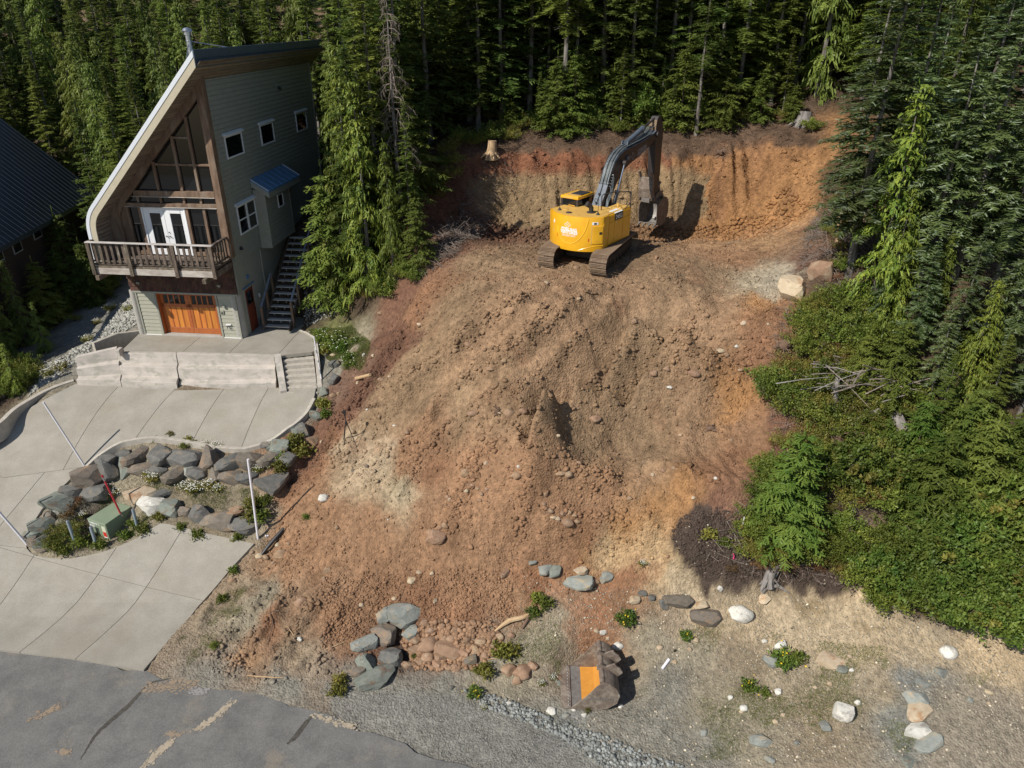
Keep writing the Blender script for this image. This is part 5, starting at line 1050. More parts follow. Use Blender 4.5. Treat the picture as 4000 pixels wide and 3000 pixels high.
# boom
bp_ = [(.55, 1.55), (.40, 1.75), (.52, 1.98), (1.15, 2.90), (1.50, 3.50), (1.82, 3.95), (2.2, 4.22), (2.7, 4.38), (3.4, 4.46), (4.3, 4.56), (5.4, 4.78), (5.75, 4.90), (5.90, 4.72), (5.75, 4.50), (4.97, 4.22), (4.1, 3.93), (3.3, 3.74), (2.6, 3.50), (2.1, 3.05), (1.5, 2.30), (.85, 1.6)]
mb = MB(); mb.prism(bp_, 'x', -.20, .24); boom = ep(mb, 'boom', m_armd, bevel=.015)
tp = bp_[2:12]; mb = MB(); mb.prism(tp+[(p[0]-.0, p[1]+.012) for p in []]+[(tp[-1][0]+.004, tp[-1][1]+.02)]+[(p[0]-.012, p[1]+.014) for p in tp[::-1]], 'x', -.205, .245); ep(mb, 'boom_top_plate', m_arm, boom)
mb = MB(); mb.box(.243, .30, 2.82, 3.12, 3.93, 4.13); ep(mb, 'work_lamp_box', m_arm, boom, bevel=.01)
ang = math.atan2(.25, 1.1)
for t_, z_ in (('STERLING', 4.27), ('VENTURES', 4.12)): decal(t_, .20, m_letter, 'company_name', boom, side_mtx(.243, 4.36, z_, ang), .002, .004)
d_ = [(.245, 3.45, 4.22), (.245, 3.62, 4.06), (.245, 3.5, 3.88), (.245, 3.33, 4.02), (.245, 3.45, 4.22)]; mb = MB(); [mb.bar(d_[i], d_[i+1], .02, .006, up=(1, 0, 0)) for i in range(4)]; ep(mb, 'diamond_logo', m_letter, boom)
for s in (-1, 1):
    x = .02+s*.36; mb = MB(); mb.tube([(x, 1.35, 1.45), (x, 1.62, 2.05), (x, 1.93, 2.75)], .085, 12); mb.tube([(x, 1.88, 2.66), (x, 1.93, 2.78)], .105, 12); bc_ = ep(mb, 'boom_cylinder', m_arm, smooth_=True)
    mb = MB(); mb.tube([(x, 1.93, 2.75), (x, 2.42, 3.86)], .045, 10); ep(mb, 'cylinder_rod', m_chrome, bc_, smooth_=True); mb = MB(); mb.tube([(x-.1, 2.44, 3.9), (x+.1, 2.44, 3.9)], .11, 12); ep(mb, 'pin', m_armd, bc_)
mb = MB(); mb.tube([(0, 3.12, 4.62), (0, 4.72, 5.08)], .115, 14); mb.tube([(0, 4.6, 5.04), (0, 4.75, 5.09)], .14, 14); sc_ = ep(mb, 'arm_cylinder', m_arm, smooth_=True); mb = MB(); mb.tube([(0, 4.72, 5.08), (0, 6.0, 5.44)], .055, 10); ep(mb, 'cylinder_rod', m_armd, sc_, smooth_=True)
mb = MB(); mb.prism([(2.95, 4.4), (3.35, 4.46), (3.2, 4.75), (3.05, 4.72)], 'x', -.16, -.12); mb2 = ep(mb, 'cylinder_lug', m_arm, boom); mb = MB(); mb.prism([(2.95, 4.4), (3.35, 4.46), (3.2, 4.75), (3.05, 4.72)], 'x', .12, .16); ep(mb, 'cylinder_lug', m_arm, boom)
# hydraulic lines over the boom
topc = [(1.28, 3.08), (1.5, 3.52), (1.82, 3.99), (2.2, 4.26), (2.7, 4.43), (3.4, 4.51), (4.3, 4.61), (5.3, 4.82)]
for k, x in enumerate((-.17, -.11, -.05, .0, .06, .12, .18, .225)):
    o = .06+.02*(k % 3); mb = MB(); P = [(x, p[0]-.04, p[1]+o*(1 if 0 < i < 7 else .6)) for i, p in enumerate(topc)]
    mb.tube(catmull(P, 4), .021, 6); ep(mb, 'hydraulic_pipe', m_hose if k % 3 else m_rub, boom, smooth_=True)
for k in range(5):
    y = 1.33+k*.05; z = 3.05+k*.12; mb = MB(); mb.tube([(-.14+.05*k, y, z+.04), (.2, y+.0, z+.02-.02*k), (.31, y+.05, z-.02), (.33, y+.08, z-.2), (.33+.01*k, 1.35+.03*k, 2.75), (.30+.02*k, 1.15, 2.5-.03*k), (.26+.03*k, 1.0, 1.95)], .021, 6); ep(mb, 'hydraulic_pipe', m_hose, boom, smooth_=True)
for k in range(4): mb = MB(); mb.tube(catmull([(.28+.05*k, 1.3, 2.55), (.30+.05*k, 1.35, 2.2), (.32+.05*k, 1.05, 1.75)], 5), .024, 6); ep(mb, 'rubber_hose', m_rub, boom, smooth_=True)
for y, z in ((.75, 2.36), (.98, 2.70), (1.32, 3.22)): mb = MB(); mb.box(-.03, .05, y-.06, y, z+.0, z+.08); ep(mb, 'pipe_clamp', m_black, boom)
mb = MB(); mb.box(-.25, .3, 1.26, 1.31, 3.16, 3.2); ep(mb, 'pipe_clamp', m_arm, boom); mb = MB(); mb.tube(catmull([(0, .7, 2.3), (.02, .98, 2.74), (0, 1.3, 3.25)], 4), .014, 5); ep(mb, 'rubber_hose', m_rub, boom)
for k in range(4): mb = MB(); mb.tube(catmull([(-.12+.07*k, 5.2, 4.88), (-.14+.08*k, 5.6, 5.08), (-.1+.07*k, 5.82, 5.0)], 5), .02, 6); ep(mb, 'hydraulic_hose', m_hose, boom, smooth_=True)
# stick
stp = [(5.80, 5.35), (5.95, 5.52), (6.18, 5.52), (6.42, 5.22), (6.58, 4.85), (6.58, 4.0), (6.55, 3.0), (6.58, 1.9), (6.47, 1.55), (6.22, 1.58), (6.08, 2.2), (5.94, 3.2), (5.82, 4.2), (5.72, 4.7), (5.74, 5.1)]
mb = MB(); mb.prism(stp, 'x', -.17, .20); stick = ep(mb, 'stick', m_armd, bevel=.015)
mb = MB(); mb.prism([(5.735, 5.1), (5.80, 5.35), (5.78, 5.37), (5.715, 5.1)], 'x', -.175, .205); mb.prism([(5.72, 4.72), (5.735, 5.09), (5.72, 5.09), (5.70, 4.72)], 'x', -.175, .205); ep(mb, 'stick_plate', m_trk, stick)
mb = MB(); mb.tube([(-.3, 5.82, 4.72), (.33, 5.82, 4.72)], .13, 14); ep(mb, 'pivot_pin', m_armd, stick)
mb = MB(); mb.tube([(.02, 6.72, 4.4), (.02, 6.80, 2.6)], .09, 12); q_ = ep(mb, 'bucket_cylinder', m_armd, stick, smooth_=True)
mb = MB(); mb.bar((.0, 6.8, 2.6), (.0, 7.1, 1.75), .12, .14); mb.bar((.0, 6.45, 1.9), (0, 7.0, 2.3), .26, .1); ep(mb, 'bucket_link', m_rust, stick)
# thumb hanging behind the stick
mb = MB(); mb.prism([(5.62, 1.72), (5.50, 2.2), (5.56, 2.75), (5.66, 2.74), (5.62, 2.2), (5.80, 1.72)], 'x', -.36, .36); thb = ep(mb, 'thumb', m_rust, bevel=.01)
for x in (-.36, .30): mb = MB(); mb.prism([(5.75, 1.6), (5.62, 1.65), (5.52, 2.15), (5.53, 2.7), (5.42, 2.88), (5.32, 3.02), (5.40, 3.06), (5.58, 2.92), (5.68, 2.7), (5.72, 2.2), (5.9, 1.75)], 'x', x, x+.07); ep(mb, 'thumb_rib', m_rust, thb, bevel=.006)
mb = MB(); mb.tube([(-.42, 5.8, 1.66), (.42, 5.8, 1.66)], .10, 12); ep(mb, 'pin', m_rust, thb); mb = MB(); mb.box(-.22, .22, 5.62, 5.75, 1.50, 1.76); ep(mb, 'bracket', m_steelw, thb, bevel=.02)
# digging bucket
def bucket_mesh(root, prof, w_, t, m_out, m_in, name='bucket_shell', band_m=None):
    """prof: (y,z) points from the lip round the back to the top edge; open between the ends"""
    inn = [np.array(p) for p in prof]; out = []
    for i, p in enumerate(inn):
        a = inn[max(i-1, 0)]; b = inn[min(i+1, len(inn)-1)]; d = (b-a)/np.linalg.norm(b-a); out.append(p+np.array([d[1], -d[0]])*t)
    mb = MB(); n = len(inn)
    vs = [(-w_/2, p[0], p[1]) for p in inn]+[(w_/2, p[0], p[1]) for p in inn]+[(-w_/2, p[0], p[1]) for p in out]+[(w_/2, p[0], p[1]) for p in out]
    fs = []; mi = []
    for i in range(n-1): fs.append((i, i+1, n+i+1, n+i)); mi.append(1)
    for i in range(n-1): fs.append((2*n+i, 3*n+i, 3*n+i+1, 2*n+i+1)); mi.append(0)
    for i in range(n-1): fs += [(i, 2*n+i, 2*n+i+1, i+1), (n+i, n+i+1, 3*n+i+1, 3*n+i)]; mi += [0, 0]
    fs += [(0, n, 3*n, 2*n), (n-1, 3*n-1, 4*n-1, 2*n-1)]; mi += [0, 0]
    b0 = 0
    for f, k in zip(fs, mi): mb._add([], [], 0)
    mb.v = [tuple(v) for v in vs]; mb.f = fs; mb.m = mi
    sh = mb.obj(name, [m_out, m_in], root, smooth_=True, autosmooth=.5)
    return sh, inn, out
bkp = [(6.12, .40), (6.5, .27), (6.85, .27), (7.12, .42), (7.30, .75), (7.32, 1.12), (7.20, 1.42), (6.98, 1.58), (6.75, 1.64)]
bk, bi, bo = bucket_mesh(exc, bkp, .98, .03, m_rust, m_steelw, 'bucket')
for x in (-.51, .485):
    mb = MB(); mb.prism([(6.10, .35)]+[tuple(p) for p in bo[1:]]+[(6.3, 1.5), (6.02, 1.3), (6.0, .9)], 'x', x, x+.025); ep(mb, 'bucket_side', m_rust, bk, bevel=.004)
for x in (-.42, -.14, .14, .42): mb = MB(); mb._add([(x-.055, 6.12, .39), (x+.055, 6.12, .39), (x+.055, 6.12, .31), (x-.055, 6.12, .31), (x-.03, 5.83, .30), (x+.03, 5.83, .30), (x+.03, 5.83, .27), (x-.03, 5.83, .27)], [(0, 1, 2, 3), (7, 6, 5, 4), (0, 4, 5, 1), (1, 5, 6, 2), (2, 6, 7, 3), (3, 7, 4, 0)]); ep(mb, 'tooth', m_steelw, bk)
for x in (-.25, .22): mb = MB(); mb.prism([(6.3, 1.5), (6.25, 1.8), (6.55, 1.9), (6.95, 1.88), (7.2, 1.6), (7.0, 1.5)], 'x', x, x+.035); ep(mb, 'bucket_ear', m_rust, bk)
# undercarriage
uc = add('undercarriage', None, exc, (.08, .22, 0), (0, 0, YT-YB))
mb = MB(); mb.tube([(0, 0, .55), (0, 0, .95)], .62, 28); ep(mb, 'swing_ring', m_trkd, uc, smooth_=True)
mb = MB(); mb.prism([(-.9, .35), (-.45, .75), (.45, .75), (.9, .35), (.9, .22), (-.9, .22)], 'y', -.7, .7); ep(mb, 'cross_frame', m_trkd, uc, bevel=.03)
shoe = MB(); shoe.box(-.37, .37, -.09, .09, -.015, .02)
for y in (-.06, .0, .06): shoe.box(-.37, .37, y-.011, y+.011, .02, .058)
shm_ = shoe.me('track_shoe', m_trk)
TL, TR, TH = 4.65, .42, .45
def track_path(n):
    st_ = TL-2*TR; per = 2*st_+2*math.pi*TR; out = []
    for i in range(n):
        s = per*i/n
        if s < st_: y, z, a = -st_/2+s, TH+TR, 0
        elif s < st_+math.pi*TR: t = (s-st_)/TR; y, z, a = st_/2+TR*math.sin(t), TH+TR*math.cos(t), -t
        elif s < 2*st_+math.pi*TR: y, z, a = st_/2-(s-st_-math.pi*TR), TH-TR, math.pi
        else: t = (s-2*st_-math.pi*TR)/TR; y, z, a = -st_/2-TR*math.sin(t), TH-TR*math.cos(t), math.pi-t
        out.append((y, z, a))
    return out
for s in (-1, 1):
    x = s*1.17
    mb = MB(); mb.prism([(-1.75, .30), (-1.75, .58), (1.75, .58), (1.75, .30)], 'x', x-.18, x+.18); tf = ep(mb, 'track_frame', m_trkd, uc, bevel=.03)
    for (y, z, a) in track_path(50): add('track_shoe', shm_, uc, (x, y, z), (a, 0, 0))
    for y in (-1.9, 1.9): mb = MB(); mb.tube([(x-.12, y, TH), (x+.12, y, TH)], .33, 20); mb.tube([(x-.17, y, TH), (x+.17, y, TH)], .14, 14); ep(mb, 'track_wheel', m_trkd, uc, smooth_=True, autosmooth=.5)
    for i in range(7): mb = MB(); y = -1.35+i*.45; mb.tube([(x-.16, y, .22), (x+.16, y, .22)], .13, 12); ep(mb, 'roller', m_trkd, uc, smooth_=True, autosmooth=.5)
exc['_'] = 0; del exc['_']

# ================================================================ loose bucket beside the road
bx, by, bz = hit(1222, 1540)[0]+.05, hit(1222, 1540)[1], 0.0
m_orb = mat('orange_primer_inside', (.66,.30,.05), (.58,.25,.04), scale=6, rough=.55)
lb = thing('digging_bucket', 'loose steel excavator bucket lying on the gravel with orange paint inside', 'bucket', (bx+.1, by+.9, float(ground(bx+.9, by+.9))+.05), math.radians(-92))
lp = [(0, .05), (.42, .015), (.85, .02), (1.2, .10), (1.48, .34), (1.55, .68), (1.42, .98), (1.2, 1.16), (1.02, 1.22)]
# built with its mouth towards -y, then turned so that the mouth looks left
sh_, li, lo = bucket_mesh(lb, lp, 1.72, .03, m_rust, m_steelw, 'shell')
mb = MB(); pts_ = [li[0]+(li[1]-li[0])*0.98, li[2], li[3], li[4], li[5]]; n_ = len(pts_); up_ = []
for i, p in enumerate(pts_):
    a = pts_[max(i-1, 0)]; b = pts_[min(i+1, n_-1)]; d = (b-a)/np.linalg.norm(b-a); up_.append(p+np.array([-d[1], d[0]])*.006)
mb.v = [(-.84, p[0], p[1]) for p in up_]+[(.84, p[0], p[1]) for p in up_]; mb.f = [(i, i+1, n_+i+1, n_+i) for i in range(n_-1)]; mb.m = [0]*(n_-1); me_ = mb.me('painted_floor', m_orb); add('painted_floor', me_, lb)
mb = MB(); mb.box(-.88, .88, -.26, .06, .045, .085); ep(mb, 'bolt_on_edge', m_rust, lb, bevel=.01)
for i in range(13): mb = MB(); x = -.78+i*.13; mb.lathe([(.024, .086), (.024, .105), (.012, .112)], 8, cx=x, cy=-.02); ep(mb, 'bolt_head', m_steel, lb)
for x in (-.875, .85):
    mb = MB(); mb.prism([(.02, .04)]+[tuple(p) for p in lo[1:]]+[(.86, 1.12), (.60, .72), (.33, .38)], 'x', x, x+.03); sp = ep(mb, 'side_plate', m_rust, lb, bevel=.004)
    mb = MB(); mb.bar((x+.015, .35, .02), (x+.015, 1.0, 1.17), .05, .012, up=(1, 0, 0)); ep(mb, 'weld_seam', m_black, sp)
mb = MB(); mb.tube([(-.85, 1.0, 1.19), (.85, 1.0, 1.19)], .09, 10); ep(mb, 'top_tube', m_rust, lb, smooth_=True)
for x in (-.30, .24): mb = MB(); mb.prism([(.86, 1.15), (.84, 1.34), (.96, 1.44), (1.05, 1.36), (1.14, 1.30), (1.24, 1.36), (1.42, 1.44), (1.50, 1.32), (1.62, 1.22), (1.70, 1.06), (1.58, .92), (1.48, .9), (1.3, 1.05), (1.1, 1.16)], 'x', x, x+.06); ep(mb, 'hook_ear', m_rust, lb, bevel=.006)
decal('ACCURATE', .15, m_steelw, 'cast_name', lb, Matrix.Translation((.885, 1.0, .52))@Matrix(((0, 0, 1, 0), (1, 0, 0, 0), (0, 1, 0, 0), (0, 0, 0, 1))), .006, .004)
# ================================================================ rocks
def rock_mesh(kind, seed, name='rock_mesh', sub=3):
    r = random.Random(seed); bm = bmesh.new(); bmesh.ops.create_icosphere(bm, subdivisions=sub, radius=1)
    co = np.array([v.co[:] for v in bm.verts])
    if kind == 'block':          # quarried, angular
        sx, sy, sz = r.uniform(.9, 1.1), r.uniform(.75, .95), r.uniform(.70, .95)
        co = np.sign(co)*np.abs(co)**.6; co *= np.array([sx, sy, sz])*1.12
        pl = [(Vector((r.gauss(0, 1), r.gauss(0, 1), r.gauss(0, 1))).normalized(), r.uniform(.60, .84)) for _ in range(15)]
        amp = .035
    elif kind == 'shard':
        co *= np.array([1.05, .8, .55]); pl = [(Vector((r.gauss(0, 1), r.gauss(0, 1), r.gauss(0, .7))).normalized(), r.uniform(.40, .7)) for _ in range(11)]; amp = .035
    elif kind == 'round':
        co *= np.array([1.05, r.uniform(.75, .95), r.uniform(.65, .85)]); pl = [(Vector((r.gauss(0, 1), r.gauss(0, 1), r.gauss(0, 1))).normalized(), r.uniform(.58, .84)) for _ in range(10)]; amp = .10
    else:                        # lump of earth
        pl = [(Vector((r.gauss(0, 1), r.gauss(0, 1), r.gauss(0, 1))).normalized(), r.uniform(.66, .85)) for _ in range(7)]; amp = .22
    for n, d in pl:
        nn = np.array(n[:]); k = co@nn-d; m = k > 0; co[m] -= np.outer(k[m], nn)
    nz = fbm(co[:, 0]*1.3+seed, co[:, 1]*1.3+co[:, 2]*1.7, .8, 3, seed)+.5*fbm(co[:, 2]*2+seed, co[:, 0]*2-co[:, 1], .5, 3, seed+3)
    co *= (1+amp*nz)[:, None]
    for v, c in zip(bm.verts, co): v.co = c
    if kind in ('block', 'shard'):
        for f in bm.faces: f.smooth = True
        bmesh.ops.recalc_face_normals(bm, faces=bm.faces)
        for e in bm.edges:
            if e.calc_face_angle(0) > .20: e.smooth = False
    else:
        for f in bm.faces: f.smooth = True
    me = bpy.data.meshes.new(name); bm.to_mesh(me); bm.free(); return me
RK = {}
def rmat(nm, a, b, c=None, sc=3.0): return mat('rock_'+nm, a, b, scale=sc, rough=.88, bump=.02, bscale=7, gen=True, detail=8, objvar=.13, col3=c, s3=1.3, hard=(.52, .64))
RM = {'grey': rmat('grey', (.105,.105,.10), (.165,.158,.14), (.22,.175,.125)), 'dark': rmat('dark_grey', (.095,.095,.09), (.15,.145,.13), (.19,.16,.12)), 'brown': rmat('brownish', (.125,.108,.088), (.19,.160,.125), (.24,.17,.11)),
      'blue': rmat('blue_grey', (.20,.215,.195), (.27,.28,.25), (.33,.27,.19)), 'earth': rmat('earth_stained', (.25,.155,.095), (.31,.20,.125), (.36,.27,.18)), 'white': rmat('white', (.56,.53,.46), (.68,.66,.60), (.36,.34,.30)), 'tan': rmat('tan', (.42,.33,.22), (.50,.41,.29), (.36,.22,.12)), 'green': rmat('grey_green', (.15,.17,.145), (.22,.235,.20), (.17,.12,.08))}
CN = {'grey': 'grey', 'dark': 'dark grey', 'brown': 'brownish grey', 'blue': 'blue grey', 'earth': 'earth brown', 'white': 'pale whitish', 'tan': 'pale tan', 'green': 'greenish grey'}
def rmesh(kind, i, colr):
    k = (kind, i % 6, colr)
    if k not in RK:
        b = (kind, i % 6)
        if b not in RK: RK[b] = rock_mesh(kind, 11+(i % 6)*7+{'block': 0, 'shard': 100, 'round': 200, 'lump': 300}[kind])
        me = RK[b].copy(); me.materials.clear(); me.materials.append(RM[colr]); RK[k] = me
    return RK[k]
MARKS = [('the green transformer box', 235, 1115), ('the white pole on the boulder wall', 545, 1085), ('the red marker pole', 238, 1060), ('the loose bucket', 1280, 1470), ('the concrete steps', 650, 805), ('the curving driveway kerb', 440, 965), ('the driveway corner', 545, 1180),
         ('the black tripod', 755, 930), ('the ridge of the pit', 1170, 930), ('the excavator', 1280, 540), ('the dark soil ledge', 1530, 1200), ('the grey weathered stump', 1665, 1245), ('the leafy bushes', 1950, 1290), ('the split log', 1110, 1350), ('the asphalt edge', 700, 1520), ('the rocky hollow', 880, 1400), ('the white pipe stub', 1437, 1436),
         ('the bank of flowers on the shelf', 400, 1060), ('the young green hemlock', 1690, 1080), ('the right edge of the photo', 2180, 1500), ('the far stump with roots', 1690, 745), ('the blue grey outcrop', 1980, 1520), ('the orange clay patch', 1400, 1150), ('the cut bank', 1400, 400), ('the straight driveway edge', 420, 1330), ('the left kerb wall', 60, 880), ('the flue pipe', 405, 80), ('the roof ridge end', 690, 95), ('the bare dead conifer', 868, 120), ('the pink stake', 1190, 240), ('the boom tip', 1415, 260), ('the wide grey stump', 1735, 262), ('the tall cedar on the right', 2020, 250), ('the top left corner', 0, 0), ('the middle of the top edge', 1106, 0), ('the top right corner', 2212, 0), ('the neighbour roof peak', 0, 255), ('the brush pile', 1870, 860), ('the flat grey log', 1945, 975), ('the lower right corner of the bushes', 2150, 1350), ('the steep roof edge', 300, 350)]
def where(x, y):
    n, mx, my = min(MARKS, key=lambda m: math.hypot(m[1]-x, (m[2]-y)*1.2)); dx, dy = x-mx, y-my
    if math.hypot(dx, dy) < 28: return 'right at '+n
    h = 'right' if dx > 0 else 'left'; v = 'below' if dy > 0 else 'above'
    far = 'just ' if math.hypot(dx, dy) < 70 else ''
    if abs(dx) > 1.8*abs(dy): return f'{far}{h} of {n}'
    if abs(dy) > 1.8*abs(dx): return f'{far}{v} {n}'
    return f'{far}{v} and {h} of {n}'
PENDING = []     # (object, stem, x, y): made unique at the end
def later(o, stem, x, y): PENDING.append((o, stem, x, y))
nrk = 0
def put_rock(x, y, w_, h_, colr, kind, noun, group, lift=.18, face=False):
    """x, y, w_, h_ in view pixels: the rock rests on the ground met there, at the size it has at that distance"""
    global nrk
    p = hit(x, y+h_*.12); d = depth(p); s = w_*K*d/FPX/2
    hz = max(h_*K*d/FPX/2, s*.45)
    o = add('boulder' if w_ > 24 else 'rock', rmesh(kind, nrk*5+3, colr)); nrk += 1
    o.location = (p[0], p[1]+(.12 if face else 0), p[2]+hz*lift)
    o.scale = (s*1.05, s*random.uniform(.8, 1.0), hz*1.08); o.rotation_euler = (random.uniform(-.2, .2), random.uniform(-.2, .2), random.choice((0, math.pi))+random.uniform(-.4, .4))
    sz = 'large ' if w_ > 55 else ('small ' if w_ < 20 else '')
    sh = {'block': 'angular', 'shard': 'jagged', 'round': 'rounded'}[kind]
    o['category'] = 'boulder' if w_ > 24 else 'rock'; o['group'] = group; later(o, f'{sz}{CN[colr]} {sh} {noun}', x, y); return o
WALLR = [(810,820,80,70,'dark'),(905,845,130,110,'brown'),(1060,825,150,115,'grey'),(1230,850,190,130,'grey'),(1395,855,125,150,'brown'),(1525,885,135,135,'grey'),(1670,870,135,150,'brown'),(1790,860,115,115,'brown'),(1845,775,130,95,'green'),(1765,760,70,60,'grey'),
 (845,905,100,125,'green'),(945,925,130,100,'brown'),(1050,940,100,85,'grey'),(1165,960,125,125,'brown'),(1262,940,75,75,'blue'),(1315,955,100,95,'grey'),(1430,970,105,85,'brown'),(1535,980,115,95,'brown'),(1650,985,115,105,'grey'),(1810,1010,140,120,'grey'),(1905,860,105,95,'dark'),(1740,1010,70,80,'grey'),
 (720,940,140,150,'dark'),(590,985,190,165,'brown'),(490,1065,130,110,'dark'),(400,1130,160,100,'green'),(700,865,130,80,'grey'),(620,1080,140,130,'dark'),(380,1175,110,60,'blue'),(270,1300,140,100,'green'),(215,1360,90,85,'green'),(295,1410,95,115,'green'),(225,1415,65,75,'brown'),(270,1458,70,45,'brown'),(320,1230,90,60,'brown'),
 (925,1100,175,110,'tan'),(1020,1165,145,140,'white'),(1070,1085,110,65,'grey'),(1145,1190,125,115,'green'),(1215,1205,75,95,'brown'),(1320,1220,135,115,'grey'),(1465,1260,185,115,'brown'),(1640,1285,175,105,'grey'),(1580,1190,105,55,'earth')]
for x, y, w_, h_, c in WALLR:
    a, b = c3(x, y); put_rock(a, b, w_*.325*1.34, h_*.325*1.32, c, 'block', 'boulder in the garden wall', 'boulders of the stacked garden walls', .25, True)
def z3d(x, y): return 497.7+x*.3, 663.6+y*.3
for x, y, w_, h_, c, k in ((740,520,105,115,'grey','block'),(760,415,85,100,'dark','block'),(680,612,95,70,'green','block'),(740,635,50,62,'earth','round'),(782,625,40,40,'earth','round'),(592,960,105,85,'earth','block'),(700,765,36,32,'earth','round'),(625,790,100,110,'green','block'),(520,880,150,120,'dark','block'),(480,900,90,80,'green','block'),
      (960,345,36,56,'white','shard'),(1028,352,34,44,'tan','round'),(918,548,40,36,'tan','round'),(1090,525,60,36,'earth','round'),(1148,500,34,28,'tan','round'),(1362,130,46,28,'tan','round'),(1080,40,60,30,'earth','round'),(985,738,28,26,'white','shard'),(655,975,30,34,'tan','round'),(1180,862,26,18,'white','round'),
      (675,1380,92,76,'white','round'),(980,1148,34,34,'brown','round'),(885,1175,34,34,'brown','round'),(770,1590,40,40,'earth','round'),(745,1560,26,40,'earth','round'),(1135,1540,20,20,'white','shard'),(1445,1620,70,60,'earth','round'),(350,1120,110,90,'grey','block'),(420,1100,80,90,'brown','block'),(325,1010,110,80,'green','block'),(690,345,50,46,'grey','block'),(740,350,45,30,'tan','round')):
    a, b = z3d(x, y); put_rock(a, b, w_*.3, h_*.3, c, k, 'rock' if w_ < 60 else 'boulder', 'rocks along the edge of the dug lot')
HOL = [(829,1325,55,55,'blue','shard'),(871,1325,75,72,'blue','block'),(826,1364,58,58,'brown','block'),(787,1388,48,52,'blue','block'),(889,1362,52,46,'blue','shard'),(842,1416,52,62,'dark','block'),(787,1425,54,36,'green','block'),(808,1465,92,42,'green','block'),(775,1450,42,26,'brown','block'),
 (897,1381,27,22,'earth','round'),(929,1388,56,40,'earth','round'),(975,1404,62,36,'earth','block'),(925,1418,36,30,'earth','round'),(957,1418,38,28,'earth','block'),(880,1435,26,24,'earth','block'),(898,1403,28,20,'earth','block'),(976,1378,26,18,'earth','round'),(1036,1385,24,22,'earth','block'),(1028,1402,26,20,'earth','block'),(1018,1426,30,36,'brown','block'),(1000,1410,26,22,'earth','block'),(1048,1413,22,20,'earth','round'),(947,1437,24,18,'earth','block'),(966,1440,22,16,'earth','block'),(985,1440,26,18,'earth','block'),(960,1380,20,16,'earth','round'),(908,1430,22,18,'earth','round'),(1010,1385,22,18,'earth','block'),(1065,1395,20,18,'earth','round'),(1080,1375,22,24,'earth','block'),(1060,1375,18,16,'earth','round'),(1105,1372,16,20,'earth','round'),
 (1097,1444,36,34,'earth','round'),(1127,1448,46,32,'earth','round'),(1118,1466,26,28,'earth','round'),(1150,1436,22,26,'earth','block'),(1207,1467,20,15,'earth','round'),(1208,1476,18,12,'green','round'),(975,1485,15,14,'grey','round'),(1090,1240,20,26,'earth','block'),(915,1345,20,16,'earth','block'),(930,1360,22,18,'earth','round'),(955,1352,18,15,'earth','block'),(985,1362,20,16,'earth','block'),(940,1300,14,30,'tan','shard'),(782,1308,14,12,'tan','round'),(852,1293,14,10,'tan','round'),(934,1238,12,18,'tan','shard')]
for x, y, w_, h_, c, k in HOL: put_rock(x, y, w_*1.05, h_*1.05, c, k, 'rock' if w_ < 40 else 'boulder', 'rocks heaped in the hollow beside the road', .02)
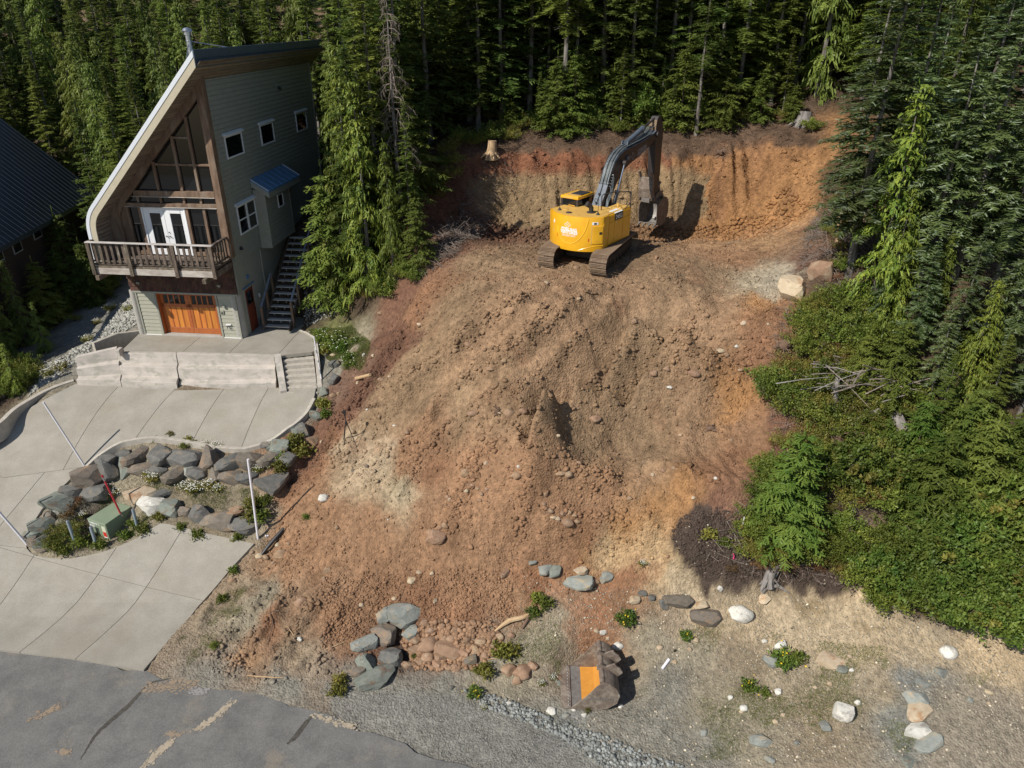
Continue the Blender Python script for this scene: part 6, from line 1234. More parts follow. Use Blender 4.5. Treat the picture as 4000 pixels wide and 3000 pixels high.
for x, y, w_, h_, c, k in ((1007,1020,28,24,'earth','round'),(1100,893,26,36,'earth','round'),(1284,906,28,20,'brown','round'),(1115,1025,28,22,'earth','round'),(940,1157,48,36,'earth','block'),(961,1134,15,18,'earth','round'),(952,1140,13,12,'earth','round'),(1224,1134,30,22,'earth','round'),(890,1250,36,24,'tan','shard'),(905,1238,14,10,'tan','round'),(1050,999,14,12,'tan','round'),(1020,893,22,16,'brown','round'),(1228,1027,22,16,'earth','round'),(1210,1020,24,14,'brown','round'),(1413,806,20,16,'brown','round'),(1441,796,18,13,'brown','round'),(1371,696,17,16,'brown','round'),(1447,838,18,9,'white','shard'),(1179,1072,12,18,'earth','round'),(1188,1106,16,16,'earth','round'),(1215,1112,16,14,'earth','round'),(1230,1106,14,14,'earth','round'),(1242,1115,16,12,'earth','round'),(1195,1118,13,10,'tan','round'),(1204,1126,15,10,'tan','round'),(1246,1128,14,12,'earth','round'),(1080,893,12,10,'tan','round'),(1130,890,22,14,'earth','round'),
 (1714,628,74,62,'tan','block'),(1766,590,52,76,'earth','block'),(1606,700,16,14,'tan','round'),(1557,762,20,14,'tan','round'),(1549,755,14,10,'brown','round'),(1568,768,16,14,'brown','round'),(1590,752,10,8,'white','round'),(1500,806,26,18,'brown','round'),(1455,1010,14,12,'earth','round'),(1432,1016,15,12,'earth','round'),(1410,1024,12,10,'tan','round'),(1360,1076,15,14,'earth','round'),(1310,1010,13,10,'earth','round'),(1250,1000,13,10,'brown','round'),(1176,1090,12,10,'earth','round'),(1020,1050,13,12,'earth','round'),(1032,1056,12,11,'earth','round'),(1040,1066,13,12,'earth','round'),(1012,1048,10,10,'earth','round'),(1052,1060,11,12,'earth','round'),(1008,1060,12,11,'tan','round'),(967,1075,12,14,'earth','round'),(972,1080,10,12,'tan','round'),(1037,1082,13,9,'earth','round'),
 (650,1300,34,26,'earth','round'),(647,1381,15,13,'white','round'),(607,1196,34,26,'earth','round'),(502,1252,16,17,'brown','round'),(706,1231,18,26,'earth','block'),(601,1177,14,12,'tan','round'),(624,1175,12,10,'earth','round'),(575,1205,16,12,'earth','round'),(700,1250,12,18,'earth','round'),(560,1200,20,14,'tan','round'),(590,1216,14,10,'earth','round'),(1545,1035,10,8,'white','round'),(1497,1076,12,9,'tan','round'),(1370,880,9,8,'brown','round'),(1440,880,10,8,'brown','round'),(1205,940,12,10,'tan','round'),(1120,1010,10,8,'white','round'),(880,935,16,14,'brown','round'),(780,620,10,8,'tan','round'),(1130,720,12,8,'brown','round'),(1250,650,12,8,'tan','round'),(1010,745,16,12,'brown','round'),(1090,780,16,12,'brown','round'),(1060,800,20,12,'brown','round'),(985,760,14,10,'brown','round'),(1340,755,12,9,'brown','round'),(1180,610,12,9,'tan','round'),(1420,600,12,8,'brown','round'),(1500,640,10,8,'brown','round'),(1230,740,12,9,'brown','round'),(1560,620,14,8,'brown','round'),(1590,660,12,8,'brown','round'),(1660,700,10,8,'tan','round'),(1600,800,14,10,'brown','round'),(1640,830,12,9,'earth','round'),(1580,950,12,9,'earth','round'),(1470,940,10,8,'tan','round')):
    put_rock(x, y, w_, h_, 'earth' if c == 'brown' else c, k, 'rock' if w_ < 30 else 'boulder', 'rocks lying on the dug slope', .25 if w_ > 50 else .04)
for x, y, w_, h_, c, k in ((1599,1326,50,44,'white','round'),(1652,1294,32,15,'tan','block'),(1685,1396,26,30,'white','block'),(1669,1429,42,36,'blue','block'),(1680,1496,24,22,'white','shard'),(1817,1535,52,46,'white','block'),(2048,1409,38,38,'white','round'),(1606,1530,21,15,'white','round'),(1577,1509,15,24,'white','shard'),(1691,1546,15,13,'tan','round'),(1674,1561,15,14,'tan','round'),(1504,1382,18,14,'tan','round'),(1839,1449,15,15,'white','shard'),(2094,1513,16,18,'blue','round'),(2136,1497,18,12,'tan','round'),(2135,1519,12,11,'tan','round'),(1735,1424,15,12,'tan','round'),(1784,1570,30,20,'blue','block'),(1335,1398,24,24,'white','round'),(1288,1365,13,12,'tan','round'),(1303,1366,18,15,'white','block'),(1313,1382,12,11,'tan','round'),(1555,1272,14,20,'white','round'),(1369,1298,26,20,'tan','block'),(1651,1386,12,14,'white','round'),(1792,1477,14,12,'tan','round'),(1760,1487,12,12,'tan','round'),(1852,1518,16,15,'white','round'),(1489,1405,12,14,'tan','round'),(1458,1432,13,10,'tan','round'),(1425,1400,14,16,'tan','round'),(1380,1350,13,14,'tan','round'),(1835,1420,12,12,'tan','round'),(1720,1605,16,12,'blue','round'),(1500,1640,15,10,'blue','round'),(1340,1525,14,10,'white','round'),(1100,1520,12,9,'white','round'),(1190,1535,26,12,'white','round'),(1223,1547,18,14,'blue','round'),(1262,1546,14,12,'white','round'),(1240,1535,12,10,'white','round'),(1520,1585,24,18,'blue','round'),(1660,1640,24,14,'blue','block'),(1700,1290,10,8,'tan','round'),(1600,1540,10,8,'tan','round')):
    put_rock(x, y, w_, h_, c, k, 'rock' if w_ < 30 else 'boulder', 'rocks lying in the sandy gravel')
# outcrops: broad rocks nearly level with the ground
for x, y, w_, h_, c in ((1176,1230,46,32,'blue'),(1199,1231,42,34,'green'),(1255,1230,42,26,'tan'),(1245,1256,60,16,'blue'),(1311,1245,46,42,'blue'),(1283,1254,32,20,'earth'),(1388,1283,30,14,'dark'),(1408,1290,24,22,'dark'),(1432,1302,26,46,'dark'),(1470,1296,60,30,'brown'),(1515,1305,44,20,'tan'),(1150,1216,26,8,'blue'),(1792,1423,60,22,'tan'),(1818,1442,36,18,'green'),(2030,1450,38,28,'blue'),(1991,1477,42,20,'blue'),(1979,1508,58,26,'blue'),(1985,1535,56,22,'tan'),(1977,1578,52,34,'white'),(2005,1603,50,30,'blue'),(1960,1645,46,20,'green'),(1530,1330,60,50,'brown'),(1640,1600,50,12,'blue')):
    o = put_rock(x, y, w_*1.1, h_, c, 'shard' if w_ < 50 else 'block', 'outcrop flush with the soil', 'flat rock outcrops in the slope', .02)
# clods, stones and gravel: the small ones, joined
def scatter(name, n, sampler, smin, smax, base, tint, seed, parent=None, flat=.7, sink=.25, sub=1, power=2.2, jit=.12):
    r = np.random.default_rng(seed); proto = []
    for k in range(6):
        bm = bmesh.new(); bmesh.ops.create_icosphere(bm, subdivisions=sub, radius=1); co = np.array([v.co[:] for v in bm.verts]); fa = np.array([[v.index for v in f.verts] for f in bm.faces]); bm.free()
        rr = np.random.default_rng(seed*9+k)
        for _ in range(4):
            nn = rr.normal(size=3); nn /= np.linalg.norm(nn); d = rr.uniform(.55, .85); q = co@nn-d; m = q > 0; co[m] -= np.outer(q[m], nn)
        co *= (1+rr.uniform(-.12, .12, len(co)))[:, None]; proto.append((co, fa))
    P = sampler(n, r); n = len(P); S = smin+(smax-smin)*r.random(n)**power
    V = []; Fc = []; C = []; b = 0
    gz = ground(P[:, 0], P[:, 1])
    for k in range(6):
        idx = np.arange(k, n, 6); co, fa = proto[k]; m = len(idx)
        a = r.random(m)*math.tau; sc = S[idx, None]*np.stack([r.uniform(.8, 1.25, m), r.uniform(.7, 1.1, m), r.uniform(.5, .9, m)*flat/.7], 1)
        q = co[None]*sc[:, None, :]; x = q[..., 0]*np.cos(a)[:, None]-q[..., 1]*np.sin(a)[:, None]; y = q[..., 0]*np.sin(a)[:, None]+q[..., 1]*np.cos(a)[:, None]
        tl = r.normal(0, .25, m)[:, None]; z = q[..., 2]+x*tl
        V.append(np.stack([x+P[idx, 0][:, None], y+P[idx, 1][:, None], z+(gz[idx]+S[idx]*sink)[:, None]], -1).reshape(-1, 3))
        Fc.append((fa[None]+(np.arange(m)*len(co))[:, None, None]+b).reshape(-1, 3)); b += m*len(co)
        bc = base(P[idx]) if callable(base) else np.tile(np.array(base), (m, 1)); bc = bc*(1+r.normal(0, jit, (m, 1)))*np.array(tint); C.append(np.repeat(np.clip(bc, .01, .9), len(co), 0))
    me = mesh_np(name, np.concatenate(V), np.concatenate(Fc), mat('loose_stone', (.8,.8,.8), (1.15,1.15,1.15), scale=14, rough=.93, bump=.008, bscale=24, attr=True, spec=.2), True, np.concatenate(C))
    return add(name, me, parent, kind='stuff')
def poly_sampler(poly, dens=None):
    xs = [p[0] for p in poly]; ys = [p[1] for p in poly]
    def f(n, r):
        out = []; tot = 0
        while tot < n:
            x = r.uniform(min(xs), max(xs), n); y = r.uniform(min(ys), max(ys), n); m = inpoly(x, y, poly)
            if dens is not None: m &= r.random(n) < dens(x, y)
            out.append(np.stack([x[m], y[m]], 1)); tot += m.sum()
        return np.concatenate(out)[:n]
    return f
def gcol_at(P):
    i = np.clip(np.searchsorted(GX, P[:, 0]), 0, len(GX)-1); j = np.clip(np.searchsorted(GY, P[:, 1]), 0, len(GY)-1); return gcol[j, i]
notpad = lambda x, y: (.25+.75*smooth(-.2, .45, fbm(x, y, 1.6, 3, 201)))*np.where((x > 1) & (x < 6.5) & (y > 29.3) & (y < 33), .15, 1)
def offtrack(x, y):
    b = np.full(np.shape(x), 9.)
    for P in TRACKS: b = np.minimum(b, segdist(x, y, P)[0])
    return notpad(x, y)*smooth(.18, .4, b)
scatter('clod_litter', 11000, poly_sampler(LOTP, offtrack), .018, .075, gcol_at, (.97,.95,.92), 31, sub=1, power=2.0)
scatter('clod_litter', 650, poly_sampler(LOTP, lambda x, y: smooth(.05, .5, fbm(x, y, 1.3, 3, 205))), .06, .14, gcol_at, (.93,.91,.9), 33, sub=2, power=2.2, sink=.05)
bankfoot = [(-2.5, 36.6), (15, 36.2), (14.2, 37.8), (-1, 38.4)]
scatter('clod_litter', 2600, poly_sampler(bankfoot), .04, .17, gcol_at, (.92,.88,.84), 35, sub=1, power=2.2)
bkx, bky = lb.location.x, lb.location.y
nob = lambda x, y: np.where((np.abs(x-bkx-.7) < 1.3) & (np.abs(y-bky) < 1.05), 0, 1)
gravp = [hit(*p)[:2] for p in ((1130,1240),(1440,1270),(1660,1290),(1850,1300),(2230,1400),(2260,1660),(1450,1659),(1230,1590),(1060,1500),(1100,1400))]
scatter('white_stones', 1100, poly_sampler(gravp, lambda x, y: (.15+.85*smooth(-.1, .4, fbm(x, y, 1.2, 3, 207)))*smooth(-1.5, 2.5, x)*nob(x, y)), .012, .06, (.42,.365,.28), (1,1,1), 37, power=3.0, jit=.28)
scatter('gravel', 9000, poly_sampler(gravp, nob), .01, .035, (.30,.27,.215), (1,1,1), 38, power=1.8, jit=.25)
ditch = [hit(*p)[:2] for p in ((1000,1490),(1060,1500),(1250,1575),(1480,1659),(1300,1659),(1200,1590),(1050,1530))]
scatter('grey_gravel', 1500, poly_sampler(ditch, nob), .02, .09, (.24,.25,.235), (1,1,1), 39, power=2.4, jit=.25)
shoul = [hit(*p)[:2] for p in ((700,1480),(1000,1510),(1250,1590),(1500,1700),(1000,1700),(900,1560),(720,1520))]
scatter('grey_gravel', 9000, poly_sampler(shoul, nob), .008, .028, (.25,.245,.22), (1,1,1), 40, power=1.6, jit=.22)
lefts = [hit(*p[:2])[:2] for p in ((100,790,4.6),(200,735,5.4),(285,640,6),(300,700,6),(215,745,5.8),(160,790,4.9),(60,860,4.4))]
scatter('grey_gravel', 2600, poly_sampler(lefts), .03, .11, (.34,.335,.30), (1,1,1), 41, power=2.0, jit=.18)
rightst = [H(7.2,1.2)[:2], H(9.4,1.5)[:2], H(9.0,5.5)[:2], H(7.3,5.5)[:2]]
scatter('grey_gravel', 900, poly_sampler(rightst), .04, .10, (.22,.215,.19), (1,1,1), 42, power=2.0, jit=.18)
holp = [hit(*p)[:2] for p in ((860,1370),(950,1340),(1080,1350),(1090,1400),(1020,1450),(900,1450))]
scatter('rubble', 1400, poly_sampler(holp), .03, .13, (.27,.165,.10), (1,1,1), 43, power=1.8, jit=.16, sub=1)
_rl = [r[0] for r in RIDGES]+[q_[0] for q_ in STEPS]
def nearridge(x, y):
    b = np.full(np.shape(x), 9.)
    for P in _rl: b = np.minimum(b, segdist(x, y, P)[0])
    return np.exp(-(b/.38)**2)
scatter('clod_litter', 3000, poly_sampler(LOTP, lambda x, y: nearridge(x, y)*smooth(.18, .4, offtrack(x, y))), .03, .13, gcol_at, (.92,.89,.86), 46, sub=1, power=1.8, sink=.1)
slp = [hit(*p[:2])[:2] for p in ((700,1250,.9),(1100,1240,2),(1120,1350,1.1),(850,1350,.6),(700,1400,.4))]
scatter('rubble', 2600, poly_sampler(slp), .02, .07, gcol_at, (1.02,1,.98), 44, power=2.2)

ledgep = [hit(*p)[:2] for p in ((1445,1160),(1480,1112),(1560,1095),(1650,1180),(1830,1230),(1845,1268),(1690,1268),(1580,1265),(1490,1235))]
scatter('dark_clods', 2200, poly_sampler(ledgep), .015, .07, (.075,.054,.043), (1,1,1), 48, power=2.0, jit=.25); scatter('dark_clods', 60, poly_sampler(ledgep), .02, .06, (.30,.26,.20), (1,1,1), 49, power=2.0, jit=.25)
# ================================================================ vegetation
def leafmat(nm, c1, c2, transl=.18, tip=None, rough=.55, ov=.30):
    m = mat('leaf_'+nm, c1, c2, scale=1.7, rough=rough, transl=transl, objvar=ov, spec=.35, detail=3)
    return m
m_fir = leafmat('dark_fir', (.075,.118,.025), (.15,.20,.045), .32)
m_fir2 = leafmat('mid_fir', (.115,.155,.03), (.205,.245,.05), .32)
m_firb = leafmat('bluish_fir', (.08,.12,.04), (.15,.195,.065), .28); m_firt = leafmat('silvery_sheen_tips', (.19,.245,.15), (.29,.34,.23), rough=.45)  # pale tips: new growth plus a silvery sheen painted into the colour
m_ced = leafmat('yellow_green_cedar', (.082,.13,.018), (.17,.215,.034), .22); m_cedl = leafmat('bright_cedar', (.16,.20,.025), (.24,.27,.04), .22)
m_hem = leafmat('fresh_green', (.068,.125,.02), (.15,.205,.038), .25); m_bush = leafmat('bush_green', (.09,.135,.02), (.21,.245,.045), .32); m_bush2 = leafmat('olive_bush', (.14,.15,.03), (.30,.27,.06), .3); m_rusty = leafmat('rusty_leaves', (.16,.075,.035), (.22,.13,.05), .2)
m_bushl = leafmat('bright_bush', (.095,.16,.025), (.20,.255,.05), .32); m_dead = mat('dead_twigs', (.16,.125,.10), (.24,.20,.17), scale=5, rough=.9); m_bark = mat('grey_bark', (.085,.072,.060), (.20,.185,.165), scale=3, rough=.9, bump=.012, stretch=(1,1,.35), gen=True, contrast=(.42,.58))
m_barkd = mat('brown_bark', (.085,.06,.045), (.14,.105,.08), scale=5, rough=.95, bump=.012, stretch=(1,1,.3), gen=True)
class Foliage:
    """many small leaf-sized triangles, gathered with numpy"""
    def __init__(s): s.q = []; s.k = []
    def add(s, q, k=0): s.q.append(np.asarray(q, dtype=np.float32)); s.k.append(k)
    def mesh(s, name, mats):
        V = np.concatenate([a.reshape(-1, 3) for a in s.q]); n = 0; F = []; M = []
        for a, k in zip(s.q, s.k):
            m = a.shape[0]; F.append(np.arange(m*4).reshape(m, 4)+n); M.append(np.full(m, k)); n += m*4
        return mesh_np(name, V, np.concatenate(F), mats, False, None, np.concatenate(M))
def strips(P0, P1, w0, w1, nrm, r):
    """quads from P0 to P1 with widths w0, w1, lying across nrm"""
    d = P1-P0; L = np.linalg.norm(d, axis=1, keepdims=True)+1e-6; s = np.cross(d/L, nrm); s /= np.linalg.norm(s, axis=1, keepdims=True)+1e-6
    return np.stack([P0-s*w0[:, None]/2, P0+s*w0[:, None]/2, P1+s*w1[:, None]/2, P1-s*w1[:, None]/2], 1)
def conifer(seed, H_, R_, base=.08, whorl=.30, nb=7, kind='fir', dens=1.0, droop=0.0, up=.12, tipfrac=0.0, twl=1.0):
    r = np.random.default_rng(seed); fo = Foliage(); z = H_*base; zs = []
    while z < H_-.15: zs.append(z); z += whorl*r.uniform(.7, 1.25)*(1-.35*z/H_)
    P0s, P1s, W0, W1, NR, KK = [], [], [], [], [], []
    for z in zs:
        t = (z-H_*base)/(H_*(1-base)); Lz = R_*(1-t)**.82*(1 if t > .12 else .7+.3*t/.12)+.10
        for b in range(max(4, int(nb*(1-.3*t)+r.integers(-1, 2)))):
            a = r.random()*math.tau; L = Lz*r.uniform(.62, 1.18); z0 = z+r.normal(0, .05)
            el = (.42*t+up*(1-t)-.18)+r.normal(0, .08)-droop*.25; dh = np.array([math.cos(a), math.sin(a), 0]); sd_ = np.array([-math.sin(a), math.cos(a), 0])
            n = max(3, int(L/(.13 if kind != 'hemlock' else .085))); s = np.linspace(.12 if t > .7 else .22, 1, n); curve = -.28*L*(s**2)*(1+droop*2.2)+.22*L*np.maximum(0, s-.6)**1.5*(1 if kind == 'fir' else 0)
            C = np.outer(L*s*math.cos(el), dh)+np.outer(L*s*math.sin(el)+curve, [0, 0, 1])+np.array([0, 0, z0])
            if kind in ('fir', 'hemlock'):
                for side in (-1, 1):
                    for rep in range(2):
                        m = n; ln = twl*(.30*L*(1.05-s)*1.1+.13)*r.uniform(.7, 1.2, m); fw = r.uniform(.35, .95, m)
                        D = sd_*side*np.cos(fw)[:, None]+dh*np.sin(fw)[:, None]; D = D+np.array([0, 0, 1])*r.normal(-.10 if kind == 'fir' else -.32, .16, m)[:, None]
                        ln = ln*(r.random(m) > (.22 if kind == 'hemlock' else .08))*(r.uniform(.45, 1.25, m) if kind == 'hemlock' else 1)+.02; a0 = C+np.outer(r.uniform(-.07, .07, m), dh)+r.normal(0, .018, (m, 3)); b_ = a0+D*ln[:, None]
                        P0s.append(a0); P1s.append(b_); W0.append(r.uniform(.05, .09, m)*(1 if kind == 'fir' else .5)); W1.append(r.uniform(.02, .05, m)); NR.append(np.array([0, 0, 1])+r.normal(0, .30, (m, 3)))
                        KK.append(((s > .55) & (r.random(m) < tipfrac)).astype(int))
                P0s.append(C[:-1]); P1s.append(C[1:]); m = n-1; W0.append(np.full(m, .10 if kind == 'fir' else .05)); W1.append(np.full(m, .07 if kind == 'fir' else .03)); NR.append(np.array([0, 0, 1])+r.normal(0, .2, (m, 3))); KK.append((r.random(m) < tipfrac).astype(int))
                P0s.append(C[-1:]); P1s.append(C[-1:]+dh*.16+np.array([0, 0, .02])); W0.append(np.array([.08])); W1.append(np.array([.02])); NR.append(np.array([[0, 0, 1.]])); KK.append(np.array([int(r.random() < tipfrac)]))
            else:                                   # cedar: hanging sprays
                for side in (-1, 1):
                    m = n; ln = (.24*L*(1.05-s)+.12)*r.uniform(.7, 1.2, m); fw = r.uniform(.4, .9, m); D = sd_*side*np.cos(fw)[:, None]+dh*np.sin(fw)[:, None]+np.array([0, 0, 1])*r.normal(-.45, .2, m)[:, None]
                    P0s.append(C); P1s.append(C+D*ln[:, None]); W0.append(r.uniform(.04, .08, m)); W1.append(r.uniform(.02, .04, m)); NR.append(np.array([0, 0, 1])+r.normal(0, .4, (m, 3))); KK.append((r.random(m) < tipfrac).astype(int))
                for rep in range(5):
                    m = n; ln = (.12+.15*L*(s)*.7+.08*(1-t))*r.uniform(.6, 1.5, m); off = r.normal(0, .10+.10*s, m); a0 = C+sd_*off[:, None]+np.outer(r.uniform(-.05, .05, m), dh)
                    D = np.array([0, 0, -1.])+r.normal(0, .20, (m, 3))+dh*r.uniform(.05, .40, m)[:, None]; b_ = a0+D*ln[:, None]; mid = (a0+b_)/2+dh*.04
                    nn = dh+r.normal(0, .8, (m, 3)); w_ = r.uniform(.035, .07, m)
                    for u, v, x0, x1 in ((a0, mid, .7, 1.0), (mid, b_, 1.0, .25)): P0s.append(u); P1s.append(v); W0.append(w_*x0); W1.append(w_*x1); NR.append(nn); KK.append((r.random(m) < tipfrac).astype(int))
                P0s.append(C[:-1]); P1s.append(C[1:]); m = n-1; W0.append(np.full(m, .12)); W1.append(np.full(m, .10)); NR.append(np.array([0, 0, 1])+r.normal(0, .3, (m, 3))); KK.append((r.random(m) < tipfrac).astype(int))
    # leader
    k = 7; zz = np.linspace(H_-.9, H_+.25, k); A = np.stack([r.normal(0, .02, k), r.normal(0, .02, k), zz], 1)
    if kind == 'cedar': A[:, 0] += np.linspace(0, .22, k)**1.0*np.linspace(0, 1, k); A[-1, 2] -= .22
    P0s.append(A[:-1]); P1s.append(A[1:]); W0.append(np.linspace(.12, .04, k-1)); W1.append(np.linspace(.10, .03, k-1)); NR.append(r.normal(0, 1, (k-1, 3))); KK.append(np.zeros(k-1, int))
    Q = strips(np.concatenate(P0s), np.concatenate(P1s), np.concatenate(W0), np.concatenate(W1), np.concatenate(NR), r); kk = np.concatenate(KK)
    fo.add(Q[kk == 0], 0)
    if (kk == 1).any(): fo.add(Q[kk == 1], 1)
    return fo
def trunk_mesh(H_, r0, seed, m, lean=.02, bend=.12, top=.97, knots=0):
    r = random.Random(seed); mb = MB(); P = []; n = 9; bx_, by_ = r.uniform(-bend, bend), r.uniform(-bend, bend)
    for i in range(n):
        t = i/(n-1); P.append((bx_*math.sin(t*math.pi), by_*math.sin(t*math.pi), -.35+(H_*top+.35)*t))
    mb.tube(P, [r0*(1.25 if i == 0 else 1)*(1-.92*(i/(n-1))) for i in range(n)], 8)
    for _ in range(knots):
        t = r.uniform(.05, .55); a = r.random()*math.tau; z = H_*t; L = r.uniform(.3, .9); mb.tube([(0, 0, z), (math.cos(a)*L, math.sin(a)*L, z-L*r.uniform(.0, .4))], [.018, .006], 4)
    return mb.me('trunk', m, True)
def shrub(seed, R_, H_, n, leaf=.075, mats=(0,), openness=.5, spike=False):
    """leafy shoots fanning out from the root, leaves set along the outer part of each"""
    r = np.random.default_rng(seed); fo = Foliage(); ns = max(12, int(70*min(R_, 1.2))); az = r.random(ns)*math.tau; el = np.arccos(r.random(ns)**.8)*.62; ln_ = r.uniform(.55, 1.15, ns)
    tip = np.stack([np.cos(az)*np.sin(el)*R_*1.5*ln_, np.sin(az)*np.sin(el)*R_*1.5*ln_, np.maximum(.12, np.cos(el*1.1))*H_*ln_*1.05], 1); base = np.stack([r.normal(0, R_*.22, ns), r.normal(0, R_*.22, ns), np.zeros(ns)], 1)
    sk = (r.random(ns) < .28).astype(int) if len(mats) > 1 else np.zeros(ns, int)
    k = r.integers(0, ns, n); t = .30+.72*r.random(n)**.75; P = base[k]+(tip[k]-base[k])*t[:, None]; P[:, 2] += np.sin(t*math.pi)*.14*H_-np.maximum(0, t-.8)*.3*H_; P += r.normal(0, .055*(.6+R_*.5), (n, 3)); P[:, 2] = np.maximum(P[:, 2], .02)
    d = tip[k]-base[k]; d /= np.linalg.norm(d, axis=1, keepdims=True); D = d*.55+r.normal(0, .55, (n, 3))+np.array([0, 0, .1]); D /= np.linalg.norm(D, axis=1, keepdims=True); ll = leaf*r.uniform(.55, 1.5, n)*(1.25-.5*t); N = r.normal(0, .65, (n, 3))+np.array([0, 0, .9])
    P1 = P+D*ll[:, None]; mid = (P+P1)/2; w_ = ll*r.uniform(.42, .68, n); kk = sk[k]
    Q = np.concatenate([strips(P, mid, w_*.3, w_, N, r), strips(mid, P1, w_, w_*.15, N, r)]); kk = np.r_[kk, kk]
    fo.add(Q[kk == 0], 0)
    if (kk == 1).any(): fo.add(Q[kk == 1], 1)
    return fo
def stems_mesh(seed, R_, H_, n, m, th=.012):
    r = random.Random(seed); mb = MB()
    for _ in range(n):
        a = r.random()*math.tau; L = r.uniform(.4, 1)*R_; mb.tube([(0, 0, -.05), (math.cos(a)*L*.4, math.sin(a)*L*.4, H_*.5), (math.cos(a)*L, math.sin(a)*L, H_*r.uniform(.6, 1))], [th, th*.8, th*.4], 4)
    return mb.me('stem', m, True)
PROT = {}
def proto(key, fol, mats, th, r0, seed, bark, knots=0):
    PROT[key] = (fol.mesh('crown_'+key, mats), trunk_mesh(th, r0, seed, bark, knots=knots), th)
FH = 12.0
for i, (R_, wh, nb) in enumerate(((2.0,.34,7),(1.7,.30,7),(2.3,.38,7),(1.5,.32,6))):
    fo = conifer(100+i, FH, R_, base=.10, whorl=wh, nb=nb, up=.10); crown = fo
    PROT[f'fir{i}'] = (fo.mesh('crown', [m_fir]), trunk_mesh(FH, .15, i, m_bark, knots=8), FH)
    me2 = PROT[f'fir{i}'][0].copy(); me2.materials[0] = m_fir2; PROT[f'firm{i}'] = (me2, PROT[f'fir{i}'][1], FH)
for i, (R_, wh, nb) in enumerate(((2.1,.34,7),(1.8,.36,6))):
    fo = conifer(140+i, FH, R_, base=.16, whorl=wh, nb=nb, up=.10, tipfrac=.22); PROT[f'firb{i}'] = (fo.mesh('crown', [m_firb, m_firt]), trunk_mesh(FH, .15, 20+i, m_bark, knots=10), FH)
for i, (R_, wh) in enumerate(((1.5,.40),(1.25,.42),(1.8,.42))):
    fo = conifer(180+i, 10.0, R_, base=.04, whorl=wh, nb=6, kind='cedar', up=.25, droop=.5, tipfrac=.35); me = fo.mesh('crown', [m_ced, m_cedl]); PROT[f'ced{i}'] = (me, trunk_mesh(10.0, .13, 40+i, m_bark), 10.0)
    me2 = me.copy(); me2.materials.clear(); me2.materials.append(m_fir2); me2.materials.append(m_ced); PROT[f'cedd{i}'] = (me2, PROT[f'ced{i}'][1], 10.0)
for i, R_ in enumerate((1.15, 1.4)):
    fo = conifer(220+i, 4.0, R_, base=.02, whorl=.15, nb=8, kind='hemlock', up=.25, twl=.75); PROT[f'hem{i}'] = (fo.mesh('crown', [m_hem]), trunk_mesh(4.0, .05, 60+i, m_barkd), 4.0)
    me2 = PROT[f'hem{i}'][0].copy(); me2.materials[0] = m_fir2; PROT[f'hemd{i}'] = (me2, PROT[f'hem{i}'][1], 4.0)
for i in range(2):
    fo = conifer(260+i, 13.0, 1.9, base=.40, whorl=.36, nb=6, up=.05); PROT[f'high{i}'] = (fo.mesh('crown', [m_fir if i else m_fir2]), trunk_mesh(13.0, .17, 90+i, m_bark, knots=22), 13.0)
# a bare dead conifer
def dead_conifer(seed, H_, R_):
    r = random.Random(seed); mb = MB(); z = H_*.25
    while z < H_*.98:
        for _ in range(5):
            a = r.random()*math.tau; L = R_*(1-z/H_)**.7*r.uniform(.6, 1.2)+.15; p = [(0, 0, z), (math.cos(a)*L*.5, math.sin(a)*L*.5, z-.05*L), (math.cos(a)*L, math.sin(a)*L, z-.45*L)]; mb.tube(p, [.022, .014, .006], 4, caps=False)
            for k in range(int(L/.16)):
                t = r.random(); q = Vector(p[1]).lerp(Vector(p[2]), t) if t > .2 else Vector(p[1]); mb.tube([q, q+Vector((r.gauss(0, .12), r.gauss(0, .12), -r.uniform(.15, .5)))], [.009, .004], 3, caps=False)
        z += r.uniform(.22, .34)
    return mb.me('dead_branches', m_dead)
PROT['dead'] = (dead_conifer(5, 11, 1.2), trunk_mesh(11, .13, 77, m_bark, knots=10), 11.0)
BUSH = {}
for i in range(3): BUSH[f'g{i}'] = (shrub(300+i, .9, 1.1, 3400, .085).mesh('leaves', [m_bush]), stems_mesh(i, .8, .9, 10, m_dead))
for i in range(3): BUSH[f'o{i}'] = (shrub(320+i, .75, .75, 3000, .055, (0, 1)).mesh('leaves', [m_bush2, m_bush if i else m_rusty]), stems_mesh(10+i, .7, .6, 12, m_dead))
for i in range(2): BUSH[f'l{i}'] = (shrub(340+i, 1.25, 1.9, 6000, .13, (0, 1)).mesh('leaves', [m_bushl, m_bush2 if i else m_hem]), stems_mesh(20+i, 1.1, 1.7, 10, m_dead, .02))
BUSH['r0'] = (shrub(350, .5, .4, 1100, .05).mesh('leaves', [m_rusty]), stems_mesh(31, .45, .4, 12, m_dead))
for i in range(2): BUSH[f'w{i}'] = (shrub(360+i, .26, .26, 420, .075).mesh('leaves', [m_bush if i else m_bush2]), stems_mesh(40+i, .2, .2, 5, m_bush, .006))
m_petal = mat('white_petals', (.75,.75,.68), rough=.6); m_yell = mat('yellow_petals', (.80,.55,.02), rough=.6)
def flower_mesh(seed, n, R_, H_, m, s=.022):
    r = np.random.default_rng(seed); P = np.stack([r.normal(0, R_*.5, n), r.normal(0, R_*.5, n), r.uniform(.6, 1.1, n)*H_], 1); mb = MB()
    for p in P:
        q = [(p[0]+s*math.cos(k*math.tau/6)*r.uniform(.7, 1.2), p[1]+s*math.sin(k*math.tau/6)*r.uniform(.7, 1.2), p[2]+r.uniform(-.006, .006)) for k in range(6)]; mb._add(q, [tuple(range(6))])
    return mb.me('flowers', m)
